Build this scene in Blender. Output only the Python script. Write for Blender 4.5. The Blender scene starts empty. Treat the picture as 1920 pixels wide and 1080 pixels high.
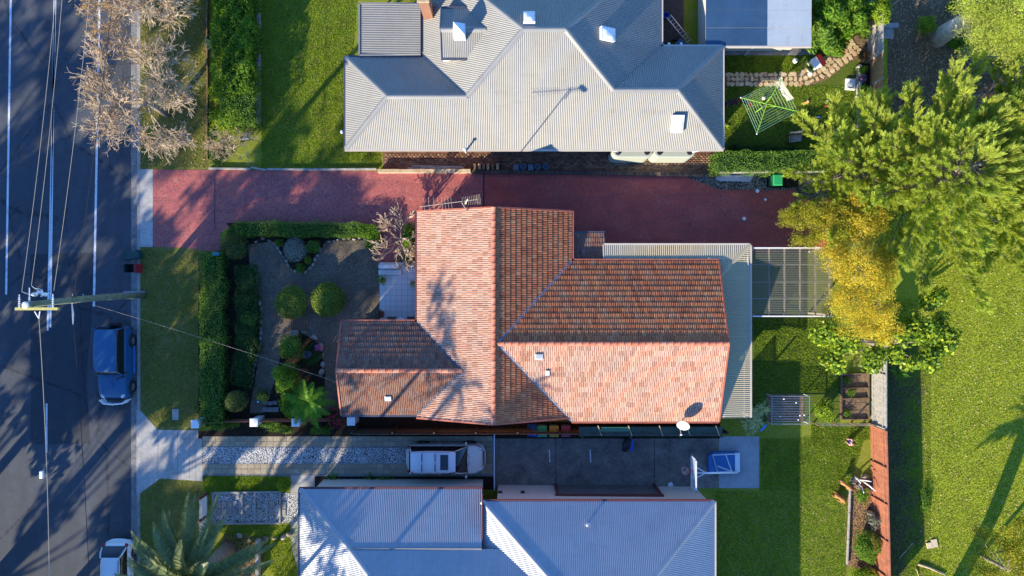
import bpy, bmesh, math, random
import numpy as np
from mathutils import Vector, Matrix

random.seed(7)
RNG = np.random.default_rng(7)
SC = bpy.context.scene
COL = SC.collection
PI = math.pi
R = math.radians

# ------------------------------------------------------------------ camera
CAM_H = 43.0                       # drone height above the yards
GS = 64.5 / 1920.0                 # metres on the ground for one photo pixel
cam_d = bpy.data.cameras.new('camera')
cam_d.sensor_width = 36.0
cam_d.lens = 18.0 / (32.25 / CAM_H)
cam_d.clip_end = 2000.0
cam = bpy.data.objects.new('camera', cam_d)
COL.objects.link(cam)
cam.location = (0, 0, CAM_H)
cam.rotation_euler = (0, 0, 0)
SC.camera = cam

# ------------------------------------------------------------------ sky, sun, exposure
SUN_EL = R(21.3)
SUN_AZ = R(49.5)                   # the way the shadows fall, from +X towards +Y
toward = Vector((-math.cos(SUN_AZ) * math.cos(SUN_EL), -math.sin(SUN_AZ) * math.cos(SUN_EL), math.sin(SUN_EL)))
world = bpy.data.worlds.new('World')
SC.world = world
world.use_nodes = True
wn = world.node_tree
for n in list(wn.nodes):
    wn.nodes.remove(n)
w_out = wn.nodes.new('ShaderNodeOutputWorld')
w_bg = wn.nodes.new('ShaderNodeBackground')
w_sky = wn.nodes.new('ShaderNodeTexSky')
w_sky.sky_type = 'NISHITA'
w_sky.sun_disc = False
w_sky.sun_elevation = SUN_EL
w_sky.sun_rotation = math.atan2(toward.x, toward.y)
w_sky.air_density = 1.0
w_sky.dust_density = 0.2
w_sky.ozone_density = 3.0
w_bg.inputs['Strength'].default_value = 0.15
w_tint = wn.nodes.new('ShaderNodeMix')           # the deep clear blue the photo's shade shows
w_tint.data_type = 'RGBA'; w_tint.blend_type = 'MULTIPLY'; w_tint.inputs[0].default_value = 1.0
w_tint.inputs[7].default_value = (0.52, 0.82, 1.22, 1.0)
wn.links.new(w_sky.outputs[0], w_tint.inputs[6])
wn.links.new(w_tint.outputs[2], w_bg.inputs[0])
wn.links.new(w_bg.outputs[0], w_out.inputs[0])
sun_d = bpy.data.lights.new('sun', 'SUN')
sun_d.energy = 5.0
sun_d.angle = R(0.53)
sun_d.color = (1.0, 0.875, 0.64)
sun = bpy.data.objects.new('sun', sun_d)
COL.objects.link(sun)
sun.rotation_euler = (-toward).to_track_quat('-Z', 'Y').to_euler()
sun.location = (-60, -60, 60)
SC.view_settings.view_transform = 'Standard'
SC.view_settings.look = 'None'
SC.view_settings.gamma = 1.0
SC.view_settings.exposure = 1.1
SC.render.engine = 'CYCLES'
SC.cycles.max_bounces = 6
SC.cycles.transparent_max_bounces = 12
SC.cycles.use_denoising = True

# ------------------------------------------------------------------ helpers
def P(px, py, z=0.0):
    """a point of the photo, at height z, as a place in the yard"""
    k = GS * (1.0 - z / CAM_H)
    return ((px - 960.0) * k, (540.0 - py) * k, z)

def PX(px, z=0.0): return (px - 960.0) * GS * (1.0 - z / CAM_H)
def PY(py, z=0.0): return (540.0 - py) * GS * (1.0 - z / CAM_H)

FRAME = {}                         # object name -> (x, y, z, rz) of its frame

def link(o, parent=None, frame=(0, 0, 0, 0)):
    COL.objects.link(o)
    if parent is not None:
        o.parent = parent
        FRAME[o.name] = FRAME[parent.name]
    else:
        FRAME[o.name] = frame
    return o

def tag(o, label=None, cat=None, group=None, kind=None):
    if label: o['label'] = label
    if cat: o['category'] = cat
    if group: o['group'] = group
    if kind: o['kind'] = kind
    return o

def thing(name, label, cat, loc=(0, 0, 0), rz=0.0, group=None):
    o = bpy.data.objects.new(name, None)
    o.empty_display_size = 0.2
    o.location = loc
    o.rotation_euler = (0, 0, rz)
    link(o, None, (loc[0], loc[1], loc[2], rz))
    return tag(o, label, cat, group)

def to_local(v, fr):
    x, y, z, rz = fr
    v = np.asarray(v, dtype=np.float64) - np.array([x, y, z])
    if rz:
        c, s = math.cos(-rz), math.sin(-rz)
        v = np.stack([v[:, 0] * c - v[:, 1] * s, v[:, 0] * s + v[:, 1] * c, v[:, 2]], 1)
    return v

def np_obj(name, verts, faces, mat, parent=None, smooth=False, local=False):
    """verts (N,3), faces (M,k) with one k: a mesh object"""
    verts = np.asarray(verts, dtype=np.float64)
    faces = np.asarray(faces, dtype=np.int32)
    fr = FRAME[parent.name] if parent is not None else None
    if fr is not None and not local:
        verts = to_local(verts, fr)
    me = bpy.data.meshes.new(name)
    k = faces.shape[1]
    me.vertices.add(len(verts)); me.vertices.foreach_set('co', verts.astype(np.float32).ravel())
    me.loops.add(faces.size); me.loops.foreach_set('vertex_index', faces.ravel())
    me.polygons.add(len(faces)); me.polygons.foreach_set('loop_start', np.arange(0, faces.size, k, dtype=np.int32))
    if smooth:
        me.polygons.foreach_set('use_smooth', np.ones(len(faces), dtype=bool))
    me.update(calc_edges=True)
    me.materials.append(mat)
    return link(bpy.data.objects.new(name, me), parent)

class MB:
    """collects shapes; build() links them as one mesh object"""
    def __init__(self):
        self.v = []; self.f = []
    def add(self, vs, fs):
        b = len(self.v)
        self.v.extend([tuple(p) for p in vs])
        self.f.extend([tuple(i + b for i in f) for f in fs])
        return self
    def box(self, c, s, rz=0.0, M=None):
        hx, hy, hz = s[0] / 2, s[1] / 2, s[2] / 2
        ca, sa = math.cos(rz), math.sin(rz)
        vs = []
        for z in (-hz, hz):
            for x, y in ((-hx, -hy), (hx, -hy), (hx, hy), (-hx, hy)):
                vs.append((c[0] + x * ca - y * sa, c[1] + x * sa + y * ca, c[2] + z))
        return self.add(vs, [(3, 2, 1, 0), (4, 5, 6, 7), (0, 1, 5, 4), (1, 2, 6, 5), (2, 3, 7, 6), (3, 0, 4, 7)])
    def bar(self, a, b, w, h):
        """a square bar from a to b"""
        a = Vector(a); b = Vector(b); d = (b - a).normalized()
        up = Vector((0, 0, 1)) if abs(d.z) < 0.95 else Vector((0, 1, 0))
        sx = d.cross(up).normalized() * (w / 2); sy = sx.cross(d).normalized() * (h / 2)
        vs = [a - sx - sy, a + sx - sy, a + sx + sy, a - sx + sy, b - sx - sy, b + sx - sy, b + sx + sy, b - sx + sy]
        return self.add(vs, [(3, 2, 1, 0), (4, 5, 6, 7), (0, 1, 5, 4), (1, 2, 6, 5), (2, 3, 7, 6), (3, 0, 4, 7)])
    def prism(self, poly, z0, z1):
        n = len(poly)
        vs = [(p[0], p[1], z0) for p in poly] + [(p[0], p[1], z1) for p in poly]
        fs = [tuple(range(n))[::-1], tuple(range(n, 2 * n))]
        fs += [(i, (i + 1) % n, n + (i + 1) % n, n + i) for i in range(n)]
        return self.add(vs, fs)
    def tube(self, pts, rad, n=8, caps=True):
        pts = [Vector(p) for p in pts]
        if not hasattr(rad, '__len__'): rad = [rad] * len(pts)
        vs = []; prev = None
        for i, p in enumerate(pts):
            d = (pts[min(i + 1, len(pts) - 1)] - pts[max(i - 1, 0)])
            if d.length < 1e-9: d = Vector((0, 0, 1))
            d.normalize()
            if prev is None:
                u = d.cross(Vector((0, 0, 1)) if abs(d.z) < 0.9 else Vector((1, 0, 0))).normalized()
            else:
                u = (prev - d * prev.dot(d))
                if u.length < 1e-6: u = d.orthogonal()
                u.normalize()
            prev = u; w = d.cross(u)
            for k in range(n):
                a = 2 * PI * k / n
                vs.append(p + (u * math.cos(a) + w * math.sin(a)) * rad[i])
        fs = []
        for i in range(len(pts) - 1):
            for k in range(n):
                k2 = (k + 1) % n
                fs.append((i * n + k, i * n + k2, (i + 1) * n + k2, (i + 1) * n + k))
        if caps:
            fs.append(tuple(range(n))[::-1]); m = (len(pts) - 1) * n
            fs.append(tuple(range(m, m + n)))
        return self.add(vs, fs)
    def ring(self, c, r0, r1, n=20, axis='Z'):
        """a torus"""
        vs = []; fs = []; m = 8
        for i in range(n):
            a = 2 * PI * i / n
            for j in range(m):
                b = 2 * PI * j / m
                q = r0 + r1 * math.cos(b); h = r1 * math.sin(b)
                if axis == 'Z': p = (c[0] + q * math.cos(a), c[1] + q * math.sin(a), c[2] + h)
                elif axis == 'Y': p = (c[0] + q * math.cos(a), c[1] + h, c[2] + q * math.sin(a))
                else: p = (c[0] + h, c[1] + q * math.cos(a), c[2] + q * math.sin(a))
                vs.append(p)
        for i in range(n):
            for j in range(m):
                fs.append((i * m + j, ((i + 1) % n) * m + j, ((i + 1) % n) * m + (j + 1) % m, i * m + (j + 1) % m))
        return self.add(vs, fs)
    def lathe(self, c, prof, n=16, axis='Z', caps=True):
        """prof: (r, h) pairs along the axis"""
        vs = []; fs = []
        for r, h in prof:
            for k in range(n):
                a = 2 * PI * k / n
                x, y = r * math.cos(a), r * math.sin(a)
                if axis == 'Z': vs.append((c[0] + x, c[1] + y, c[2] + h))
                elif axis == 'Y': vs.append((c[0] + x, c[1] + h, c[2] + y))
                else: vs.append((c[0] + h, c[1] + x, c[2] + y))
        for i in range(len(prof) - 1):
            for k in range(n):
                k2 = (k + 1) % n
                fs.append((i * n + k, i * n + k2, (i + 1) * n + k2, (i + 1) * n + k))
        if caps:
            fs.append(tuple(range(n))[::-1]); m = (len(prof) - 1) * n
            fs.append(tuple(range(m, m + n)))
        return self.add(vs, fs)
    def blob(self, c, r, n=8, m=6, jit=0.0, rz=0.0, rnd=random):
        """an uneven rounded lump"""
        vs = []; fs = []
        ca, sa = math.cos(rz), math.sin(rz)
        for i in range(m + 1):
            t = PI * i / m
            for k in range(n):
                a = 2 * PI * k / n
                q = 1 + rnd.uniform(-jit, jit)
                x = r[0] * math.sin(t) * math.cos(a) * q; y = r[1] * math.sin(t) * math.sin(a) * q; z = -r[2] * math.cos(t) * (1 + rnd.uniform(-jit, jit) * .5)
                vs.append((c[0] + x * ca - y * sa, c[1] + x * sa + y * ca, c[2] + z))
        for i in range(m):
            for k in range(n):
                k2 = (k + 1) % n
                fs.append((i * n + k, i * n + k2, (i + 1) * n + k2, (i + 1) * n + k))
        return self.add(vs, fs)
    def build(self, name, mat, parent=None, smooth=False, local=False, bevel=0.0):
        v = np.array([tuple(p) for p in self.v], dtype=np.float64)
        if parent is not None and not local:
            v = to_local(v, FRAME[parent.name])
        me = bpy.data.meshes.new(name)
        me.from_pydata(v.tolist(), [], self.f)
        bm = bmesh.new(); bm.from_mesh(me)
        bmesh.ops.recalc_face_normals(bm, faces=bm.faces)
        if bevel:
            bmesh.ops.bevel(bm, geom=[e for e in bm.edges if len(e.link_faces) == 2 and e.calc_face_angle(0) > 0.6], offset=bevel, segments=2, affect='EDGES', profile=0.6)
        bm.to_mesh(me); bm.free()
        if smooth:
            me.polygons.foreach_set('use_smooth', [True] * len(me.polygons))
        me.materials.append(mat)
        me.update()
        return link(bpy.data.objects.new(name, me), parent)

def smooth_by_angle(o, deg=40):
    me = o.data
    me.polygons.foreach_set('use_smooth', [True] * len(me.polygons))
    bm = bmesh.new(); bm.from_mesh(me)
    for e in bm.edges:
        if len(e.link_faces) == 2 and e.calc_face_angle(0) > R(deg): e.smooth = False
    bm.to_mesh(me); bm.free()
    return o

def copy_tree(o, parent=None):
    c = o.copy(); COL.objects.link(c); c.parent = parent
    for ch in list(o.children):
        copy_tree(ch, c)
    return c

# ------------------------------------------------------------------ materials
class NT:
    def __init__(self, name):
        self.m = bpy.data.materials.new(name); self.m.use_nodes = True
        self.t = self.m.node_tree
        self.b = self.t.nodes['Principled BSDF']; self.o = self.t.nodes['Material Output']
        self._co = None
    def n(self, typ, **kw):
        x = self.t.nodes.new(typ)
        for k, v in kw.items(): setattr(x, k, v)
        return x
    def l(self, a, b): self.t.links.new(a, b)
    def co(self):
        if self._co is None:
            self._co = self.n('ShaderNodeNewGeometry').outputs['Position']
        return self._co
    def noise(self, scale, detail=4, rough=0.6, co=None, dist=0.0):
        x = self.n('ShaderNodeTexNoise'); x.inputs['Scale'].default_value = scale
        x.inputs['Detail'].default_value = detail; x.inputs['Roughness'].default_value = rough
        x.inputs['Distortion'].default_value = dist
        self.l(co or self.co(), x.inputs['Vector']); return x.outputs['Fac']
    def voro(self, scale, feature='F1', out='Distance', co=None, rnd=1.0):
        x = self.n('ShaderNodeTexVoronoi'); x.feature = feature; x.inputs['Scale'].default_value = scale
        x.inputs['Randomness'].default_value = rnd
        self.l(co or self.co(), x.inputs['Vector']); return x.outputs[out]
    def ramp(self, fac, stops):
        x = self.n('ShaderNodeValToRGB'); cr = x.color_ramp
        while len(cr.elements) < len(stops): cr.elements.new(0.5)
        for e, (p, c) in zip(cr.elements, stops):
            e.position = p; e.color = (c[0], c[1], c[2], 1) if hasattr(c, '__len__') else (c, c, c, 1)
        self.l(fac, x.inputs['Fac']); return x.outputs['Color']
    def mix(self, fac, a, b, typ='MIX'):
        x = self.n('ShaderNodeMix'); x.data_type = 'RGBA'; x.blend_type = typ
        for s, v in ((x.inputs[0], fac), (x.inputs[6], a), (x.inputs[7], b)):
            if hasattr(v, 'is_output'): self.l(v, s)
            elif hasattr(v, '__len__'): s.default_value = (v[0], v[1], v[2], 1)
            else: s.default_value = v
        return x.outputs[2]
    def math(self, op, a, b=0.0):
        x = self.n('ShaderNodeMath'); x.operation = op
        for s, v in ((x.inputs[0], a), (x.inputs[1], b)):
            if hasattr(v, 'is_output'): self.l(v, s)
            else: s.default_value = v
        return x.outputs[0]
    def mapping(self, scale=(1, 1, 1), rot=(0, 0, 0), co=None):
        x = self.n('ShaderNodeMapping'); x.inputs['Scale'].default_value = scale; x.inputs['Rotation'].default_value = rot
        self.l(co or self.co(), x.inputs['Vector']); return x.outputs[0]
    def color(self, c):
        if hasattr(c, 'is_output'): self.l(c, self.b.inputs['Base Color'])
        else: self.b.inputs['Base Color'].default_value = (c[0], c[1], c[2], 1)
    def bump(self, h, strength=0.3, dist=0.02):
        x = self.n('ShaderNodeBump'); x.inputs['Strength'].default_value = strength; x.inputs['Distance'].default_value = dist
        self.l(h, x.inputs['Height']); self.l(x.outputs[0], self.b.inputs['Normal'])
    def rough(self, r, metal=0.0, spec=None):
        if hasattr(r, 'is_output'): self.l(r, self.b.inputs['Roughness'])
        else: self.b.inputs['Roughness'].default_value = r
        self.b.inputs['Metallic'].default_value = metal
        if spec is not None: self.b.inputs['Specular IOR Level'].default_value = spec
    def island(self):
        g = self.n('ShaderNodeNewGeometry').outputs['Random Per Island']
        o = self.n('ShaderNodeObjectInfo').outputs['Random']
        return self.math('FRACT', self.math('ADD', g, o))

def mat_plain(name, c, rough=0.6, metal=0.0, var=0.15, scale=6.0, bump=0.0, bscale=40.0, spec=None):
    t = NT(name)
    if var:
        f = t.noise(scale, 5, 0.65)
        lo = tuple(x * (1 - var) for x in c); hi = tuple(min(1, x * (1 + var)) for x in c)
        t.color(t.ramp(f, [(0.3, lo), (0.7, hi)]))
    else: t.color(c)
    t.rough(rough, metal, spec)
    if bump: t.bump(t.noise(bscale, 3), bump, 0.01)
    return t.m

def mat_ground(name, cols, scales=(0.35, 3.0, 22.0), rough=0.95, bump=0.5, bdist=0.03, mid=0.5):
    """patchy ground: three tones mixed at three sizes"""
    t = NT(name)
    big = t.noise(scales[0], 4, 0.6); md = t.noise(scales[1], 5, 0.7); fine = t.noise(scales[2], 3, 0.7)
    a = t.ramp(big, [(0.35, cols[0]), (0.65, cols[1])])
    b = t.mix(t.ramp(md, [(0.42, 0.0), (0.68, 1.0)]), a, cols[2])
    c = t.mix(1.0, b, t.ramp(fine, [(0.25, 0.4), (0.55, 1.0), (0.8, 1.6)]), 'MULTIPLY')
    c = t.mix(1.0, c, t.ramp(t.noise(9, 4, 0.75), [(0.3, 0.65), (0.7, 1.3)]), 'MULTIPLY')
    t.color(c); t.rough(rough, 0, 0.04)
    t.bump(fine, bump, bdist)
    return t.m

GAIN = 1.45
def mat_leaf(name, cols, trans=0.35, rough=0.5, big=0.0, spec=0.10, gain=1.0):
    """leaf colour by leaf, light passing through"""
    t = NT(name)
    r = t.island()
    n = len(cols)
    c = t.ramp(r, [((i + 0.0) / max(1, n - 1), col) for i, col in enumerate(cols)])
    f = t.noise(0.9, 3, 0.6)
    c = t.mix(1.0, c, t.ramp(f, [(0.3, 0.75 * GAIN), (0.7, 1.2 * GAIN)]), 'MULTIPLY')
    t.color(c); t.rough(rough, 0, spec)
    tr = t.n('ShaderNodeBsdfTranslucent'); t.l(t.mix(1.0, c, (1.2, 1.25, 0.55), 'MULTIPLY'), tr.inputs['Color'])
    ms = t.n('ShaderNodeMixShader'); ms.inputs[0].default_value = trans
    t.l(t.b.outputs[0], ms.inputs[1]); t.l(tr.outputs[0], ms.inputs[2]); t.l(ms.outputs[0], t.o.inputs['Surface'])
    return t.m

# ------------------------------------------------------------------ the materials of the place
def mat_asphalt(name, c, lo=0.75, hi=1.3):
    t = NT(name)
    f = t.noise(70, 2, 0.8); g = t.noise(0.25, 5, 0.65, co=t.mapping((1.6, 0.25, 1)))
    h = t.noise(2.2, 5, 0.7)
    a = t.mix(1.0, c, t.ramp(g, [(0.3, lo), (0.7, hi)]), 'MULTIPLY')
    a = t.mix(1.0, a, t.ramp(h, [(0.3, 0.85), (0.75, 1.12)]), 'MULTIPLY')
    a = t.mix(1.0, a, t.ramp(f, [(0.3, 0.6), (0.7, 1.4)]), 'MULTIPLY')
    # a few wandering cracks
    cr = t.voro(0.16, 'DISTANCE_TO_EDGE', 'Distance', co=t.mapping((1, 0.6, 1)))
    a = t.mix(t.ramp(t.math('ADD', cr, t.math('MULTIPLY', t.noise(3, 4), 0.05)), [(0.022, 0.6), (0.034, 0.0)]), a, (0.012, 0.013, 0.016))
    t.color(a); t.rough(0.85, 0, 0.3); t.bump(f, 0.35, 0.012)
    return t.m

def mat_paint(name, c):
    t = NT(name)
    f = t.noise(14, 6, 0.75); g = t.noise(1.2, 4)
    t.color(t.mix(t.ramp(t.math('ADD', f, t.math('MULTIPLY', g, 0.4)), [(0.52, 0.75), (0.72, 0.0)]), c, (0.10, 0.11, 0.12)))
    t.rough(0.75); return t.m

def mat_concrete(name, c, streak=0.2, sp=1.0):
    t = NT(name)
    f = t.noise(55, 3, 0.8); g = t.noise(0.8 * sp, 6, 0.7); h = t.noise(5 * sp, 5, 0.75)
    a = t.mix(1.0, c, t.ramp(g, [(0.3, 1 - 1.5 * streak), (0.7, 1 + streak)]), 'MULTIPLY')
    a = t.mix(1.0, a, t.ramp(h, [(0.3, 1 - streak), (0.72, 1 + streak)]), 'MULTIPLY')
    a = t.mix(1.0, a, t.ramp(f, [(0.3, 0.8), (0.7, 1.2)]), 'MULTIPLY')
    t.color(a); t.rough(0.85, 0, 0.3); t.bump(f, 0.3, 0.008)
    return t.m

def mat_red_concrete(name, ca, cb, stencil):
    t = NT(name)
    g = t.noise(0.7, 5, 0.65); h = t.noise(4.5, 6, 0.75); f = t.noise(40, 3, 0.7)
    a = t.ramp(g, [(0.3, ca), (0.7, cb)])
    a = t.mix(t.ramp(h, [(0.42, 0.0), (0.72, 0.65)]), a, (0.15, 0.055, 0.06))
    tk = t.noise(1.0, 5, 0.7, co=t.mapping((0.18, 1.5, 1)))
    a = t.mix(t.ramp(tk, [(0.50, 0.0), (0.72, 0.55)]), a, (0.12, 0.05, 0.055))
    st = t.voro(4.0, 'DISTANCE_TO_EDGE', 'Distance')
    vis = t.ramp(t.noise(0.5, 3), [(0.42 - stencil, 0.0), (0.6 - stencil, 0.5 + stencil)])
    a = t.mix(t.math('MULTIPLY', t.ramp(st, [(0.015, 1.0), (0.05, 0.0)]), vis), a, (0.42, 0.20, 0.16))
    sp = t.voro(1.3, 'F1', 'Distance')
    a = t.mix(t.ramp(t.math('ADD', sp, t.math('MULTIPLY', t.noise(9, 4), 0.12)), [(0.1, 0.6), (0.17, 0.0)]), a, (0.045, 0.028, 0.03))
    a = t.mix(1.0, a, t.ramp(f, [(0.3, 0.82), (0.7, 1.18)]), 'MULTIPLY')
    t.color(a); t.rough(0.62, 0, 0.35); t.bump(t.math('ADD', f, t.math('MULTIPLY', st, 2)), 0.25, 0.006)
    return t.m

def mat_pebbles(name, cols, scale, gap=(0.02, 0.02, 0.018), bump=0.9):
    t = NT(name)
    v = t.n('ShaderNodeTexVoronoi'); v.feature = 'F1'; v.inputs['Scale'].default_value = scale; t.l(t.co(), v.inputs['Vector'])
    sep = t.n('ShaderNodeSeparateColor'); t.l(v.outputs['Color'], sep.inputs[0])
    a = t.ramp(sep.outputs[0], [(i / (len(cols) - 1), c) for i, c in enumerate(cols)])
    a = t.mix(t.ramp(v.outputs['Distance'], [(0.42, 0.0), (0.72, 1.0)]), a, gap)
    a = t.mix(1.0, a, t.ramp(t.noise(0.9, 5, 0.7), [(0.3, 0.7), (0.7, 1.25)]), 'MULTIPLY')
    t.color(a); t.rough(0.8, 0, 0.3)
    t.bump(t.math('SUBTRACT', 1.0, v.outputs['Distance']), bump, 0.03)
    return t.m

M = {}
M['asphalt'] = mat_asphalt('asphalt', (0.066, 0.074, 0.088))
M['asphalt_patch'] = mat_asphalt('newer_asphalt', (0.040, 0.046, 0.056))
M['line'] = mat_paint('worn_white_road_paint', (0.72, 0.74, 0.76))
M['concrete'] = mat_concrete('pale_concrete', (0.40, 0.39, 0.37))
M['gutter'] = mat_concrete('mottled_gutter_concrete', (0.22, 0.215, 0.21), 0.3, 2.2)
M['kerb'] = mat_concrete('kerb_concrete', (0.33, 0.32, 0.30), 0.2, 2)
M['dark_concrete'] = mat_concrete('weathered_dark_concrete', (0.19, 0.165, 0.14), 0.33, 1.3)
M['slab'] = mat_concrete('new_concrete_slab', (0.30, 0.32, 0.33), 0.12)
M['red_concrete'] = mat_red_concrete('maroon_concrete', (0.36, 0.06, 0.045), (0.56, 0.105, 0.065), 0.0)
M['pink_concrete'] = mat_red_concrete('pink_stencilled_concrete', (0.30, 0.07, 0.078), (0.50, 0.125, 0.095), 0.2)
M['gravel'] = mat_pebbles('brown_garden_gravel', [(0.12, 0.095, 0.065), (0.2, 0.155, 0.105), (0.30, 0.235, 0.155), (0.17, 0.14, 0.11), (0.38, 0.31, 0.21)], 33, (0.05, 0.04, 0.03))
M['white_pebble'] = mat_pebbles('white_pebbles', [(0.5, 0.5, 0.5), (0.72, 0.72, 0.7), (0.28, 0.28, 0.29), (0.8, 0.8, 0.78), (0.55, 0.55, 0.55)], 16, (0.05, 0.05, 0.05))
M['pebble_mix'] = mat_pebbles('river_pebbles', [(0.07, 0.065, 0.06), (0.24, 0.21, 0.16), (0.13, 0.12, 0.11), (0.32, 0.3, 0.25)], 11)
M['brick_path'] = mat_plain('brown_paving_brick', (0.16, 0.085, 0.05), 0.85, 0, 0.5, 5, 0.3)
M['soil'] = mat_ground('dark_garden_soil', [(0.035, 0.026, 0.018), (0.055, 0.04, 0.027), (0.025, 0.02, 0.015)], (0.8, 4, 28), bump=0.8)
M['mulch'] = mat_pebbles('bark_mulch', [(0.2, 0.1, 0.04), (0.36, 0.2, 0.085), (0.46, 0.28, 0.13), (0.14, 0.075, 0.035)], 17)
M['dirt'] = mat_ground('trodden_leafy_dirt', [(0.20, 0.135, 0.08), (0.30, 0.21, 0.13), (0.14, 0.095, 0.055)], (0.5, 5, 24), bump=0.7)
M['grass_park'] = mat_ground('park_grass', [(0.27, 0.36, 0.02), (0.36, 0.43, 0.026), (0.43, 0.42, 0.075)], (0.3, 5.5, 30), bump=0.6, bdist=0.02)
M['grass_lawn'] = mat_ground('green_lawn', [(0.15, 0.215, 0.02), (0.24, 0.285, 0.026), (0.26, 0.245, 0.055)], (0.35, 2.0, 28), bump=0.6, bdist=0.02)
M['grass_verge'] = mat_ground('dry_verge_grass', [(0.16, 0.165, 0.04), (0.24, 0.205, 0.075), (0.135, 0.165, 0.03)], (0.4, 2.6, 28), bump=0.6, bdist=0.02)
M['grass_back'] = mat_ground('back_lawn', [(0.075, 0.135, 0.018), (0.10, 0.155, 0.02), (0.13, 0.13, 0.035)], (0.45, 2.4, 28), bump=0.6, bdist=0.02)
M['stone_path'] = mat_plain('sandstone', (0.42, 0.32, 0.19), 0.85, 0, 0.45, 3.2, 0.4, 30)
M['rock'] = mat_plain('garden_rock', (0.27, 0.23, 0.17), 0.9, 0, 0.5, 5, 0.5, 25)
M['white_tile'] = mat_plain('white_patio_tile', (0.62, 0.61, 0.58), 0.5, 0, 0.06, 2)
M['grout'] = mat_plain('grey_grout', (0.22, 0.21, 0.2), 0.9)
M['paver'] = mat_plain('buff_concrete_paver', (0.30, 0.26, 0.19), 0.9, 0, 0.3, 1.3, 0.3, 60)
M['terracotta_fence'] = mat_plain('red_stained_timber', (0.36, 0.13, 0.07), 0.75, 0, 0.25, 2.5, 0.2, 30)
M['grey_timber'] = mat_plain('weathered_grey_timber', (0.34, 0.32, 0.29), 0.85, 0, 0.3, 5, 0.3, 30)
M['brown_timber'] = mat_plain('brown_timber', (0.15, 0.095, 0.055), 0.8, 0, 0.35, 4, 0.3, 30)
M['dark_timber'] = mat_plain('dark_stained_timber', (0.05, 0.04, 0.034), 0.75, 0, 0.35, 4)
M['trellis'] = mat_plain('orange_brown_lattice', (0.42, 0.22, 0.09), 0.8, 0, 0.25, 5)
M['white_paint'] = mat_plain('white_paint', (0.78, 0.77, 0.74), 0.45, 0, 0.05)
M['cream_wall'] = mat_plain('cream_render', (0.62, 0.56, 0.47), 0.85, 0, 0.06, 1.2)
M['maroon'] = mat_plain('maroon_trim', (0.12, 0.03, 0.03), 0.5, 0, 0.15)
M['brick_wall'] = mat_plain('red_brown_brick', (0.25, 0.12, 0.075), 0.85, 0, 0.35, 9, 0.3)
M['bark'] = mat_plain('grey_bark', (0.23, 0.19, 0.145), 0.9, 0, 0.4, 8, 0.5, 30)
t = NT('pale_bare_twigs'); t.color(t.ramp(t.noise(2.2, 5, .75), [(.3, (0.26, 0.165, 0.09)), (.5, (0.48, 0.36, 0.23)), (.72, (0.66, 0.57, 0.45))])); t.rough(.85); M['twig'] = t.m
M['frangi'] = mat_plain('frangipani_bark', (0.46, 0.34, 0.235), 0.8, 0, 0.3, 4)
M['gutter_metal'] = mat_plain('cream_gutter_metal', (0.52, 0.46, 0.38), 0.45, 0.0, 0.08)
M['barge'] = mat_plain('terracotta_barge_board', (0.36, 0.10, 0.055), 0.55, 0, 0.2, 3)
M['blue_gutter'] = mat_plain('dark_slate_gutter', (0.075, 0.085, 0.11), 0.4, 0.2, 0.15)
M['black'] = mat_plain('black_plastic', (0.02, 0.02, 0.022), 0.5, 0, 0.1)
M['rubber'] = mat_plain('tyre_rubber', (0.022, 0.022, 0.023), 0.85, 0, 0.15)
M['steel'] = mat_plain('galvanised_steel', (0.5, 0.5, 0.5), 0.35, 0.8, 0.1)
M['white_metal'] = mat_plain('white_enamelled_metal', (0.72, 0.74, 0.76), 0.35, 0.1, 0.04)
M['wire_light'] = mat_plain('weathered_bare_wire', (0.5, 0.40, 0.28), 0.7, 0, 0.05)
M['wire_dark'] = mat_plain('black_cable', (0.02, 0.02, 0.022), 0.6, 0, 0.0)

# ------------------------------------------------------------------ ground, road, paths
def sheet(name, poly_px, mat, z, world=False, kind='structure', lift=None):
    pts = poly_px if world else [P(x, y, 0)[:2] for x, y in poly_px]
    me = bpy.data.meshes.new(name)
    bm = bmesh.new()
    vs = [bm.verts.new((x, y, z)) for x, y in pts]
    f = bm.faces.new(vs)
    bm.normal_update()
    if f.normal.z < 0: f.normal_flip()
    bmesh.ops.triangulate(bm, faces=bm.faces[:])
    bm.to_mesh(me); bm.free()
    me.materials.append(mat)
    o = link(bpy.data.objects.new(name, me))
    if kind: o['kind'] = kind
    return o

KX = PX(258)                       # back of the kerb
sheet('ground', [(-500, -500), (500, -500), (500, 500), (-500, 500)], M['grass_verge'], -0.2, True)
sheet('road', [(-38.5, -300), (PX(244), -300), (PX(244), 300), (-38.5, 300)], M['asphalt'], -0.12, True)
gutter = sheet('gutter', [(PX(244), -300), (PX(257), -300), (PX(257), 300), (PX(244), 300)], M['gutter'], -0.11, True)
mb = MB(); mb.box(((PX(257) + PX(263)) / 2, 0, -0.1), (PX(263) - PX(257), 600, 0.21))
kerb = mb.build('kerb', M['kerb']); kerb['kind'] = 'structure'
sheet('verge', [(PX(263), -300), (PX(392), -300), (PX(392), 300), (PX(263), 300)], M['grass_verge'], 0.0, True)
sheet('lawn', [(PX(392), -300), (PX(1655), -300), (PX(1655), 300), (PX(392), 300)], M['grass_lawn'], 0.0, True)
sheet('park_lawn', [(PX(1655), -300), (300, -300), (300, 300), (PX(1655), 300)], M['grass_park'], 0.0, True)
sheet('back_lawn', [(1330, 818), (1600, 818), (1600, 1300), (1330, 1300)], M['grass_lawn'], 0.004)
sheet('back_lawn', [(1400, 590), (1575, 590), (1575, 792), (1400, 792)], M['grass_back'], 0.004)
sheet('back_lawn', [(1355, 88), (1612, 88), (1612, 300), (1355, 300)], M['grass_back'], 0.004)

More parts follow.
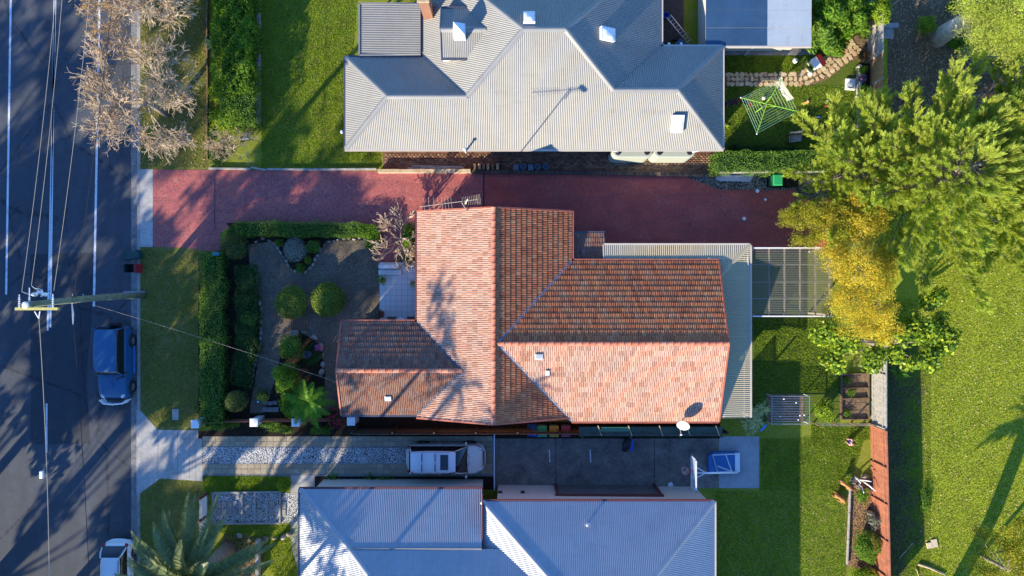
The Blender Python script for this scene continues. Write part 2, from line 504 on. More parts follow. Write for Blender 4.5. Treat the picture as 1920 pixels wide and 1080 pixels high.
# painted lines: x in the photo drifts a little along the road
def road_line(x0, y0, x1, y1, w):
    a, b = P(x0, y0), P(x1, y1)
    sheet('road_marking', [(a[0] - w / 2, a[1]), (a[0] + w / 2, a[1]), (b[0] + w / 2, b[1]), (b[0] - w / 2, b[1])], M['line'], -0.112, True)
road_line(24, -400, 9, 552, 0.13)
road_line(105, -400, 92, 614, 0.12)
road_line(111, -400, 87, 620, 0.12)
road_line(192, -400, 174, 575, 0.14)
road_line(85, 757, 85, 849, 0.12)
road_line(84, 1150, 84, 1240, 0.12)
sheet('road_patch', [(55, 476), (172, 474), (170, 590), (160, 700), (166, 832), (55, 834)], M['asphalt_patch'], -0.116)

sheet('driveway', [(287, 318), (905, 322), (905, 480), (780, 472), (752, 500), (712, 500), (700, 440), (440, 418), (412, 440), (415, 470), (395, 471), (345, 464), (287, 463)], M['pink_concrete'], 0.012)
sheet('driveway', [(905, 322), (1290, 330), (1350, 351), (1492, 352), (1492, 372), (1570, 372), (1570, 472), (905, 480)], M['red_concrete'], 0.012)
sheet('driveway_crossing', [(263, 317), (286.6, 317), (286.6, 463), (263, 463)], M['concrete'], 0.008)
for x in (403, 907):               # joints across the driveway
    mb = MB(); a, b = P(x, 322), P(x + (0 if x < 500 else 0), 430 if x < 500 else 395)
    sheet('expansion_joint', [(a[0] - .05 if x > 500 else a[0] - .02, a[1]), (a[0] + .05 if x > 500 else a[0] + .02, a[1]), (b[0] + .05 if x > 500 else b[0] + .02, b[1]), (b[0] - .05 if x > 500 else b[0] - .02, b[1])], M['black'], 0.017, True)
sheet('gravel_bed', [(1283, 330), (1345, 327), (1440, 327), (1540, 327), (1560, 372), (1492, 372), (1492, 356), (1350, 356)], M['pebble_mix'], 0.022)
sheet('soil', [(1437, 327), (1497, 327), (1497, 352), (1437, 352)], M['soil'], 0.026)
sheet('brick_path', [(718, 278), (1345, 278), (1345, 326), (1290, 326), (905, 320), (718, 318)], M['brick_path'], 0.008)

sheet('garden_gravel', [(463, 452), (500, 441), (716, 441), (716, 625), (700, 800), (466, 800)], M['gravel'], 0.008)
sheet('soil', [(424, 440), (464, 448), (470, 520), (488, 560), (490, 640), (470, 760), (466, 815), (372, 815), (372, 475), (418, 470)], M['soil'], 0.010)
sheet('soil', [(425, 418), (700, 424), (700, 450), (610, 452), (590, 490), (568, 512), (548, 508), (530, 478), (518, 452), (450, 460)], M['soil'], 0.014)
sheet('soil', [(530, 640), (560, 620), (600, 645), (610, 700), (605, 810), (500, 815), (490, 790), (520, 700)], M['soil'], 0.015)
sheet('soil', [(466, 775), (720, 770), (930, 790), (1350, 792), (1350, 822), (372, 822), (372, 800)], M['soil'], 0.018)
sheet('garden_bed', [(748, 420), (785, 415), (785, 495), (745, 495)], M['mulch'], 0.02)

# lower neighbour
sheet('driveway_apron', [(256, 768), (262, 768), (296, 806), (378, 807), (380, 890), (380, 902), (300, 897), (256, 930)], M['concrete'], 0.008)
for x in (296, 333, 355, 367):
    a, b = P(x, 808), P(x, 898)
    sheet('expansion_joint', [(a[0] - .015, a[1]), (a[0] + .015, a[1]), (b[0] + .015, b[1]), (b[0] - .015, b[1])], M['grout'], 0.012, True)
sheet('driveway_base', [(380, 818), (928, 818), (928, 896), (380, 892)], M['grout'], 0.008)
sheet('pebble_strip', [(380, 838), (765, 840), (765, 869), (380, 869)], M['white_pebble'], 0.022)
sheet('carport_slab', [(928, 815), (1347.5, 818), (1347.5, 915), (928, 918)], M['dark_concrete'], 0.010)
sheet('shed_slab', [(1348, 818), (1423, 818), (1423, 915), (1348, 915)], M['slab'], 0.014)
for x in (1042, 1227):
    a, b = P(x, 818), P(x, 912)
    sheet('expansion_joint', [(a[0] - .02, a[1]), (a[0] + .02, a[1]), (b[0] + .02, b[1]), (b[0] - .02, b[1])], M['black'], 0.014, True)
for x in (1030, 1106.5):
    a, b = P(x, 843), P(x + 1, 867)
    sheet('bay_marking', [(a[0] - .035, a[1]), (a[0] + .035, a[1]), (b[0] + .035, b[1]), (b[0] - .035, b[1])], M['line'], 0.018, True)
sheet('garden_bed', [(590, 893), (760, 893), (928, 893), (928, 918), (590, 918)], M['soil'], 0.012)
sheet('garden_bed', [(1588, 930), (1600, 896), (1640, 896), (1648, 1075), (1585, 1060)], M['mulch'], 0.016)
sheet('side_path', [(545, 891), (590, 891), (590, 918), (562, 965), (562, 1080), (545, 1020)], M['concrete'], 0.012)
sheet('bare_earth', [(1664, -200), (1830, -200), (2100, -200), (2100, 150), (1930, 230), (1800, 250), (1700, 290), (1664, 300)], M['dirt'], 0.006)
rr = random.Random(77)
t = NT('patchy_earth_and_grass')
xs = t.n('ShaderNodeSeparateXYZ'); t.l(t.co(), xs.inputs[0])
mk = t.math('ADD', t.math('ADD', t.noise(0.55, 5, .7), t.math('MULTIPLY', t.noise(4, 4, .8), .35)), t.math('MULTIPLY', t.math('SUBTRACT', 24.6, xs.outputs[0]), .13))
fi = t.ramp(t.noise(26, 4, .75), [(.25, .4), (.55, 1.0), (.8, 1.6)])
t.color(t.mix(1.0, t.mix(t.ramp(mk, [(.50, 0), (.70, 1)]), (0.17, 0.22, 0.022), (0.115, 0.085, 0.06)), fi, 'MULTIPLY')); t.rough(.95, 0, .04); t.bump(t.noise(26, 4, .75), .6, .02)
sheet('bare_earth', [(1655, 640), (1745, 640), (1745, 1300), (1655, 1300)], t.m, 0.006)
sheet('vegetable_bed', [(1577, 700), (1628, 700), (1628, 785), (1577, 785)], M['dirt'], 0.03)
sheet('concrete_path', [(1357, 86), (1520, 86), (1530, 103), (1450, 104), (1357, 103)], M['gutter'], 0.012)

# ------------------------------------------------------------------ paving laid piece by piece
def piece_mesh(name, sx, sy, sz, mat, bev=0.006):
    mb = MB(); mb.box((0, 0, sz / 2), (sx, sy, sz))
    me = bpy.data.meshes.new(name); me.from_pydata([tuple(p) for p in mb.v], [], mb.f)
    bm = bmesh.new(); bm.from_mesh(me)
    bmesh.ops.bevel(bm, geom=[e for e in bm.edges if all(v.co.z > sz * .5 for v in e.verts)], offset=bev, segments=1, affect='EDGES')
    bm.to_mesh(me); bm.free(); me.materials.append(mat); return me

def put(name, me, parent, x, y, z, rz=0.0, sc=(1, 1, 1), tilt=0.0):
    o = bpy.data.objects.new(name, me)
    COL.objects.link(o); o.parent = parent
    fx, fy, fz, frz = FRAME[parent.name]
    o.location = (x - fx, y - fy, z - fz); o.rotation_euler = (random.uniform(-tilt, tilt), random.uniform(-tilt, tilt), rz); o.scale = sc
    FRAME[o.name] = FRAME[parent.name]
    return o

def mat_island_paver(name, cols):
    t = NT(name)
    oi = t.n('ShaderNodeObjectInfo').outputs['Random']
    c = t.ramp(oi, [(i / (len(cols) - 1), x) for i, x in enumerate(cols)])
    c = t.mix(1.0, c, t.ramp(t.noise(6, 5, 0.7), [(0.3, 0.75), (0.7, 1.2)]), 'MULTIPLY')
    t.color(c); t.rough(0.9, 0, 0.25); t.bump(t.noise(50, 3), 0.3, 0.008); return t.m
M['paver_mix'] = mat_island_paver('buff_paver', [(0.30, 0.25, 0.17), (0.40, 0.335, 0.23), (0.34, 0.285, 0.20), (0.43, 0.365, 0.26)])
M['stone_mix'] = mat_island_paver('sandstone_flag', [(0.44, 0.33, 0.18), (0.56, 0.45, 0.27), (0.50, 0.35, 0.19), (0.62, 0.51, 0.34), (0.44, 0.26, 0.14)])
M['paver_cream'] = mat_island_paver('cream_paver', [(0.40, 0.36, 0.27), (0.22, 0.23, 0.25), (0.34, 0.32, 0.27)])

drive = bpy.data.objects['driveway_base']
pw = 12.1 * GS
pm = piece_mesh('paver', pw - 0.012, 0.31 - 0.012, 0.018, M['paver_mix'])
for row_y in (822.5, 832, 874, 883.5):
    for k in range(45):
        x = 386 + k * 12.1
        if x > 925: break
        if x > 766 or row_y not in ():
            X, Y, _ = P(x, row_y)
            put('paver', pm, drive, X, Y, 0.010, 0, (1, 1, 1), 0.006)
for row_y in (843, 853, 863):      # under the parked wagon the pavers run right across
    for k in range(45):
        x = 386 + k * 12.1
        if 768 < x < 926:
            X, Y, _ = P(x, row_y)
            put('paver', pm, drive, X, Y, 0.010, 0, (1, 1, 1), 0.006)

# sandstone crazy-paving path of the upper neighbour's yard
path = sheet('stone_path', [(1357, 138), (1500, 138), (1545, 118), (1575, 88), (1598, 56), (1628, 60), (1628, 100), (1590, 118), (1550, 150), (1520, 160), (1357, 160)], M['dirt'], 0.012)
def flag_mesh(seed):
    rr = random.Random(seed)
    n = rr.choice((4, 5, 5, 6)); pts = []
    for i in range(n):
        a = 2 * PI * (i + rr.uniform(-.18, .18)) / n + 0.78
        pts.append((math.cos(a) * rr.uniform(.8, 1.05), math.sin(a) * rr.uniform(.8, 1.05)))
    mb = MB(); mb.prism(pts, 0, 0.03)
    me = bpy.data.meshes.new('flagstone'); me.from_pydata([tuple(p) for p in mb.v], [], mb.f); me.materials.append(M['stone_mix']); return me
flags = [flag_mesh(i) for i in range(9)]
rr = random.Random(5)
def lay_flags(x0, x1, yc, half, step=8.6, ang=0.0):
    pass
spine = [(1360, 149), (1440, 149), (1505, 148), (1540, 132), (1572, 106), (1604, 80)]
for i in range(len(spine) - 1):
    (xa, ya), (xb, yb) = spine[i], spine[i + 1]
    L = math.hypot(xb - xa, yb - ya); n = max(1, int(L / 8.6))
    ux, uy = (xb - xa) / L, (yb - ya) / L
    half = 9 if i < 2 else (11 if i < 3 else 15)
    rows = int(2 * half / 7.5)
    for k in range(n):
        for r in range(rows + 1):
            q = -half + r * 2 * half / rows
            x = xa + ux * (k + .5 + rr.uniform(-.2, .2)) * L / n - uy * q; y = ya + uy * (k + .5) * L / n + ux * q + rr.uniform(-.8, .8)
            X, Y, _ = P(x, y)
            put('flagstone', rr.choice(flags), path, X, Y, 0.013 + rr.uniform(0, .012), rr.uniform(0, 6), (0.19 * rr.uniform(.85, 1.1), 0.175 * rr.uniform(.85, 1.1), 1), 0.02)

# bricks of the path beside the upper house: too small to pick apart, one mass
bp = bpy.data.objects['brick_path']
vv = []; ff = []
x0, x1, y1, y0 = PX(722), PX(1340), PY(285), PY(319)
bw, bl = 0.115, 0.235
ny = int((y1 - y0) / bw); nx = int((x1 - x0) / bl)
for j in range(ny):
    for i in range(nx):
        cx = x0 + (i + .5 + (j % 2) * .5) * bl; cy = y0 + (j + .5) * bw
        z = 0.012 + random.uniform(0, .008); b = len(vv); hx, hy = bl / 2 - .006, bw / 2 - .006
        vv += [(cx - hx, cy - hy, 0.009), (cx + hx, cy - hy, 0.009), (cx + hx, cy + hy, 0.009), (cx - hx, cy + hy, 0.009), (cx - hx, cy - hy, z), (cx + hx, cy - hy, z), (cx + hx, cy + hy, z), (cx - hx, cy + hy, z)]
        ff += [(b + 4, b + 5, b + 6, b + 7), (b, b + 1, b + 5, b + 4), (b + 1, b + 2, b + 6, b + 5), (b + 2, b + 3, b + 7, b + 6), (b + 3, b, b + 4, b + 7)]
t = NT('brown_brick'); t.color(t.mix(1.0, t.ramp(t.island(), [(0, (0.09, 0.05, 0.03)), (0.4, (0.2, 0.10, 0.055)), (0.75, (0.27, 0.17, 0.09)), (1, (0.13, 0.09, 0.07))]), t.ramp(t.noise(1, 4), [(0.3, .7), (.7, 1.2)]), 'MULTIPLY')); t.rough(0.9)
o = np_obj('brick', vv, ff, t.m, bp); o['kind'] = 'stuff'

# patio of white tiles in front of the door
patio = tag(MB().prism([P(x, y)[:2] for x, y in ((712, 492), (786, 492), (786, 612), (712, 612))], 0, 0.26).build('patio', M['grout']), None, None, None, 'structure')
FRAME[patio.name] = (0, 0, 0, 0)
tl = piece_mesh('patio_tile', 0.335, 0.335, 0.012, M['white_tile'], 0.003)
for i in range(7):
    for j in range(12):
        x, y = 717.2 + i * 10.35, 497 + j * 10.35
        if x < 782 and y < 610:
            X, Y, _ = P(x, y, 0.27)
            put('patio_tile', tl, patio, X, Y, 0.262, 0, (1, 1, 1), 0.003)
mb = MB(); mb.box(((PX(714) + PX(752)) / 2, (PY(497) + PY(504)) / 2, .52), (PX(752) - PX(714), PY(497) - PY(504), .5))
mb.box(((PX(712) + PX(754)) / 2, PY(511), .34), (PX(754) - PX(712), .3, .16))
o = mb.build('patio_step', M['white_tile'], patio, bevel=.01)

# ------------------------------------------------------------------ roofs
def clip_poly(bm, poly):
    """keep what lies inside the convex plan polygon"""
    n = len(poly)
    area = sum(poly[i][0] * poly[(i + 1) % n][1] - poly[(i + 1) % n][0] * poly[i][1] for i in range(n))
    if area < 0: poly = poly[::-1]
    for i in range(n):
        a, b = poly[i], poly[(i + 1) % n]
        nx, ny = (b[1] - a[1]), -(b[0] - a[0])
        L = math.hypot(nx, ny)
        if L < 1e-6: continue
        bmesh.ops.bisect_plane(bm, geom=bm.verts[:] + bm.edges[:] + bm.faces[:], plane_co=(a[0], a[1], 0), plane_no=(nx / L, ny / L, 0), clear_outer=True)

def corrugated(name, polys, plane, across, mat, parent, pitch=0.105, amp=0.014, lift=0.0):
    """corrugated sheets on one roof plane; across: 'x' or 'y', the way the ribs are counted"""
    allbm = bmesh.new()
    for poly in polys:
        bm = bmesh.new()
        us = [p[0] if across == 'x' else p[1] for p in poly]; vs_ = [p[1] if across == 'x' else p[0] for p in poly]
        k0 = math.floor(min(us) / pitch * 6); k1 = math.ceil(max(us) / pitch * 6)
        v0, v1 = min(vs_) - .01, max(vs_) + .01
        prev = None
        for k in range(k0, k1 + 1):
            u = k * pitch / 6; h = amp * math.sin(k * PI / 3) + lift
            row = []
            for v in (v0, v1):
                x, y = (u, v) if across == 'x' else (v, u)
                row.append(bm.verts.new((x, y, plane(x, y) + h)))
            if prev:
                f = bm.faces.new((prev[0], row[0], row[1], prev[1])); f.smooth = True
            prev = row
        clip_poly(bm, poly)
        bm.normal_update()
        for f in bm.faces:
            if f.normal.z < 0: f.normal_flip()
        me_t = bpy.data.meshes.new('t'); bm.to_mesh(me_t); bm.free()
        allbm.from_mesh(me_t); bpy.data.meshes.remove(me_t)
    me = bpy.data.meshes.new(name); allbm.to_mesh(me); allbm.free()
    me.polygons.foreach_set('use_smooth', [True] * len(me.polygons))
    me.materials.append(mat)
    o = bpy.data.objects.new(name, me)
    if parent is not None:
        fx, fy, fz, fr = FRAME[parent.name]; me.transform(Matrix.Translation((-fx, -fy, -fz)))
    return link(o, parent)

def capping(name, a, b, mat, parent, w=0.17, h=0.05):
    """folded capping along a ridge or hip"""
    a = Vector(a); b = Vector(b); d = (b - a).normalized()
    s = d.cross(Vector((0, 0, 1))).normalized(); u = s.cross(d).normalized()
    vs = []
    for p in (a, b):
        for q, g in ((-w, -0.035), (-w * .45, h * .55), (-w * .2, h * 1.1), (w * .2, h * 1.1), (w * .45, h * .55), (w, -0.035)):
            vs.append(p + s * q + u * g)
    mb = MB(); mb.add(vs, [(i, i + 1, i + 7, i + 6) for i in range(5)])
    return mb.build(name, mat, parent, smooth=False)

def gutter_run(a, b, mat, parent, name='gutter', w=0.11, h=0.1):
    mb = MB(); mb.bar(a, b, w, h)
    return mb.build(name, mat, parent)

def mat_sheet_metal(name, c, rough=0.42, metal=0.25, var=0.08):
    t = NT(name)
    g = t.noise(0.5, 5, 0.7); f = t.noise(18, 4, 0.7)
    a = t.mix(1.0, c, t.ramp(g, [(0.3, 1 - var), (0.7, 1 + var)]), 'MULTIPLY')
    a = t.mix(1.0, a, t.ramp(f, [(0.3, 1 - var), (0.7, 1 + var * .7)]), 'MULTIPLY')
    st = t.noise(1.0, 6, 0.7, co=t.mapping((3.0, 0.6, 1))); s2 = t.noise(1.0, 6, 0.7, co=t.mapping((0.6, 3.0, 1)))
    a = t.mix(t.ramp(t.math('MULTIPLY', st, s2), [(0.27, 0.0), (0.42, 0.35)]), a, (c[0] * .62, c[1] * .58, c[2] * .52))
    t.color(a); t.rough(rough, metal); return t.m
M['roof_grey'] = mat_sheet_metal('pale_grey_corrugated_steel', (0.235, 0.228, 0.208), 0.5, 0.15)
M['roof_white'] = mat_sheet_metal('pale_zinc_corrugated_steel', (0.33, 0.35, 0.38), 0.42, 0.25)
M['cap_grey'] = mat_sheet_metal('pale_grey_folded_steel', (0.25, 0.247, 0.235), 0.5, 0.15)
M['shed_roof'] = mat_sheet_metal('blue_grey_flat_steel', (0.40, 0.45, 0.48), 0.5, 0.1)

M['shed_shade'] = mat_sheet_metal('painted_shade_blue', (0.035, 0.085, 0.16), 0.45, 0.15, .2)  # shadow on the left of the shed roof, put into this dark blue
# ---- upper neighbour: hipped corrugated house
T28 = math.tan(R(28.0)); ez = 2.7
ux0, uyB, uyL, cx0, cx1, ux1, uyR, cyr = -9.83, 8.19, 13.64, -5.29, 8.82, 12.44, 14.27, 14.10
up = thing('metal_roof_house', 'large house with pale grey corrugated hip roof and skylights above the red driveway', 'house', (0, 12, 0))
hl = (uyL - uyB) / 2; hr = (uyR - uyB) / 2; hc = cyr - uyB
yl, yr = uyB + hl, uyB + hr
pB = lambda x, y: ez + (y - uyB) * T28
pL = lambda x, y: ez + (x - cx0) * T28
pRt = lambda x, y: ez + (cx1 - x) * T28
cyT = cyr + hc
pT = lambda x, y: ez + (cyT - y) * T28
rx0, rx1 = cx0 + hc, cx1 - hc
roof_b = corrugated('roof', [[(ux0, uyB), (cx0 + hl, uyB), (cx0 + hl, yl), (ux0 + hl, yl)], [(cx0 + hl, uyB), (cx1 - hr, uyB), (cx1 - hr, yr), (rx1, cyr), (rx0, cyr), (cx0 + hl, yl)], [(cx1 - hr, uyB), (ux1, uyB), (ux1 - hr, yr), (cx1 - hr, yr)]], pB, 'x', M['roof_grey'], up)
corrugated('roof_slope', [[(ux0, uyB), (ux0, uyL), (ux0 + hl, yl)]], lambda x, y: ez + (x - ux0) * T28, 'y', M['roof_grey'], roof_b)
corrugated('roof_slope', [[(ux0, uyL), (cx0, uyL), (cx0 + hl, yl), (ux0 + hl, yl)]], lambda x, y: ez + (uyL - y) * T28, 'x', M['roof_grey'], roof_b)
corrugated('roof_slope', [[(cx0, uyL), (cx0 + hl, yl), (rx0, cyr), (cx0, cyT)]], pL, 'y', M['roof_grey'], roof_b)
corrugated('roof_slope', [[(cx1, uyR), (cx1, cyT), (rx1, cyr), (cx1 - hr, yr)]], pRt, 'y', M['roof_grey'], roof_b)
corrugated('roof_slope', [[(rx0, cyr), (rx1, cyr), (cx1, cyT), (cx0, cyT)]], pT, 'x', M['roof_grey'], roof_b)
corrugated('roof_slope', [[(cx1, uyR), (ux1, uyR), (ux1 - hr, yr), (cx1 - hr, yr)]], lambda x, y: ez + (uyR - y) * T28, 'x', M['roof_grey'], roof_b)
corrugated('roof_slope', [[(ux1, uyB), (ux1, uyR), (ux1 - hr, yr)]], lambda x, y: ez + (ux1 - x) * T28, 'y', M['roof_grey'], roof_b)
zc = ez + hc * T28; zl = ez + hl * T28; zr_ = ez + hr * T28
for a, b in (((ux0, uyB, ez), (ux0 + hl, yl, zl)), ((ux0, uyL, ez), (ux0 + hl, yl, zl)), ((ux0 + hl, yl, zl), (cx0 + hl, yl, zl)), ((cx0 + hl, yl, zl), (rx0, cyr, zc)), ((rx0, cyr, zc), (rx1, cyr, zc)), ((rx0, cyr, zc), (cx0, cyT, ez)), ((rx1, cyr, zc), (cx1, cyT, ez)), ((rx1, cyr, zc), (cx1 - hr, yr, zr_)), ((cx1 - hr, yr, zr_), (ux1 - hr, yr, zr_)), ((ux1 - hr, yr, zr_), (ux1, uyR, ez)), ((ux1 - hr, yr, zr_), (ux1, uyB, ez))):
    capping('ridge_capping', a, b, M['cap_grey'], roof_b)
g = .05
for a, b in (((ux0 - g, uyB - g, ez - .06), (ux1 + g, uyB - g, ez - .06)), ((ux0 - g, uyB, ez - .06), (ux0 - g, uyL + g, ez - .06)), ((ux0, uyL + g, ez - .06), (cx0, uyL + g, ez - .06)), ((cx0 - g, uyL, ez - .06), (cx0 - g, cyT, ez - .06)), ((cx1 + g, uyR, ez - .06), (cx1 + g, cyT, ez - .06)), ((cx1, uyR + g, ez - .06), (ux1, uyR + g, ez - .06)), ((ux1 + g, uyB, ez - .06), (ux1 + g, uyR + g, ez - .06))):
    gutter_run(a, b, M['gutter_metal'] if a[0] > 5 or b[0] > 12 else M['blue_gutter'], up)
mb = MB()
mb.prism([(ux0 + .45, uyB + .45), (ux1 - .45, uyB + .45), (ux1 - .45, uyR - .45), (cx1 - .45, uyR - .45), (cx1 - .45, cyT - .45), (cx0 + .45, cyT - .45), (cx0 + .45, uyL - .45), (ux0 + .45, uyL - .45)], 0, ez - .08)
mb.build('wall', M['brick_wall'], up)
for xa, xb in ((765, 806), (808, 852), (912, 955), (1092, 1138)):   # window hoods under the eave
    w = MB(); xx = (PX(xa, 2) + PX(xb, 2)) / 2
    w.box((xx, uyB + .30, 1.72), (PX(xb, 2) - PX(xa, 2), .34, .09)); w.box((xx, uyB + .36, 1.0), (PX(xb, 2) - PX(xa, 2), .22, .08))
    wo = w.build('window', M['white_paint'], up)
    MB().box((xx, uyB + .41, 1.37), (PX(xb, 2) - PX(xa, 2) - .1, .06, .66)).build('pane', NT('dark_window_glass').m if False else M['black'], wo)

# skylights
t = NT('skylight_dome'); t.color((0.78, 0.80, 0.82)); t.rough(0.18); M['dome'] = t.m
def skylight(px0, py0, px1, py1, plane, nrm, z, label):
    xa, xb = PX(px0, z), PX(px1, z); ya, yb = PY(py1, z), PY(py0, z)
    sk = thing('skylight', label, 'skylight', ((xa + xb) / 2, (ya + yb) / 2, plane((xa + xb) / 2, (ya + yb) / 2)), 0, 'skylights on the grey roof')
    f = MB(); vs = []
    for (x, y) in ((xa, ya), (xb, ya), (xb, yb), (xa, yb)): vs.append((x, y, plane(x, y) - .02))
    N = Vector(nrm).normalized()
    vs += [Vector(p) + N * .26 for p in vs]
    f.add(vs, [(0, 1, 5, 4), (1, 2, 6, 5), (2, 3, 7, 6), (3, 0, 4, 7), (4, 5, 6, 7)]); f.build('frame', M['white_metal'], sk)
    d = MB(); n = 7; vs = []; fs = []
    for i in range(n):
        for j in range(n):
            u, v = i / (n - 1), j / (n - 1)
            x = xa + (xb - xa) * (.04 + .92 * u); y = ya + (yb - ya) * (.04 + .92 * v)
            h = .265 + .11 * (1 - (2 * u - 1) ** 4) * (1 - (2 * v - 1) ** 4)
            vs.append(Vector((x, y, plane(x, y) - .02)) + N * h)
    for i in range(n - 1):
        for j in range(n - 1): fs.append((i * n + j, (i + 1) * n + j, (i + 1) * n + j + 1, i * n + j + 1))
    d.add(vs, fs); d.build('dome', M['dome'], sk, smooth=True)
nB = (0, -math.sin(R(28)), math.cos(R(28)))
skylight(1258, 216, 1280, 245, pB, nB, 3.4, 'tall white skylight low on the sunny front slope near the right hip')
skylight(1123, 53, 1150, 77, pRt, (math.sin(R(28)), 0, math.cos(R(28))), 4.6, 'square white skylight on the half shaded right slope')
skylight(981, 24, 1003, 48, pT, (0, math.sin(R(28)), math.cos(R(28))), 5.6, 'square white skylight on the blue shaded slope beside the top ridge')

# small gabled dormer on the left slope, with its flue
dm = thing('dormer', 'small corrugated gable dormer on the left slope of the grey roof', 'dormer', (-3.5, 13.7, 3.2))
dy = PY(58, 4.5); dxl = PX(826, 4.4); dh = PY(58, 4.5) - PY(110, 4.1)
zrd = 4.75; dt = 0.42
zed = zrd - dh * dt
xr_end = cx0 + (zrd - ez) / T28; xe_end = cx0 + (zed - ez) / T28
roof_d = corrugated('roof', [[(dxl, dy - dh), (xe_end, dy - dh), (xr_end, dy), (dxl, dy)]], lambda x, y: zrd - (dy - y) * dt, 'x', M['roof_grey'], dm)
corrugated('roof_slope', [[(dxl, dy + dh), (xe_end, dy + dh), (xr_end, dy), (dxl, dy)]], lambda x, y: zrd - (y - dy) * dt, 'x', M['roof_grey'], roof_d)
capping('ridge_capping', (dxl - .03, dy, zrd), (xr_end, dy, zrd), M['cap_grey'], dm)
for s in (-1, 1):
    MB().bar((dxl, dy + s * dh, zed), (dxl, dy, zrd), .05, .16).build('barge_board', M['cap_grey'], dm)
    gutter_run((dxl, dy + s * (dh + .04), zed - .02), (xe_end, dy + s * (dh + .04), zed - .02), M['blue_gutter'], dm)
mb = MB(); zb = ez + (dxl - cx0) * T28 - .05
mb.add([(dxl + .06, dy - dh + .05, zb), (dxl + .06, dy + dh - .05, zb), (dxl + .06, dy + dh - .05, zed), (dxl + .06, dy, zrd - .03), (dxl + .06, dy - dh + .05, zed)], [(0, 1, 2, 3, 4)])
mb.add([(dxl + .06, dy - dh + .05, zb), (xe_end, dy - dh + .05, zed), (dxl + .06, dy - dh + .05, zed)], [(0, 1, 2)])
mb.add([(dxl + .06, dy + dh - .05, zb), (xe_end, dy + dh - .05, zed), (dxl + .06, dy + dh - .05, zed)], [(0, 1, 2)])
mb.build('wall', M['white_paint'], dm)
fl = thing('roof_flue', 'white metal flue box on the dormer ridge', 'flue', (PX(861, 5), PY(56, 5), 4.6))
MB().box((PX(861, 5.2), PY(57, 5.2), 4.95), (.66, .68, .8)).build('flue_box', M['white_metal'], fl, bevel=.02)
MB().add([(PX(861, 5.2) + sx * .3, PY(57, 5.2) + sy * .32, 5.35) for sx, sy in ((-1, -1), (1, -1), (1, 1), (-1, 1))] + [(PX(861, 5.2) - .3, PY(57, 5.2) + .32, 5.62), (PX(861, 5.2) + .3, PY(57, 5.2) - .32, 5.52)], [(0, 1, 5), (0, 5, 4), (0, 4, 3), (3, 4, 2), (2, 4, 5), (1, 2, 5)]).build('flue_cowl', M['white_metal'], fl)
# brick chimney at the top edge
ch = thing('chimney', 'orange brick chimney at the top left edge of the grey roof', 'chimney', (PX(799, 4.6), PY(2, 4.6), 2.6))
mb = MB(); c = (PX(797, 4.6), PY(1, 4.6))
mb.box((c[0], c[1], 3.9), (.55, .8, 3.0)).build('chimney_stack', M['brick_wall'], ch)
MB().box((c[0], c[1], 5.47), (.68, .93, .14)).build('chimney_cap', M['stone_path'], ch)
MB().lathe((c[0], c[1] - .15, 5.5), [(.11, 0), (.13, .25), (.1, .4)], 10).build('chimney_pot', M['barge'], ch)

# flat lean-to roof beside it
lt = thing('lean_to_roof', 'flat corrugated lean-to roof beside the upper lawn', 'lean-to', (PX(730, 2.6), PY(55, 2.6), 0))
lx0, lx1, ly0, ly1 = PX(674, 2.7), PX(789, 2.7), PY(104, 2.7), PY(7, 2.7)
corrugated('roof', [[(lx0, ly0), (lx1, ly0), (lx1, ly1), (lx0, ly1)]], lambda x, y: 2.72 + (x - lx0) * .03, 'y', M['roof_grey'], lt)
for a, b in (((lx0, ly0, 2.7), (lx0, ly1, 2.7)), ((lx0, ly1, 2.7), (lx1, ly1, 2.7)), ((lx0, ly0, 2.7), (lx1, ly0, 2.7))):
    gutter_run(a, b, M['cap_grey'], lt, 'fascia', .08, .16)
for x in (lx0 + .1, (lx0 + lx1) / 2):
    for y in (ly0 + .1, ly1 - .1): MB().box((x, y, 1.33), (.1, .1, 2.66)).build('post', M['white_paint'], lt)

# shed at the top right
sh = thing('flat_roof_shed', 'flat blue grey metal roofed shed in the upper back yard', 'shed', (PX(1420, 2.5), PY(40, 2.5), 0))
sx0, sx1, sy0, sy1 = PX(1323, 2.6), PX(1521, 2.6), PY(86, 2.6), PY(-140, 2.6)
k = 0; y = sy0
while y < sy1:
    y2 = min(sy1, y + 1.05)
    MB().box(((sx0 + sx1) / 2, (y + y2) / 2 - .005, 2.6 + (y - sy0) * .015 + (k % 2) * .006), (sx1 - sx0, y2 - y - .012, .05)).build('roof_panel', M['shed_roof'], sh)
    MB().box((sx0 + (sx1 - sx0) * .29, (y + y2) / 2 - .005, 2.632 + (y - sy0) * .015 + (k % 2) * .006), ((sx1 - sx0) * .58, y2 - y - .012, .012)).build('shade_sheet', M['shed_shade'], sh)  # thin layer added over the panel to carry the painted shadow
    y = y2; k += 1
MB().box(((sx0 + sx1) / 2, (sy0 + sy1) / 2 + .2, 1.27), (sx1 - sx0 - .5, sy1 - sy0 - .8, 2.54)).build('wall', M['cream_wall'], sh)
gutter_run((sx0, sy0 - .06, 2.58), (sx1, sy0 - .06, 2.58), M['gutter_metal'], sh)
MB().tube([(PX(1421, 2.4), sy0 - .05, 2.5), (PX(1421, 2.4), sy0 + .28, 2.2), (PX(1421, 2.4), sy0 + .3, .1)], .045, 8).build('downpipe', M['white_metal'], sh)

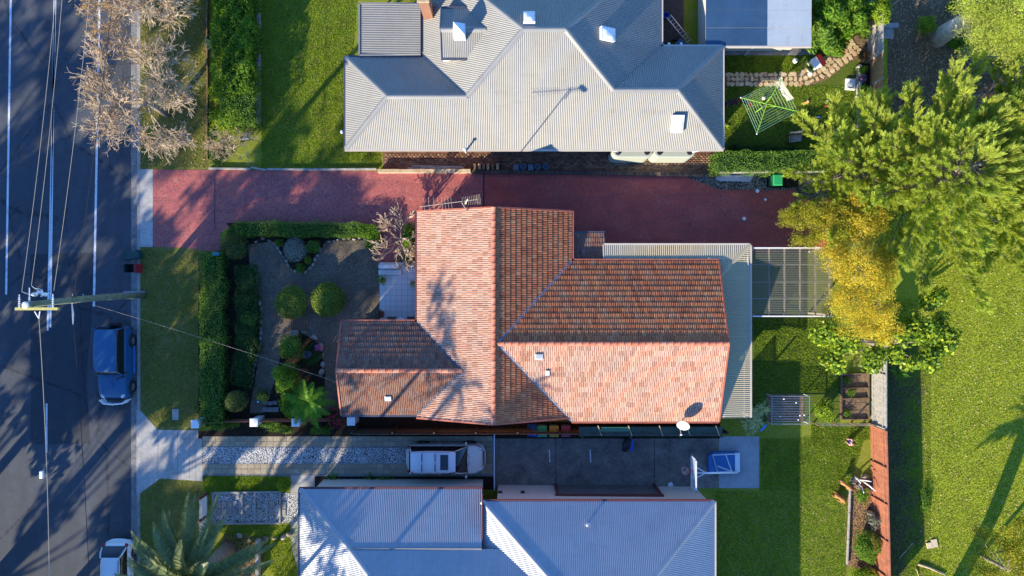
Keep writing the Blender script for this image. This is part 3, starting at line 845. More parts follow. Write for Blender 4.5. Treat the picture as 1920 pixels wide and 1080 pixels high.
# ---- lower neighbour
lo = thing('pale_roof_house', 'house with pale zinc corrugated hip roof below the dark concrete yard', 'house', (2, -15, 0))
e1, lY, lX, bX = 3.3, -11.69, -12.34, -1.72
t18, t27, brk = math.tan(R(18)), math.tan(R(26.5)), 3.1
def stepz(d): return e1 + d * t18 if d < brk else e1 + brk * t18 + (d - brk) * t27
D = 10.0
roof_l = corrugated('roof', [[(lX, lY), (bX, lY), (bX, lY - brk), (lX + brk, lY - brk)]], lambda x, y: e1 + (lY - y) * t18, 'x', M['roof_white'], lo)
e2, rY, rX0, rX1 = 3.9, -12.22, -1.72, 11.60
t20 = math.tan(R(21.5))
zb = e1 + brk * t18
vx0 = rX0 + (zb - e2) / t20; vx1 = rX0 + (zb + 3.9 * t27 - e2) / t20
corrugated('roof_slope', [[(lX + brk, lY - brk), (vx0, lY - brk), (vx1, lY - 7), (lX + 7, lY - 7)]], lambda x, y: zb + (lY - brk - y) * t27, 'x', M['roof_white'], roof_l)
corrugated('roof_slope', [[(lX + 7, lY - 7), (vx1, lY - 7), (vx1, lY - 14 + brk), (lX + brk, lY - 14 + brk)]], lambda x, y: zb + (y - lY + 14 - brk) * t27, 'x', M['roof_white'], roof_l)
corrugated('roof_slope', [[(lX, lY), (lX + brk, lY - brk), (lX + brk, lY - 14 + brk), (lX, lY - 14)]], lambda x, y: e1 + (x - lX) * t18, 'y', M['roof_white'], roof_l)
corrugated('roof_slope', [[(lX + brk, lY - brk), (lX + 7, lY - 7), (lX + brk, lY - 14 + brk)]], lambda x, y: zb + (x - lX - brk) * t27, 'y', M['roof_white'], roof_l)
capping('ridge_capping', (lX, lY, e1), (lX + brk, lY - brk, zb), M['roof_white'], roof_l)
capping('ridge_capping', (lX + brk, lY - brk, zb), (lX + 7, lY - 7, zb + 3.9 * t27), M['roof_white'], roof_l)
MB().bar((lX + brk + .2, lY - brk, zb + .03), (bX, lY - brk, zb + .03), .1, .03).build('flashing', M['cap_grey'], roof_l)
hw = (rX1 - rX0) / 2
roof_r = corrugated('roof', [[(rX0, rY), (rX1, rY), (rX0 + hw, rY - hw)]], lambda x, y: e2 + (rY - y) * t20, 'x', M['roof_white'], lo)
corrugated('roof_slope', [[(rX0, rY), (rX0 + hw, rY - hw), (rX0 + hw, rY - 16), (rX0, rY - 16)]], lambda x, y: e2 + (x - rX0) * t20, 'y', M['roof_white'], roof_r)
corrugated('roof_slope', [[(rX1, rY), (rX0 + hw, rY - hw), (rX0 + hw, rY - 16), (rX1, rY - 16)]], lambda x, y: e2 + (rX1 - x) * t20, 'y', M['roof_white'], roof_r)
capping('ridge_capping', (rX0, rY, e2), (rX0 + hw, rY - hw, e2 + hw * t20), M['roof_white'], roof_r)
capping('ridge_capping', (rX1, rY, e2), (rX0 + hw, rY - hw, e2 + hw * t20), M['roof_white'], roof_r)
capping('ridge_capping', (rX0 + hw, rY - hw, e2 + hw * t20), (rX0 + hw, rY - 16, e2 + hw * t20), M['roof_white'], roof_r)
for a, b, m in (((lX - .05, lY + .05, e1 - .05), (bX, lY + .05, e1 - .05), 'maroon'), ((lX - .05, lY, e1 - .05), (lX - .05, lY - 14, e1 - .05), 'blue_gutter'), ((rX0, rY + .05, e2 - .05), (rX1, rY + .05, e2 - .05), 'maroon'), ((rX1 + .05, rY, e2 - .05), (rX1 + .05, rY - 16, e2 - .05), 'gutter_metal')):
    gutter_run(a, b, M[m], lo)
MB().box((bX + .02, lY - 1.8, e1 + .35), (.06, 3.6, 1.0)).build('barge_board', M['maroon'], lo)
MB().prism([(lX + .5, lY - .35), (bX - .1, lY - .35), (bX - .1, lY - 13.6), (lX + .5, lY - 13.6)], 0, e1 - .1).build('wall', M['cream_wall'], lo)
MB().prism([(PX(934), PY(909)), (PX(1303) - .02, PY(912)), (PX(1303), rY - 15), (PX(934), rY - 15)], 0, e2 - .1).build('wall', M['cream_wall'], lo)
# recessed garage opening with maroon reveals
gx0, gx1 = PX(1042, .6), PX(1230, .6); gy = PY(911)
go = MB().box(((gx0 + gx1) / 2, gy + .01, 1.05), (gx1 - gx0, .08, 2.1)).build('garage_door', mat_plain('grey_panel_door', (0.13, 0.13, 0.125), 0.5, 0, .25, 2), lo)
MB().box((gx0, gy + .06, 1.08), (.14, .18, 2.16)).build('door_frame', M['maroon'], go)
MB().box((gx1, gy + .06, 1.08), (.14, .18, 2.16)).build('door_frame', M['maroon'], go)
MB().box(((gx0 + gx1) / 2, gy + .06, 2.2), (gx1 - gx0 + .28, .18, .1)).build('door_frame', M['maroon'], go)
for px in (938, 980):
    MB().box((PX(px, 1.5), PY(909) + .05, 1.7), (.25, .12, .16)).build('wall_lamp', M['black'], lo)
# the flue on the right roof
vp = thing('roof_vent', 'small vent pipe standing on the pale roof below the yard', 'vent', (PX(1101, 4.1), PY(980, 4.1), 3.8))
MB().tube([(PX(1101, 4.2), PY(980, 4.2), 3.7), (PX(1101, 4.2), PY(980, 4.2), 4.55)], .05, 8).build('pipe', M['white_metal'], vp)
MB().lathe((PX(1101, 4.2), PY(980, 4.2), 4.5), [(.10, 0), (.12, .06), (.03, .14)], 10).build('cowl', M['steel'], vp)

# ---- the tiled house
T23 = math.tan(R(23)); th_e = 2.8
mx0, mx1, myB, myT = -5.59, 3.52, -7.65, 4.52
mr = (mx0 + mx1) / 2; mh = (mx1 - mx0) / 2; mz = th_e + mh * T23
T21 = math.tan(R(21.4)); wyT, wyB, wx1 = 1.60, -7.85, 12.18
wr = (wyT + wyB) / 2; wh = (wyT - wyB) / 2; wz = th_e + wh * T21
fyT, fyB, fx0 = -1.98, -7.47, -10.05
fr_ = (fyT + fyB) / 2; fh = (fyT - fyB) / 2; fz = th_e + fh * T23
house = thing('tiled_house', 'terracotta tiled house with crossing gables in the middle of the block', 'house', (0, -1, 0))
fx_end = mx0 + (fz - th_e) / T23
wx_st = mx1 - (wz - th_e) / T23
t = NT('terracotta_roof_tile')
ri = t.island()
c = t.ramp(ri, [(0, (0.28, 0.115, 0.075)), (0.2, (0.42, 0.18, 0.11)), (0.5, (0.48, 0.225, 0.14)), (0.72, (0.36, 0.145, 0.09)), (0.9, (0.55, 0.32, 0.22)), (1.0, (0.46, 0.31, 0.23))])
g = t.noise(0.6, 5, 0.7); h = t.noise(7, 6, 0.8)
c = t.mix(t.ramp(h, [(0.50, 0.0), (0.72, 0.7)]), c, (0.58, 0.46, 0.36))
c = t.mix(t.ramp(t.math('ADD', t.math('MULTIPLY', g, .6), t.math('MULTIPLY', t.noise(16, 4, .8), .5)), [(0.55, 0.0), (0.70, 0.7)]), c, (0.20, 0.17, 0.13))
t.color(c); t.rough(0.8, 0, 0.15); t.bump(t.noise(60, 3), 0.25, 0.006)
M['tile'] = t.m
t = NT('deep_orange_roof_tile')        # deeper orange, fewer pale patches, for the right and upper slopes
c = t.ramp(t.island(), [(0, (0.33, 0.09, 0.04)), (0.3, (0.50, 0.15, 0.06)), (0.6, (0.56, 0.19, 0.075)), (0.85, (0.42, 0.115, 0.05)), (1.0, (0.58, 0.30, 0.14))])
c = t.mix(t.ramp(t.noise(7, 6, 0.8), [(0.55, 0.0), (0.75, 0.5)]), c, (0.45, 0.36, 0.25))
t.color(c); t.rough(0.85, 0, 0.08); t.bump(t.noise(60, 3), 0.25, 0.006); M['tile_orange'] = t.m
t = NT('mossy_terracotta_tile')      # the front wing carries grey-green lichen
ri = t.island()
c = t.ramp(ri, [(0, (0.16, 0.055, 0.035)), (0.4, (0.27, 0.10, 0.055)), (0.75, (0.20, 0.085, 0.055)), (1, (0.30, 0.15, 0.09))])
h = t.noise(5, 6, 0.8)
c = t.mix(t.ramp(h, [(0.44, 0.0), (0.66, 0.85)]), c, (0.19, 0.185, 0.155))
t.color(c); t.rough(0.8, 0, 0.3); t.bump(t.noise(60, 3), 0.25, 0.006)
M['tile_mossy'] = t.m
def pale_roll(name, cols):           # the crests of the tiles weather paler
    t = NT(name); c = t.ramp(t.island(), [(i / (len(cols) - 1), x) for i, x in enumerate(cols)])
    t.color(t.mix(t.ramp(t.noise(5, 5, .8), [(.35, 0), (.7, .7)]), c, (0.42, 0.2, 0.13))); t.rough(.8, 0, .15); return t.m
M['tile_roll'] = pale_roll('weathered_tile_crest', [(0.56, 0.36, 0.26), (0.68, 0.52, 0.40), (0.74, 0.62, 0.5), (0.6, 0.42, 0.3)])
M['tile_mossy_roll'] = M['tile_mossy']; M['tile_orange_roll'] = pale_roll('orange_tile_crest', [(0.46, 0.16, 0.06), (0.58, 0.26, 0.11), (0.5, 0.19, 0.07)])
CREST = (2, 6)

TW, TL = 0.215, 0.333
prof = [(0.0, 0.004), (0.15, 0.004), (0.24, 0.028), (0.38, 0.028), (0.47, 0.004), (0.60, 0.004), (0.69, 0.028), (0.83, 0.028), (0.92, 0.004), (1.0, 0.004)]
def tile_shape():
    """one interlocking tile with two rolls: u across, v up the slope, h off the roof"""
    vs = []
    for v, lift in ((0.0, 0.031), (TL + 0.04, 0.004)):
        for u, h in prof: vs.append(((u - .5) * (TW - .006), v, h + lift))
    n = len(prof)
    for u, h in prof: vs.append(((u - .5) * (TW - .006), 0.0, h + 0.005))
    fs = [(i, i + 1, n + i + 1, n + i) for i in range(n - 1)] + [(2 * n + i, 2 * n + i + 1, i + 1, i) for i in range(n - 1)]
    return np.array(vs), np.array(fs)
TV, TF = tile_shape()
tile_me = bpy.data.meshes.new('roof_tile'); tile_me.from_pydata(TV.tolist(), [], TF.tolist()); tile_me.materials.append(M['tile']); tile_me.materials.append(M['tile_roll'])
for q_ in CREST: tile_me.polygons[q_].material_index = 1
tile_me.polygons.foreach_set('use_smooth', [False] * len(tile_me.polygons))
SINGLE = [0]
def tiled_slope(poly, origin, eave_dir, up_dir, pitch_t, parent, mat, singles=0, under=True, lx=None):
    """tiles on one slope. origin: a point on the eave; eave_dir, up_dir: plan unit vectors"""
    ang = math.atan(pitch_t); ca, sa = math.cos(ang), math.sin(ang)
    E = np.array([eave_dir[0], eave_dir[1], 0.0]); U = np.array([up_dir[0] * ca, up_dir[1] * ca, sa]); Nn = np.cross(E, U)
    if Nn[2] < 0: Nn = -Nn
    O = np.array([origin[0], origin[1], th_e if lx is None else lx])
    us = [(p[0] - origin[0]) * eave_dir[0] + (p[1] - origin[1]) * eave_dir[1] for p in poly]
    ws = [(p[0] - origin[0]) * up_dir[0] + (p[1] - origin[1]) * up_dir[1] for p in poly]
    nrow = int(math.ceil(max(ws) / ca / TL)) + 1
    c0, c1 = int(math.floor(min(us) / TW)) - 1, int(math.ceil(max(us) / TW)) + 1
    def inside(x, y, marg):
        n = len(poly); sgn = 0
        ar = sum(poly[i][0] * poly[(i + 1) % n][1] - poly[(i + 1) % n][0] * poly[i][1] for i in range(n))
        s = 1 if ar > 0 else -1
        m = 1e9
        for i in range(n):
            a, b = poly[i], poly[(i + 1) % n]
            L = math.hypot(b[0] - a[0], b[1] - a[1])
            m = min(m, s * ((b[0] - a[0]) * (y - a[1]) - (b[1] - a[1]) * (x - a[0])) / L)
        return m
    whole_v = []; cut_v = []; ones = []
    rs = random.Random(11)
    for r in range(-1 if min(ws) < -.01 else 0, nrow):
        off = (r % 2) * .5
        for cidx in range(c0, c1):
            w0 = r * TL - 0.02
            base = O + E * ((cidx + .5 + off) * TW) + U * w0
            mid = base + U * TL / 2
            d = inside(mid[0], mid[1], 0)
            if d < -0.25: continue
            jit = rs.uniform(-.006, .006); lift = rs.uniform(0, .007)
            pts = base + np.outer(TV[:, 0] * (1 if E[0] * U[1] - E[1] * U[0] > 0 else -1), E) + np.outer(TV[:, 1] + jit, U) + np.outer(TV[:, 2] + lift, Nn)
            if d > 0.24:
                ones.append((r, base + U * jit + Nn * lift, pts))
            else: cut_v.append(pts)
    out = []
    if singles:
        ones.sort(key=lambda q: (abs(q[1][1] + 0.5) + abs(q[1][0] + 3.2)))
        sel, rest = ones[:singles], ones[singles:]
        rot = Matrix((tuple(E), tuple(np.cross(Nn, E)), tuple(Nn))).transposed().to_4x4()
        flip = np.dot(np.cross(Nn, E), U) < 0
        for r, b, pts in sel:
            o = bpy.data.objects.new('roof_tile', tile_me); COL.objects.link(o); o.parent = parent
            fx, fy, fz_, _ = FRAME[parent.name]
            mat4 = rot.copy()
            if flip: mat4 = rot @ Matrix.Rotation(PI, 4, 'Z')
            mat4.translation = Vector((b[0] - fx, b[1] - fy, b[2] - fz_))
            o.matrix_local = mat4
            FRAME[o.name] = FRAME[parent.name]
    else: rest = ones
    bm_v = [p for _, _, p in rest]
    bm = bmesh.new()
    for pts in cut_v:
        q = [bm.verts.new(p) for p in pts]
        for k_, f in enumerate(TF): bm.faces.new([q[i] for i in f]).material_index = 1 if k_ in CREST else 0
    clip_poly(bm, poly)
    me = bpy.data.meshes.new('x'); bm.to_mesh(me); bm.free()
    vs = []; fs = []; mi = []
    n = len(TV)
    if bm_v:
        V = np.concatenate(bm_v); F = (np.arange(len(bm_v))[:, None, None] * n + TF[None]).reshape(-1, 4)
        vs = V.tolist(); fs = F.tolist(); mi = [1 if k_ in CREST else 0 for k_ in range(len(TF))] * len(bm_v)
    b = len(vs)
    vs += [tuple(v.co) for v in me.vertices]; fs += [tuple(b + i for i in p.vertices) for p in me.polygons]; mi += [p.material_index for p in me.polygons]
    bpy.data.meshes.remove(me)
    return vs, fs, mi

roof = None
# boarding under the tiles is the roof part itself
mb = MB()
def slab(poly, fz_):
    mb.add([(x, y, fz_(x, y) - .012) for x, y in poly], [tuple(range(len(poly)))])
pML = lambda x, y: th_e + (x - mx0) * T23
pMR = lambda x, y: th_e + (mx1 - x) * T23
pWT = lambda x, y: th_e + (wyT - y) * T21
pWB = lambda x, y: th_e + (y - wyB) * T21
pFT = lambda x, y: th_e + (fyT - y) * T23
pFB = lambda x, y: th_e + (y - fyB) * T23
polyML = [[(mx0, fyT), (mx0, myT), (mr, myT), (mr, fr_), (fx_end, fr_)], [(mx0, fyB), (fx_end, fr_), (mr, fr_), (mr, myB), (mx0, myB)]]
polyMR = [[(mx1, wyT), (mx1, myT), (mr, myT), (mr, wr), (wx_st, wr)], [(mx1 - .19, myB), (wx_st, wr), (mr, wr), (mr, myB)]]
polyWT = [(mx1, wyT), (wx1, wyT), (wx1, wr), (wx_st, wr)]
polyWB = [(mx1, wyB), (wx1, wyB), (wx1, wr), (wx_st, wr)]
polyFT = [(fx0, fyT), (mx0, fyT), (fx_end, fr_), (fx0, fr_)]
polyFB = [(fx0, fyB), (mx0, fyB), (fx_end, fr_), (fx0, fr_)]
for p in polyML: slab(p, pML)
for p in polyMR: slab(p, pMR)
slab(polyWT, pWT); slab(polyWB, pWB); slab(polyFT, pFT); slab(polyFB, pFB)
roof = mb.build('roof', M['barge'], house)
acc = {'tile': ([], [], []), 'tile_mossy': ([], [], []), 'tile_orange': ([], [], [])}
def lay(key, vf):
    vs, fs, ms_ = acc[key]; b = len(vs); ms_.extend(vf[2]); vs.extend(vf[0]); fs.extend([tuple(i + b for i in f) for f in vf[1]])
lay('tile', tiled_slope(polyML[0], (mx0, fr_), (0, 1), (1, 0), T23, roof, M['tile'], 300))
lay('tile', tiled_slope(polyML[1], (mx0, fr_), (0, 1), (1, 0), T23, roof, M['tile']))
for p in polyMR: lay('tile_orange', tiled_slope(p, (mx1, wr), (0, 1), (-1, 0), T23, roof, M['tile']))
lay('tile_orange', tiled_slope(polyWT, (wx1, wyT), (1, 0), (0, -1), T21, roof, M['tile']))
lay('tile', tiled_slope(polyWB, (wx1, wyB), (1, 0), (0, 1), T21, roof, M['tile']))
lay('tile_mossy', tiled_slope(polyFT, (fx0, fyT), (1, 0), (0, -1), T23, roof, M['tile_mossy']))
lay('tile_mossy', tiled_slope(polyFB, (fx0, fyB), (1, 0), (0, 1), T23, roof, M['tile_mossy']))
def mixed_mesh(name, vf, mat, parent):
    me = bpy.data.meshes.new(name)
    me.from_pydata(to_local(np.array(vf[0]), FRAME[parent.name]).tolist(), [], vf[1]); me.materials.append(mat); me.materials.append(M.get({'terracotta_roof_tile': 'tile_roll', 'deep_orange_roof_tile': 'tile_orange_roll'}.get(mat.name, ''), mat))
    me.polygons.foreach_set('material_index', vf[2]); me.update()
    o = link(bpy.data.objects.new(name, me), parent); o['kind'] = 'stuff'; return o
mixed_mesh('roof_tile', acc['tile'], M['tile'], roof)
mixed_mesh('roof_tile', acc['tile_orange'], M['tile_orange'], roof)
o = mixed_mesh('roof_tile', acc['tile_mossy'], M['tile_mossy'], roof)
o['label'] = 'lichen grey tiles of the front wing'

# ridge tiles
t = NT('ridge_tile'); oi = t.n('ShaderNodeObjectInfo').outputs['Random']
c = t.ramp(oi, [(0, (0.30, 0.085, 0.05)), (0.6, (0.40, 0.13, 0.075)), (1, (0.36, 0.16, 0.11))])
c = t.mix(t.ramp(t.noise(9, 5, .8), [(.5, 0), (.75, .6)]), c, (0.35, 0.27, 0.2)); t.color(c); t.rough(.75); M['ridge'] = t.m
mbr = MB(); n = 7
vs = []
for v, sc in ((-.205, 1.0), (.17, .9), (.172, 1.12), (.215, 1.12)):
    for i in range(n):
        a = PI * (i / (n - 1)); vs.append((v, math.cos(a) * .14 * sc, math.sin(a) * .10 * sc - .02))
mbr.add(vs, [(r * n + i, r * n + i + 1, (r + 1) * n + i + 1, (r + 1) * n + i) for r in range(3) for i in range(n - 1)])
ridge_me = bpy.data.meshes.new('ridge_tile'); ridge_me.from_pydata([tuple(p) for p in mbr.v], [], mbr.f); ridge_me.materials.append(M['ridge'])
ridge_me.polygons.foreach_set('use_smooth', [True] * len(ridge_me.polygons))
def ridge_line(a, b):
    a, b = Vector(a), Vector(b); L = (b - a).length; n = int(L / .385); d = (b - a) / L
    for i in range(n):
        p = a + d * (i + .5) * L / n
        o = put('ridge_tile', ridge_me, roof, p.x, p.y, p.z + .03, math.atan2(d.y, d.x), (L / n / .39, 1, 1)); o.rotation_euler[1] = -math.asin(d.z)
ridge_line((mr, myB, mz), (mr, myT, mz)); ridge_line((wx_st, wr, wz), (wx1, wr, wz)); ridge_line((fx0, fr_, fz), (fx_end, fr_, fz))
M['valley'] = mat_plain('dull_valley_steel', (0.17, 0.19, 0.23), .6, .2, .2)
# valleys: folded steel strips
for a, b in (((mx1, wyT, th_e), (wx_st, wr, wz)), ((mx1, wyB, th_e), (wx_st, wr, wz)), ((mx0, fyT, th_e), (fx_end, fr_, fz)), ((mx0, fyB, th_e), (fx_end, fr_, fz))):
    a, b = Vector(a), Vector(b); d = (b - a).normalized(); s = d.cross(Vector((0, 0, 1))).normalized()
    v = MB(); vs = []
    for p in (a, b):
        for q, h in ((-.07, .075), (0, .055), (.07, .075)): vs.append(p + s * q + Vector((0, 0, h)))
    v.add(vs, [(0, 1, 4, 3), (1, 2, 5, 4)])
    v.build('valley_flashing', M['blue_gutter'] if a.x < 0 else M['valley'], roof)
# barge boards and gutters
for a, b in (((mx0, myT, th_e), (mr, myT, mz)), ((mx1, myT, th_e), (mr, myT, mz)), ((mx0, myB, th_e), (mr, myB, mz)), ((mx1 - .1, myB, th_e + .04), (mr, myB, mz)), ((wx1, wyT, th_e), (wx1, wr, wz)), ((wx1, wyB, th_e), (wx1, wr, wz)), ((fx0, fyT, th_e), (fx0, fr_, fz)), ((fx0, fyB, th_e), (fx0, fr_, fz))):
    MB().bar((a[0], a[1], a[2] - .02), (b[0], b[1], b[2] - .02), .09, .2).build('barge_board', M['barge'], house)
for a, b, m in (((mx0 - .06, fyT, th_e - .02), (mx0 - .06, myT, th_e - .02), 'maroon'), ((mx1 + .06, wyT, th_e - .02), (mx1 + .06, myT, th_e - .02), 'barge'), ((mx1, wyT + .06, th_e - .02), (wx1, wyT + .06, th_e - .02), 'barge'), ((mx1, wyB - .06, th_e - .02), (wx1, wyB - .06, th_e - .02), 'barge'), ((fx0, fyT + .06, th_e - .02), (mx0, fyT + .06, th_e - .02), 'barge'), ((fx0, fyB - .06, th_e - .02), (mx0, fyB - .06, th_e - .02), 'blue_gutter')):
    gutter_run(a, b, M[m], house)
w = MB()
w.prism([(mx0 + .5, myB + .4), (mx1 - .5, myB + .4), (mx1 - .5, myT - .35), (mx0 + .5, myT - .35)], 0, th_e - .1)
w.prism([(mx1 - .5, wyB + .5), (wx1 - .35, wyB + .5), (wx1 - .35, wyT - .5), (mx1 - .5, wyT - .5)], 0, th_e - .1)
w.prism([(fx0 + .35, fyB + .5), (mx0 + .5, fyB + .5), (mx0 + .5, fyT - .5), (fx0 + .35, fyT - .5)], 0, th_e - .1)
for (x, ya, yb, yc, zz) in ((wx1 - .35, wyB + .5, wyT - .5, wr, wz), (fx0 + .35, fyB + .5, fyT - .5, fr_, fz)):
    w.add([(x, ya, th_e - .1), (x, yb, th_e - .1), (x, yc, zz - .15)], [(0, 1, 2)])
for (y, s) in ((myB + .4, 1), (myT - .35, 1)):
    w.add([(mx0 + .5, y, th_e - .1), (mx1 - .5, y, th_e - .1), (mr, y, mz - .15)], [(0, 1, 2)])
w.build('wall', M['brick_wall'], house)
# roof vents on the tiled roof
def tile_vent(px, py, plane, s, label, mat):
    z = 3.9
    for _ in range(4): z = plane(PX(px, z), PY(py, z))
    x, y = PX(px, z), PY(py, z)
    t_ = thing('roof_vent', label, 'vent', (x, y, z))
    a = MB(); vs = [(x + sx * s[0] / 2, y + sy * s[1] / 2, plane(x + sx * s[0] / 2, y + sy * s[1] / 2) + .05) for sx, sy in ((-1, -1), (1, -1), (1, 1), (-1, 1))]
    a.add(vs + [(p[0], p[1], p[2] + .09) for p in vs], [(0, 1, 5, 4), (1, 2, 6, 5), (2, 3, 7, 6), (3, 0, 4, 7), (4, 5, 6, 7)]); a.build('frame', M['white_metal'], t_)
    a = MB(); a.add([(x + (p[0] - x) * .8, y + (p[1] - y) * .8, p[2] + .1) for p in vs], [(0, 1, 2, 3)]); a.build('glass_panel', mat, t_)
tile_vent(1010, 669, pWB, (.42, .34), 'small white framed roof window near the ridge of the tiled roof', M['roof_white'])
tile_vent(1026, 699, pWB, (.25, .3), 'small white vent tile in the tree shadow on the tiled roof', M['white_metal'])
tile_vent(728, 747, pFB, (.36, .28), 'pale patch tile on the lichen covered front wing', mat_plain('pale_glass_tile', (0.35, 0.42, 0.42), .4))

# ------------------------------------------------------------------ awning, pergola and other built things
def mat_clear(name, c, alpha=0.35):
    t = NT(name)
    t.color(t.mix(t.ramp(t.noise(25, 5, .8), [(.5, 0), (.75, .7)]), c, (0.5, 0.48, 0.4))); t.rough(0.5, 0, .2)
    tr = t.n('ShaderNodeBsdfTransparent'); tr.inputs[0].default_value = (0.75, 0.77, 0.78, 1)
    ms = t.n('ShaderNodeMixShader'); ms.inputs[0].default_value = alpha
    t.l(t.b.outputs[0], ms.inputs[1]); t.l(tr.outputs[0], ms.inputs[2]); t.l(ms.outputs[0], t.o.inputs['Surface'])
    return t.m
M['poly_awning'] = mat_clear('weathered_translucent_sheet', (0.74, 0.62, 0.41), 0.45)
M['poly_smoke'] = mat_clear('smoky_translucent_sheet', (0.16, 0.155, 0.14), 0.6)
M['cream_timber'] = mat_plain('cream_painted_timber', (0.68, 0.58, 0.42), 0.7, 0, .12)

aw = thing('awning', 'translucent corrugated awning wrapped round the rear of the tiled house', 'awning', (PX(1390, 2.4), PY(600, 2.4), 0))
az = 2.66
ax0, ax1, ayT, ayW, ayB = PX(1132, az), PX(1407, az), PY(459, az), PY(492, az) + .1, PY(783, az)
axi = wx1 - .35
awr = corrugated('roof', [[(ax0, ayT), (ax1, ayT), (axi + .4, ayT - (ax1 - axi - .4)), (ax0, ayT - (ax1 - axi - .4))]], lambda x, y: az + (ayT - y) * .10, 'x', M['poly_awning'], aw, 0.12, .016)
corrugated('roof_slope', [[(ax1, ayT), (ax1, ayB), (axi + .4, ayB), (axi + .4, ayT - (ax1 - axi - .4))]], lambda x, y: az + (ax1 - x) * .10, 'y', M['poly_awning'], awr, 0.12, .016)
capping('hip_capping', (ax1, ayT, az + .02), (axi + .4, ayT - (ax1 - axi - .4), az + .02 + (ax1 - axi - .4) * .1), M['poly_awning'], aw, .14, .05)
for a, b in (((ax0, ayT + .04, az - .04), (ax1, ayT + .04, az - .04)), ((ax1 + .04, ayT, az - .04), (ax1 + .04, ayB, az - .04))):
    gutter_run(a, b, M['gutter_metal'], aw, 'gutter', .1, .1)
gutter_run((ax0 - .02, ayT, az - .02), (ax0 - .02, ayT - 1.1, az + .08), M['gutter_metal'], aw, 'fascia', .06, .1)
for k in range(11):
    x = ax0 + .15 + k * (ax1 - ax0 - .3) / 10
    MB().bar((x, ayT, az - .08), (x, ayT - 1.25, az + .03), .05, .1).build('rafter', M['cream_timber'], aw)
for k in range(9):
    y = ayT - .8 - k * (ayT - ayB - 1.0) / 8
    MB().bar((ax1, y, az - .08), (axi - .3, y, az + .1), .05, .1).build('rafter', M['cream_timber'], aw)
for x in (ax1 - .35, axi + .7): MB().bar((x, ayT - .3, az - .03), (x, ayB, az - .03), .05, .06).build('purlin', M['cream_timber'], aw)
for y in (ayT - .1, -1.5, ayB + .1): MB().box((ax1 - .08, y, 1.18), (.09, .09, 2.36)).build('post', M['cream_timber'], aw)
for x in (ax0 + .1, 8.5): MB().box((x, ayT - .06, 1.18), (.09, .09, 2.36)).build('post', M['cream_timber'], aw)

pg = thing('pergola', 'pergola with smoky clear corrugated roof beside the golden tree', 'pergola', (PX(1478, 2.4), PY(530, 2.4), 0))
gz = 2.5
gx0, gx1, gyT, gyB = PX(1411, gz), PX(1560, gz), PY(466, gz), PY(592, gz)
corrugated('roof', [[(gx0, gyB), (gx1, gyB), (gx1, gyT), (gx0, gyT)]], lambda x, y: gz + (x - gx0) * .02, 'y', M['poly_smoke'], pg, 0.135, .018)
for px in (1443, 1472, 1501, 1530, 1556): MB().bar((PX(px, gz), gyB, gz - .09), (PX(px, gz), gyT, gz - .09), .06, .12).build('beam', M['cream_timber'], pg)
for py in (496, 529, 560): MB().bar((gx0, PY(py, gz), gz - .05), (gx1, PY(py, gz), gz - .05), .045, .05).build('batten', M['cream_timber'], pg)
for y in (gyT + .03, gyB - .03): MB().bar((gx0, y, gz), (gx1, y, gz + .04), .07, .13).build('fascia', M['white_paint'], pg)
for x, y in ((gx0 + .1, gyT - .06), (gx0 + .1, gyB + .06), (gx1 - .3, gyT - .06), (gx1 - .3, gyB + .06)): MB().box((x, y, 1.2), (.1, .1, 2.4)).build('post', M['cream_timber'], pg)

# small tiled porch roof in the corner
pc = thing('porch_roof', 'small dark shaded tiled porch roof in the corner of the tiled house', 'porch', (PX(1103, 2.4), PY(462, 2.4), 0))
pz = 2.25; qx0, qx1, qyT, qyB = PX(1073, pz), PX(1134, pz), PY(437, pz), PY(492, pz)
prf = MB().add([(qx0, qyT, pz - .01), (qx1, qyT, pz - .01), (qx1, qyB, pz + .3), (qx0, qyB, pz + .3)], [(0, 1, 2, 3)]).build('roof', M['barge'], pc)
tvs, tfs, tmi = tiled_slope([(qx0, qyT), (qx1, qyT), (qx1, qyB), (qx0, qyB)], (qx0, qyT), (1, 0), (0, -1), .18, prf, M['tile'], 0, True, pz)
mixed_mesh('roof_tile', (tvs, tfs, tmi), M['tile_mossy'], prf)
gutter_run((qx0, qyT + .05, pz - .02), (qx1, qyT + .05, pz - .02), M['blue_gutter'], pc)
for x in (qx1 - .1,): MB().box((x, qyT - .1, 1.1), (.1, .1, 2.2)).build('post', M['brown_timber'], pc)

# television antenna on its tall mast
an = thing('tv_antenna', 'tall television antenna mast at the gable end of the tiled house', 'antenna', (PX(866, 7.8), 4.40, 3.0))
bx, by, bz = PX(866, 7.8), 4.40, 7.8
MB().tube([(bx, by, 2.9), (bx, by, 7.9)], .03, 8).build('mast', M['steel'], an)
boom = MB().bar(P(786, 388, 7.8), P(902, 373, 7.8), .025, .025).build('boom', M['wire_light'], an)
A, B = Vector(P(786, 388, 7.8)), Vector(P(902, 373, 7.8)); d = (B - A).normalized(); s = Vector((-d.y, d.x, 0))
for i, q in enumerate((.08, .16, .24, .31, .37, .42, .47, .52, .70, .73, .76, .79, .82, .85, .88, .905, .93, .955)):
    w_ = (.46 - q * .3) if i < 8 else .23
    p = A.lerp(B, q); MB().tube([p - s * w_, p + s * w_], .007, 5).build('element', M['wire_light'], an)
for q in (.94, .965, .985):
    p = A.lerp(B, q); MB().box((p.x, p.y, p.z), (.012, .5, .16), math.atan2(d.y, d.x)).build('reflector', M['wire_light'], an)
MB().bar((bx + .15, by, 7.35), (bx + .3, by + .2, 7.7), .05, .05).build('bracket', M['cream_timber'], an)

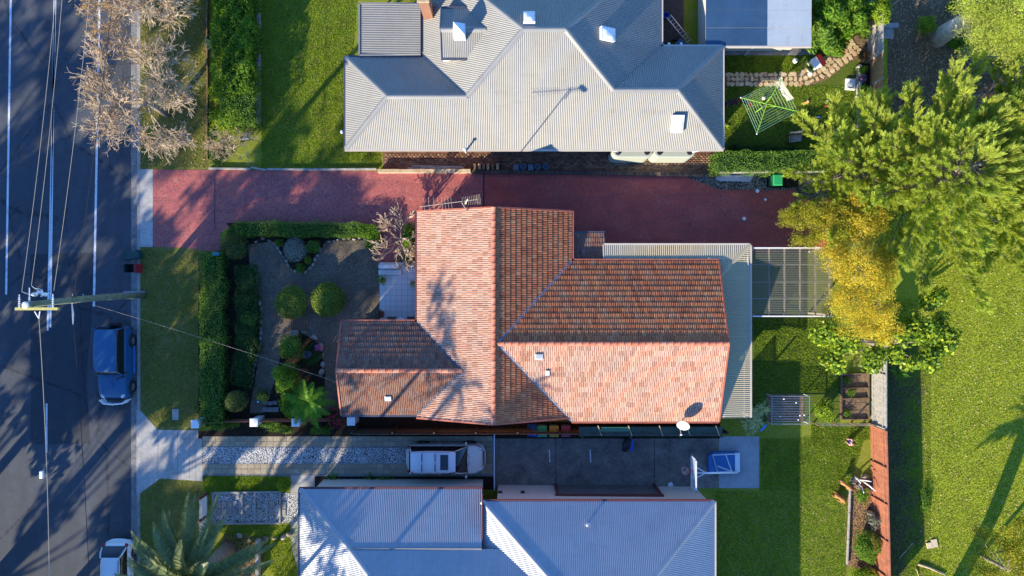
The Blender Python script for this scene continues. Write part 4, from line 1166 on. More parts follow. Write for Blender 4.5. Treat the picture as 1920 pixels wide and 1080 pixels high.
# satellite dish at the lower eave
ds = thing('satellite_dish', 'white oval satellite dish on the lower eave of the tiled house', 'satellite dish', (PX(1278, 3.4), PY(795, 3.4), 2.8))
c = Vector(P(1281, 798, 3.55)); nrm = Vector((-.35, -.55, .55)).normalized(); u = nrm.cross(Vector((0, 0, 1))).normalized(); v = u.cross(nrm)
mb = MB(); vs = [c - nrm * .09]; fs = []; n = 20
for r_ in (.35, .7, 1.0):
    for k in range(n):
        a = 2 * PI * k / n; vs.append(c + (u * math.cos(a) * .36 + v * math.sin(a) * .42) * r_ + nrm * (.11 * r_ * r_ - .09))
for k in range(n): fs.append((0, 1 + k, 1 + (k + 1) % n))
for q in range(2):
    for k in range(n): fs.append((1 + q * n + k, 1 + (q + 1) * n + k, 1 + (q + 1) * n + (k + 1) % n, 1 + q * n + (k + 1) % n))
mb.add(vs, fs).build('dish', M['white_paint'], ds, smooth=True)
tip = c + nrm * .55 - v * .12 - u * .1
MB().tube([c - v * .38, tip], .018, 6).build('arm', M['steel'], ds)
MB().blob(tip, (.08, .05, .05), 8, 6).build('feed_horn', M['white_metal'], ds, smooth=True)
MB().tube([c - nrm * .05, c - nrm * .25, (c.x - nrm.x * .3, c.y - nrm.y * .3, 2.85)], .03, 8).build('mount', M['steel'], ds)
# small vent on the upper house's front eave
sv = thing('roof_vent', 'short white vent pipe under the front eave of the upper house', 'vent', (PX(873, 3), PY(284, 3), 2.3))
MB().tube([(PX(873, 2.6), uyB - .12, 2.3), (PX(873, 2.6), uyB - .12, 3.3)], .05, 8).build('pipe', M['white_metal'], sv)
MB().lathe((PX(873, 2.6), uyB - .12, 3.28), [(.09, 0), (.1, .06), (.03, .12)], 10).build('cowl', M['white_metal'], sv)
# security lights on the eaves of the upper house
for (px, py, lab) in ((641, 247, 'pair of white floodlights on the left eave of the upper house'), (1241, 47, 'white floodlight on the eave nearest the ladder'), (1241, 72, 'white floodlight lower on the same eave above the deck'), (1254, 83, 'white floodlight on the inner corner eave by the deck'), (1277, 83, 'second white floodlight along the eave by the deck')):
    f_ = thing('floodlight', lab, 'light', P(px, py, 2.6), 0, 'floodlights of the upper house')
    x, y, z = P(px, py, 2.6)
    MB().blob((x, y, z), (.09, .12, .09), 8, 6).build('lamp', M['white_metal'], f_, smooth=True)
    MB().bar((x, y, z), (x + (.15 if px < 960 else -.12), y - .02, z + .03), .03, .03).build('bracket', M['black'], f_)

# ------------------------------------------------------------------ fences
def paling_fence(name, label, a, b, h, w, mat, gap=0.006, rails=True, side=1, cap=None, postmat=None, posts=0):
    a, b = Vector((a[0], a[1], 0)), Vector((b[0], b[1], 0)); L = (b - a).length; d = (b - a) / L; nrm = Vector((-d.y, d.x, 0)) * side
    t_ = thing(name, label, 'fence', (a.x, a.y, 0))
    me = bpy.data.meshes.new('paling'); m = MB(); m.box((0, 0, h / 2), (w - gap, .02, h))
    me.from_pydata([tuple(p) for p in m.v], [], m.f); me.materials.append(mat)
    n = int(L / w); rz = math.atan2(d.y, d.x)
    for i in range(n):
        p = a + d * (i + .5) * w
        put('paling', me, t_, p.x, p.y, 0, rz, (1, 1, random.uniform(.985, 1.01)), .006)
    if rails:
        for z in (.35, h - .3): MB().bar(a + nrm * .04 + Vector((0, 0, z)), b + nrm * .04 + Vector((0, 0, z)), .05, .08).build('rail', postmat or mat, t_)
    if cap: MB().bar(a + Vector((0, 0, h + .02)), b + Vector((0, 0, h + .02)), .08, .03).build('capping_rail', cap, t_)
    for i in range(posts):
        p = a.lerp(b, i / max(1, posts - 1)); MB().box((p.x + nrm.x * .06, p.y + nrm.y * .06, h / 2), (.1, .1, h + .04)).build('post', postmat or mat, t_)
    return t_
paling_fence('paling_fence', 'long red stained paling fence behind the mulch bed', (PX(1632), PY(797)), (PX(1640), PY(1130)), 1.85, .115, M['terracotta_fence'], rails=True, side=-1, cap=M['terracotta_fence'], posts=6)
paling_fence('paling_fence', 'weathered grey paling fence beside the vegetable bed', (PX(1633), PY(600)), (PX(1633), PY(794)), 1.75, .13, M['grey_timber'], side=-1, posts=3, cap=M['grey_timber'])
paling_fence('paling_fence', 'weathered grey fence and gate at the end of the sandstone path', (PX(1626), PY(-120)), (PX(1626), PY(117)), 1.8, .13, M['grey_timber'], side=-1, posts=5, cap=M['grey_timber'])
# lattice fence
lf = thing('lattice_fence', 'orange brown lattice fence beside the purple flowers', 'fence', (PX(1626), PY(180), 0))
for y0, y1 in ((118, 164), (165, 202), (203, 330)):
    pan = MB(); ya, yb = PY(y1), PY(y0); X = PX(1626)
    n = int((yb - ya + 1.7) / .13)
    for s in (-1, 1):
        for i in range(-2, n + 2):
            y = ya + i * .13
            p0, p1 = (y, .05), (y + s * 1.7, 1.75)
            # clip the slat to the panel
            def cl(p, q):
                (ya_, za), (yb_, zb_) = p, q
                ts = [0, 1]
                for lim, side in ((ya, 1), (yb, -1)):
                    d0, d1 = (ya_ - lim) * side, (yb_ - lim) * side
                    if d0 < 0 and d1 < 0: return None
                    if d0 < 0: ts[0] = max(ts[0], d0 / (d0 - d1))
                    elif d1 < 0: ts[1] = min(ts[1], d0 / (d0 - d1))
                if ts[0] >= ts[1]: return None
                f = lambda t: (ya_ + (yb_ - ya_) * t, za + (zb_ - za) * t)
                return f(ts[0]), f(ts[1])
            r_ = cl(p0, p1)
            if r_: pan.bar((X + s * .008, r_[0][0], r_[0][1]), (X + s * .008, r_[1][0], r_[1][1]), .014, .06)
    po = pan.build('lattice_panel', M['trellis'], lf); po['kind'] = 'stuff'
    MB().box((X, ya, .92), (.09, .09, 1.84)).build('post', M['grey_timber'], lf); MB().bar((X, ya, 1.78), (X, yb, 1.78), .07, .06).build('rail', M['trellis'], lf)
# timber retaining edge of the upper right garden
rt = thing('retaining_wall', 'white painted timber retaining wall along the upper back lawn', 'retaining wall', (PX(1607), PY(180), 0))
for k in range(3):
    MB().box((PX(1606.5), (PY(126) + PY(240)) / 2, .09 + k * .17), (.09, PY(126) - PY(240), .16)).build('sleeper', M['grey_timber'] if k < 2 else M['white_paint'], rt)
for y in (128, 155, 182, 210, 236): MB().box((PX(1604.5), PY(y), .28), (.09, .09, .58)).build('post', M['grey_timber'], rt)
sheet('garden_bed', [(1608, 122), (1626, 122), (1626, 300), (1608, 300)], M['soil'], 0.35)

# boundary wall by the driveway; sun and shade put into pale and dark colours
bw_ = thing('boundary_wall', 'sunlit stretch, painted pale, of the low boundary wall along the top of the red driveway', 'wall', (PX(800), PY(321), 0))
Yw = PY(320.5, .4)
nblk = 22
me = bpy.data.meshes.new('coping_stone'); m = MB(); m.box((0, 0, .04), (.262, .22, .08)); me.from_pydata([tuple(p) for p in m.v], [], m.f); me.materials.append(M['stone_mix'])
x0, x1 = PX(708, .4), PX(882, .4)
MB().box(((x0 + x1) / 2, Yw, .17), (x1 - x0, .16, .34)).build('wall_body', M['cream_wall'], bw_)
for i in range(nblk): put('coping_stone', me, bw_, x0 + (i + .5) * (x1 - x0) / nblk, Yw + random.uniform(-.01, .01), .345, 0, (1, 1, 1), .01)
bw2 = thing('boundary_wall', 'low brick edging, painted dark for shade, along the shaded part of the red driveway', 'wall', (PX(1100), PY(326), 0))
x0, x1 = PX(883, .2), PX(1345, .2)
me = bpy.data.meshes.new('edging_brick'); m = MB(); m.box((0, 0, .06), (.105, .23, .12)); me.from_pydata([tuple(p) for p in m.v], [], m.f); me.materials.append(mat_island_paver('painted_shade_brick', [(0.07, 0.055, 0.045), (0.13, 0.095, 0.07), (0.05, 0.045, 0.04)]))
MB().bar((x0, PY(322, .1), .06), (x1, PY(328, .1), .06), .2, .12).build('wall_body', M['gutter'], bw2)
n = int((x1 - x0) / .115)
for i in range(n):
    q = (i + .5) / n; put('edging_brick', me, bw2, x0 + (x1 - x0) * q, PY(322, .1) + (PY(328, .1) - PY(322, .1)) * q, .115, random.uniform(-.03, .03), (1, 1, 1), .02)
tk = thing('timber_edging', 'weathered timber edging at the left end of the red driveway', 'edging', (PX(560), PY(317), 0))
for xa, ya, xb, yb in ((392, 316, 470, 317), (471, 314, 500, 319), (501, 317.5, 600, 318), (601, 318, 706, 317)): MB().bar(P(xa, ya, .1), P(xb, yb, .1), .1, .2).build('sleeper', M['grey_timber'], tk)
# timber lengths stacked along the wall of the upper house's path
ts = thing('timber_stack', 'pale timber planks lying along the brick path', 'planks', (PX(820), PY(313), 0))
for k, (xa, ya, xb, yb) in enumerate(((772, 311, 866, 313), (790, 314, 870, 315), (765, 315, 850, 316.5))): MB().bar(P(xa, ya, .06 + k * .05), P(xb, yb, .06 + k * .05), .1, .045).build('plank', M['grey_timber'], ts)
for i, x in enumerate((890, 899, 907, 915, 924, 932)):
    pass
# paling fence at the back of the hedge: grey boards above the green bin
paling_fence('timber_fence', 'low weathered fence behind the green bin at the end of the driveway', (PX(1345, 0), PY(327)), (PX(1545, 0), PY(325)), .9, .14, M['grey_timber'], side=1)
# front fence: brick-red pickets between white pillars
ff_ = thing('front_fence', 'red slatted side fence between white pillars of the front garden', 'fence', (PX(500), PY(788), 0))
me = bpy.data.meshes.new('slat'); m = MB(); m.box((0, 0, .45), (.075, .03, .9)); me.from_pydata([tuple(p) for p in m.v], [], m.f); me.materials.append(M['terracotta_fence'])
pil = [(383, 788), (490, 785), (566, 785), (667, 783)]
for (xa, ya), (xb, yb) in zip(pil[:-1], pil[1:]):
    A, B = Vector(P(xa, ya)), Vector(P(xb, yb)); n = int((B - A).length / .11)
    for i in range(2, n - 1):
        p = A.lerp(B, (i + .5) / n); put('slat', me, ff_, p.x, p.y, 0.05, 0, (1, 1, 1), .01)
    for z in (.25, .8): MB().bar(A + Vector((0, .03, z)), B + Vector((0, .03, z)), .04, .07).build('rail', M['terracotta_fence'], ff_)
for i, (x, y) in enumerate(pil):
    a = P(x, y); lab = ['white pillar at the street corner of the red front fence', 'second white pillar of the red front fence from the street', 'third white pillar half covered by the tree fern', 'white pillar nearest the tiled house'][i]
    t_ = thing('fence_pillar', lab, 'pillar', a, 0, 'white fence pillars')
    MB().box((a[0], a[1], .6), (.42, .42, 1.2)).build('shaft', M['white_paint'], t_, bevel=.015)
    MB().box((a[0], a[1], 1.235), (.5, .5, .07)).build('cap', M['white_paint'], t_, bevel=.015)

# dark timber screen and side passage below the tiled house
sp = thing('side_fence', 'brown timber side fence below the tiled house', 'fence', (PX(930), PY(799), 0))
me = bpy.data.meshes.new('paling'); m = MB(); m.box((0, 0, .9), (.125, .022, 1.8)); me.from_pydata([tuple(p) for p in m.v], [], m.f); me.materials.append(M['brown_timber'])
Ya = PY(803) ; n = int((PX(1350) - PX(672)) / .13)
for i in range(n): put('paling', me, sp, PX(672) + (i + .5) * .13, Ya, 0, 0, (1, 1, random.uniform(.98, 1.02)), .006)
for z in (.4, 1.5): MB().bar((PX(672), Ya + .05, z), (PX(1350), Ya + .05, z), .05, .09).build('rail', M['dark_timber'], sp)
for x in (672, 745, 820, 895, 970, 1045, 1120, 1195, 1270, 1348): MB().box((PX(x), Ya + .1, .95), (.1, .1, 1.9)).build('post', M['dark_timber'], sp)
# side gate in the lower yard, leaning concrete sheet, shade-cloth lean-to
wg = thing('yard_gate', 'thin white yard gate across the lower driveway beside the parked wagon', 'gate', (PX(927), PY(865), 0))
for z in (.1, .65, 1.2): MB().bar((PX(927, .6), PY(806), z), (PX(927, .6), PY(909), z), .035, .035).build('rail', M['white_metal'], wg)
for k in range(26):
    y = PY(806) + (PY(909) - PY(806)) * k / 25; MB().bar((PX(927, .6), y, .08), (PX(927, .6), y, 1.2), .018, .018).build('bar', M['white_metal'], wg)
ln = thing('shade_cloth_shelter', 'dark green shade cloth shelter under the lower eave of the tiled house', 'shelter', (PX(1215), PY(806), 0))
t = NT('green_shade_cloth'); t.color(t.ramp(t.noise(3, 4), [(.3, (0.025, 0.05, 0.04)), (.7, (0.05, 0.085, 0.065))])); t.rough(.9); M['shade_cloth'] = t.m
xa, xb = PX(1085, 1.6), PX(1352, 1.6)
vs = []; fs = []; n = 24
for i in range(n + 1):
    x = xa + (xb - xa) * i / n; sag = -.06 * abs(math.sin(i / n * PI * 5))
    vs += [(x, PY(800, 1.9), 1.95 + sag * .4), (x, PY(809, 1.7), 1.85 + sag), (x, PY(817, 1.6), 1.75 + sag * .5)]
for i in range(n): fs += [(3 * i, 3 * i + 1, 3 * i + 4, 3 * i + 3), (3 * i + 1, 3 * i + 2, 3 * i + 5, 3 * i + 4)]
MB().add(vs, fs).build('shade_cloth', M['shade_cloth'], ln, smooth=True)
t = NT('green_plastic_sheet'); t.color((0.045, 0.16, 0.085)); t.rough(.4); M['green_sheet'] = t.m
MB().add([P(1128, 801, 1.99), P(1180, 801, 1.99), P(1180, 809, 1.9), P(1124, 809, 1.9)], [(0, 1, 2, 3)]).build('plastic_sheet', M['green_sheet'], ln)
for px in (1124, 1181, 1239, 1290, 1345): MB().bar(P(px - 3, 798, 2.05), P(px + 4, 817, 1.83), .045, .05).build('batten', M['stone_path'], ln)
for px in (1090, 1180, 1270, 1348): MB().box((PX(px, 1), PY(815, 1), .87), (.07, .07, 1.74)).build('post', M['brown_timber'], ln)

# power pole
pl = thing('power_pole', 'tall weathered timber power pole with yellow crossarm on the verge', 'power pole', P(270, 553))
M['pole'] = mat_plain('greenish_treated_pole', (0.17, 0.19, 0.12), 0.85, 0, .35, 3, .3)
M['yellow'] = mat_plain('yellow_crossarm', (0.52, 0.46, 0.14), .7, 0, .15)
bx, by = P(269, 553)[:2]
MB().tube([(bx, by, 0), (bx, by - .05, 3), (bx - .02, by - .2, 7), (bx - .02, by - .38, 10.4)], [.21, .19, .165, .15], 14).build('pole', M['pole'], pl, smooth=True)
MB().lathe((bx - .02, by - .38, 10.38), [(.165, 0), (.165, .05), (.1, .07)], 14).build('pole_cap', M['white_metal'], pl)
MB().box((-22.88, PY(579, 10.1), 10.1), (2.05, .13, .16)).build('crossarm', M['yellow'], pl)
MB().tube([(bx + .05, by + .17, 0.0), (bx + .05, by + .15, 2.2)], .09, 10).build('cable_guard', mat_plain('blue_grey_guard', (0.25, 0.3, 0.36), .5), pl)
MB().tube([(bx - .1, by - .18, 2.2), (bx - .08, by - .25, 5), (bx + .06, by - .3, 7.5)], .035, 6).build('riser_cable', M['wire_dark'], pl)
for z in (3, 3.9, 4.8, 5.7, 6.6): MB().tube([(bx - .22, by - .1, z), (bx - .22, by + .12, z)], .018, 6).build('step_bolt', M['steel'], pl)
ins = [(PX(35, 10.2), PY(566, 10.2)), (PX(54, 10.2), PY(553, 10.2)), (PX(98, 10.2), PY(565, 10.2))]
for (x, y) in ins:
    MB().tube([(x, PY(577, 10.1), 10.15), (x, y + .35, 10.15)], .028, 6).build('insulator_rod', M['white_metal'], pl)
    o = MB()
    for k in range(6): o.lathe((x, PY(575, 10.1) + k * .085, 10.15), [(.03, -.02), (.07, 0), (.03, .02)], 8, 'Y')
    o.build('insulator', M['white_metal'], pl)
for (px, py) in ((70, 552), (80, 548), (88, 552)):
    p = P(px, py, 9.6); MB().lathe(p, [(.05, 0), (.11, .1), (.05, .2), (.1, .3), (.03, .4)], 8).build('drop_fuse', M['white_metal'], pl)
MB().tube([P(76, 556, 9.6), P(96, 548, 9.6)], .03, 6).build('fuse_bracket', M['white_metal'], pl)
MB().tube([P(41, 547, 10.1), P(55, 552, 9.8), P(66, 556, 9.7)], .016, 5).build('jumper_wire', M['white_metal'], pl)
MB().tube([P(59, 536, 10.1), P(66, 541, 9.9), P(80, 543, 9.8)], .016, 5).build('jumper_wire', M['white_metal'], pl)
for dx in (-.12, 0, .1): MB().ring((bx + dx, by - .15, 6.95), .14 + dx * .3, .016, 14, 'X').build('cable_loop', M['wire_dark'], pl)
MB().box((bx - .16, by - .35, 6.6), (.14, .1, .3)).build('junction_box', M['grey_timber'], pl)

def wire(label, a, b, rad, mat, sag=0.5, extra=None):
    a, b = Vector(a), Vector(b)
    pts = []
    for i in range(25):
        q = i / 24; p = a.lerp(b, q); p.z -= sag * 4 * q * (1 - q); pts.append(p)
    t_ = thing('overhead_wire', label, 'wire', a, 0, 'overhead wires')
    MB().tube(pts, rad, 5).build('wire', mat, t_)
    return t_
def ext(p0, p1, z, f=2.4):
    a, b = Vector(P(*p0, z)), Vector(P(*p1, z)); return a, a + (b - a) * f
for (p0, p1, z, lab, m, rad) in (((41, 547), (85, 0), 10.1, 'leftmost bright overhead wire running up from the crossarm', 'wire_light', .011), ((59, 536), (98, 0), 10.1, 'second bright overhead wire running up from the crossarm', 'wire_light', .011), ((101, 545), (150, 0), 10.1, 'third bright overhead wire from the right end of the crossarm', 'wire_light', .011), ((140, 545), (196, 0), 6.9, 'dark overhead cable running up the road from the pole', 'wire_dark', .017)):
    a, b = ext(p0, p1, z); wire(lab, a, b, rad, M[m], .7)
a, b = ext((73, 597), (79, 1080), 10.0, 2.0)
w1 = wire('white bundled overhead cable running down the road from the crossarm', a, b, .016, M['wire_light'], .5)
MB().tube([P(65, 584, 10.1), P(72, 596, 10.0)], .03, 6).build('bridle_wire', M['white_metal'], w1)
MB().tube([P(75, 584, 10.1), P(73, 597, 10.0)], .03, 6).build('bridle_wire', M['white_metal'], w1)
MB().box(P(78, 890, 9.65), (.16, .35, .12)).build('cable_joint', M['white_metal'], w1, bevel=.02)
a, b = ext((135, 570), (158, 1080), 6.9, 2.0)
w2 = wire('dark overhead cable running down the road from the pole', a, b, .017, M['wire_dark'], .4)
MB().tube([P(135, 570, 6.9), P(137, 590, 6.88), P(137, 608, 6.86)], [.03, .06, .03], 6).build('cable_clamp', M['steel'], w2)
wire('thin service wire from the pole across the garden to the tiled house', P(172, 571, 6.2), (fx0, PY(718, 3.3), 3.3), .006, M['wire_light'], .35)

# ------------------------------------------------------------------ plants
def unit(a): return a / np.maximum(1e-9, np.linalg.norm(a, axis=1, keepdims=True))

def leaf_quads(p, nrm, L, W, g=RNG, droop=0.0):
    """one leaf (a diamond of two faces) at each point, facing nrm"""
    n = len(p)
    t = unit(np.cross(nrm, g.normal(size=(n, 3)))); b = np.cross(nrm, t)
    L = L * g.uniform(.7, 1.3, (n, 1)); W = W * g.uniform(.7, 1.3, (n, 1))
    v = np.stack([p - t * L / 2, p + b * W / 2 + nrm * (W * .15), p + t * L / 2 - nrm * droop * L, p - b * W / 2 + nrm * (W * .15)], 1).reshape(-1, 3)
    return v, np.arange(4 * n).reshape(-1, 4)

def lobed(dirs, k, amp, seed):
    """uneven radius by direction: clumps"""
    g = np.random.default_rng(seed)
    c = unit(g.normal(size=(k, 3)))
    d = dirs @ c.T
    return 1 + amp * (np.max(np.exp((d - 1) * 9) * g.uniform(.4, 1, k), axis=1) - .45)

def ellipsoid_leaves(c, r, n, seed=0, amp=.25, k=26, inner=.55, flat=0.0, jit=.7):
    g = np.random.default_rng(seed)
    d = unit(g.normal(size=(n, 3))); d[:, 2] = np.where(d[:, 2] < -.35, -d[:, 2], d[:, 2])
    rad = lobed(d, k, amp, seed + 1) * (inner + (1 - inner) * g.uniform(0, 1, n) ** .45)
    p = np.array(c) + d * np.array(r) * rad[:, None]
    nrm = unit(d / np.array(r) * np.mean(r) + g.normal(size=(n, 3)) * jit + np.array([0, 0, flat]))
    return p, nrm

def box_leaves(c, s, n, seed=0, amp=.08, rz=0.0, jit=.65, rounding=6):
    """leaves on a clipped hedge: a box with softened edges"""
    g = np.random.default_rng(seed)
    hx, hy, hz = s[0] / 2, s[1] / 2, s[2] / 2
    A = np.array([hx * hy * 1.3, hx * hz, hx * hz, hy * hz, hy * hz]); A = A / A.sum()
    f = g.choice(5, n, p=A)
    u, v = g.uniform(-1, 1, n), g.uniform(-1, 1, n)
    p = np.zeros((n, 3)); nr = np.zeros((n, 3))
    for k, (ax, sg) in enumerate(((2, 1), (1, 1), (1, -1), (0, 1), (0, -1))):
        m = f == k; o = [i for i in range(3) if i != ax]
        p[m, ax] = sg; p[m, o[0]] = u[m]; p[m, o[1]] = v[m]; nr[m, ax] = sg
    ph = g.uniform(0, 6, 6)
    w = np.sin(p[:, 0] * hx * 2.3 + ph[0]) * np.sin(p[:, 1] * hy * 2.9 + ph[1]) + .7 * np.sin(p[:, 0] * hx * 5.1 + ph[2] + p[:, 1] * hy * 3.3) * np.sin(p[:, 1] * hy * 6.1 + ph[3] + p[:, 2])
    q = p * np.array([hx, hy, hz])
    # pull the corners in
    e = np.minimum.reduce([(1 - np.abs(p[:, [1, 2]])).min(1) * 0 + 1, np.ones(n)])
    srt = np.sort(np.abs(p) * 1.0, axis=1)
    near = np.clip((srt[:, 1] - .82) / .18, 0, 1)
    q -= nr * (near ** 2 * .12 * min(1, min(hx, hy) * 2))[:, None]
    q += nr * (amp * w - g.uniform(0, 1, n) ** 2 * .22)[:, None] * 1.0
    ca, sa = math.cos(rz), math.sin(rz)
    def rot(a): return np.stack([a[:, 0] * ca - a[:, 1] * sa, a[:, 0] * sa + a[:, 1] * ca, a[:, 2]], 1)
    return rot(q) + np.array(c), unit(rot(nr) + g.normal(size=(n, 3)) * jit)

def cat_vf(*vf):
    vs = []; fs = []; b = 0
    for v, f in vf:
        vs.append(v); fs.append(f + b); b += len(v)
    return np.concatenate(vs), np.concatenate(fs)

LEAF = {
 'hedge': mat_leaf('hedge_leaf', [(0.045, 0.095, 0.016), (0.08, 0.155, 0.024), (0.12, 0.21, 0.033), (0.165, 0.25, 0.04)]),
 'hedge_dark': mat_leaf('dark_hedge_leaf', [(0.022, 0.052, 0.014), (0.038, 0.08, 0.02), (0.06, 0.11, 0.026)]),
 'bright': mat_leaf('bright_green_leaf', [(0.05, 0.115, 0.012), (0.09, 0.18, 0.018), (0.13, 0.23, 0.025), (0.17, 0.25, 0.03)], .45),
 'lime': mat_leaf('lime_leaf', [(0.12, 0.19, 0.015), (0.19, 0.27, 0.02), (0.25, 0.31, 0.03)], .45),
 'olive': mat_leaf('olive_leaf', [(0.045, 0.07, 0.02), (0.075, 0.10, 0.03), (0.11, 0.13, 0.045)]),
 'grey': mat_leaf('grey_green_leaf', [(0.12, 0.13, 0.10), (0.20, 0.20, 0.16), (0.28, 0.27, 0.22)], .2),
 'ball': mat_leaf('clipped_ball_leaf', [(0.07, 0.115, 0.018), (0.125, 0.18, 0.026), (0.18, 0.225, 0.04)]),
 'pine': mat_leaf('pine_needle', [(0.17, 0.215, 0.035), (0.29, 0.335, 0.06), (0.37, 0.41, 0.085), (0.44, 0.46, 0.12)], .55, .6, spec=.03),
 'gold': mat_leaf('golden_leaf', [(0.30, 0.25, 0.025), (0.48, 0.34, 0.035), (0.55, 0.385, 0.045), (0.36, 0.34, 0.035), (0.22, 0.27, 0.035)], .42),
 'yellowgreen': mat_leaf('yellow_green_leaf', [(0.14, 0.16, 0.016), (0.24, 0.235, 0.022), (0.32, 0.27, 0.03)], .42),
 'magnolia': mat_leaf('glossy_broad_leaf', [(0.05, 0.105, 0.012), (0.12, 0.2, 0.018), (0.22, 0.29, 0.022), (0.3, 0.33, 0.03)], .35, .35, spec=.2),
 'palm': mat_leaf('palm_leaflet', [(0.075, 0.105, 0.045), (0.115, 0.15, 0.06), (0.16, 0.185, 0.07)], .3, .45, spec=.25),
 'fern': mat_leaf('tree_fern_frond', [(0.05, 0.14, 0.015), (0.09, 0.20, 0.02), (0.13, 0.25, 0.025)], .45),
 'shade_tree': mat_leaf('street_tree_leaf', [(0.03, 0.06, 0.015), (0.05, 0.085, 0.02), (0.07, 0.11, 0.03)], .25),
 'purple': mat_leaf('purple_flower', [(0.10, 0.06, 0.14), (0.16, 0.10, 0.2), (0.06, 0.07, 0.05)], .2),
 'red': mat_leaf('crimson_flower', [(0.30, 0.01, 0.04), (0.42, 0.02, 0.06), (0.2, 0.01, 0.03)], .3),
 'pink': mat_leaf('pink_flower', [(0.5, 0.12, 0.28), (0.62, 0.22, 0.4), (0.45, 0.08, 0.2)], .3),
 'rust': mat_leaf('rust_leaf', [(0.26, 0.12, 0.025), (0.36, 0.18, 0.035), (0.2, 0.13, 0.03)], .35),
 'spiky': mat_leaf('yucca_leaf', [(0.20, 0.24, 0.08), (0.32, 0.34, 0.14), (0.42, 0.42, 0.22)], .25),
 'bronze': mat_leaf('bronze_leaf', [(0.11, 0.05, 0.03), (0.16, 0.09, 0.04), (0.08, 0.07, 0.03)], .25),
 'grass_park': mat_leaf('park_grass_blade', [(0.14, 0.19, 0.016), (0.21, 0.25, 0.024), (0.25, 0.29, 0.03), (0.32, 0.31, 0.07)], .4, .7),
 'grass_lawn': mat_leaf('lawn_grass_blade', [(0.09, 0.165, 0.014), (0.165, 0.24, 0.02), (0.24, 0.28, 0.03)], .4, .7),
 'grass_verge': mat_leaf('verge_grass_blade', [(0.12, 0.15, 0.02), (0.19, 0.2, 0.04), (0.27, 0.23, 0.08)], .4, .7),
}

CORE = mat_plain('painted_shade_core', (0.018, 0.042, 0.012), .9, 0, .4, 12, .6, 20, .05)  # solid core fills the middle; shade among leaves put into its colour
def stems(parent, c, h, n, spread, rad, mat=None, seed=0):
    rr = random.Random(seed); mb = MB()
    for i in range(n):
        a = rr.uniform(0, 6.28); q = rr.uniform(.2, 1) * spread
        x, y = c[0] + math.cos(a) * q * .25, c[1] + math.sin(a) * q * .25
        mb.tube([(x, y, 0), (x + math.cos(a) * q * .4, y + math.sin(a) * q * .4, h * .5), (x + math.cos(a) * q, y + math.sin(a) * q, h * .92)], [rad, rad * .7, rad * .3], 5)
    return mb.build('stem', mat or M['bark'], parent)

def shrub(label, px, py, rpx, h, leaf, n=1500, L=.09, W=.05, seed=0, amp=.28, name='shrub', cat='shrub', ry=None, group=None, z0=0.0, jit=.7, inner=.5, k=26):
    """a rounded bush: px, py the middle of its crown in the photo, rpx its radius there, h its height"""
    zc = z0 + h * .55
    x, y, _ = P(px, py, zc); kk = GS * (1 - zc / CAM_H)
    r = (rpx * kk, (ry or rpx) * kk, h * .47)
    t_ = thing(name, label, cat, (x, y, z0), 0, group)
    if amp >= .25: amp *= 1.9; inner = .35; k = 16; n = int(n * 1.25)
    p, nr = ellipsoid_leaves((x, y, zc), r, n, seed, amp, k, inner, 0, jit)
    v, f = leaf_quads(p, nr, L, W)
    np_obj('foliage', v, f, LEAF[leaf], t_)
    MB().blob((x, y, zc - h * .06), (r[0] * (.7 if amp < .25 else .52), r[1] * (.7 if amp < .25 else .52), r[2] * .66), 12, 8, .12, 0, random.Random(seed)).build('inner_core', CORE, t_, True)
    stems(t_, (x, y), zc, 6, max(r[0], r[1]) * .55, .025 + .01 * h, None, seed)
    return t_

def hedge(label, pts, w, h, leaf, n, L=.07, W=.045, seed=0, name='hedge', amp=.12, z0=0.0):
    """a clipped hedge along a line of photo points"""
    a = [Vector(P(x, y, h * .8)[:2]) for x, y in pts]
    t_ = thing(name, label, 'hedge', (a[0].x, a[0].y, z0))
    tot = sum((a[i + 1] - a[i]).length for i in range(len(a) - 1)); parts = []
    mb = MB(); core = MB()
    for i in range(len(a) - 1):
        d = a[i + 1] - a[i]; l = d.length; m = (a[i] + a[i + 1]) / 2
        p, nr = box_leaves((m.x, m.y, z0 + h / 2), (l + w * .35, w, h), int(n * l / tot), seed + i, amp, math.atan2(d.y, d.x))
        parts.append(leaf_quads(p, nr, L, W))
        for q in range(int(l / .5) + 1):
            pt = a[i].lerp(a[i + 1], min(1, q * .5 / l)); mb.tube([(pt.x, pt.y, z0), (pt.x + random.uniform(-.1, .1), pt.y + random.uniform(-.1, .1), z0 + h * .8)], [.03, .012], 5)
        core.box((m.x, m.y, z0 + h * .40), (l, w * .66, h * .66), math.atan2(d.y, d.x))
    v, f = cat_vf(*parts)
    np_obj('foliage', v, f, LEAF[leaf], t_)
    mb.build('branch', M['dark_timber'], t_); core.build('inner_core', CORE, t_)
    return t_

def blades(c, n, L, W, spread, up, seed=0, tipz=0.0):
    """arching strap leaves from one crown (4 faces each)"""
    g = np.random.default_rng(seed); vs = []; fs = []
    for i in range(n):
        a = g.uniform(0, 2 * PI); el = g.uniform(*up); l = L * g.uniform(.7, 1.15)
        d = np.array([math.cos(a) * math.cos(el), math.sin(a) * math.cos(el), math.sin(el)]); s = np.array([-math.sin(a), math.cos(a), 0]) * W / 2
        o = np.array(c) + np.array([math.cos(a), math.sin(a), 0]) * spread * g.uniform(0, 1)
        b = len(vs); pts = []
        for q, wq in ((0, .7), (.35, 1), (.7, .8), (1, .08)):
            m = o + d * l * q + np.array([0, 0, -l * .45 * q * q]) * (1 - tipz)
            pts += [m - s * wq, m + s * wq]
        vs += pts; fs += [(b + 2 * k, b + 2 * k + 1, b + 2 * k + 3, b + 2 * k + 2) for k in range(3)]
    return np.array(vs), np.array(fs)

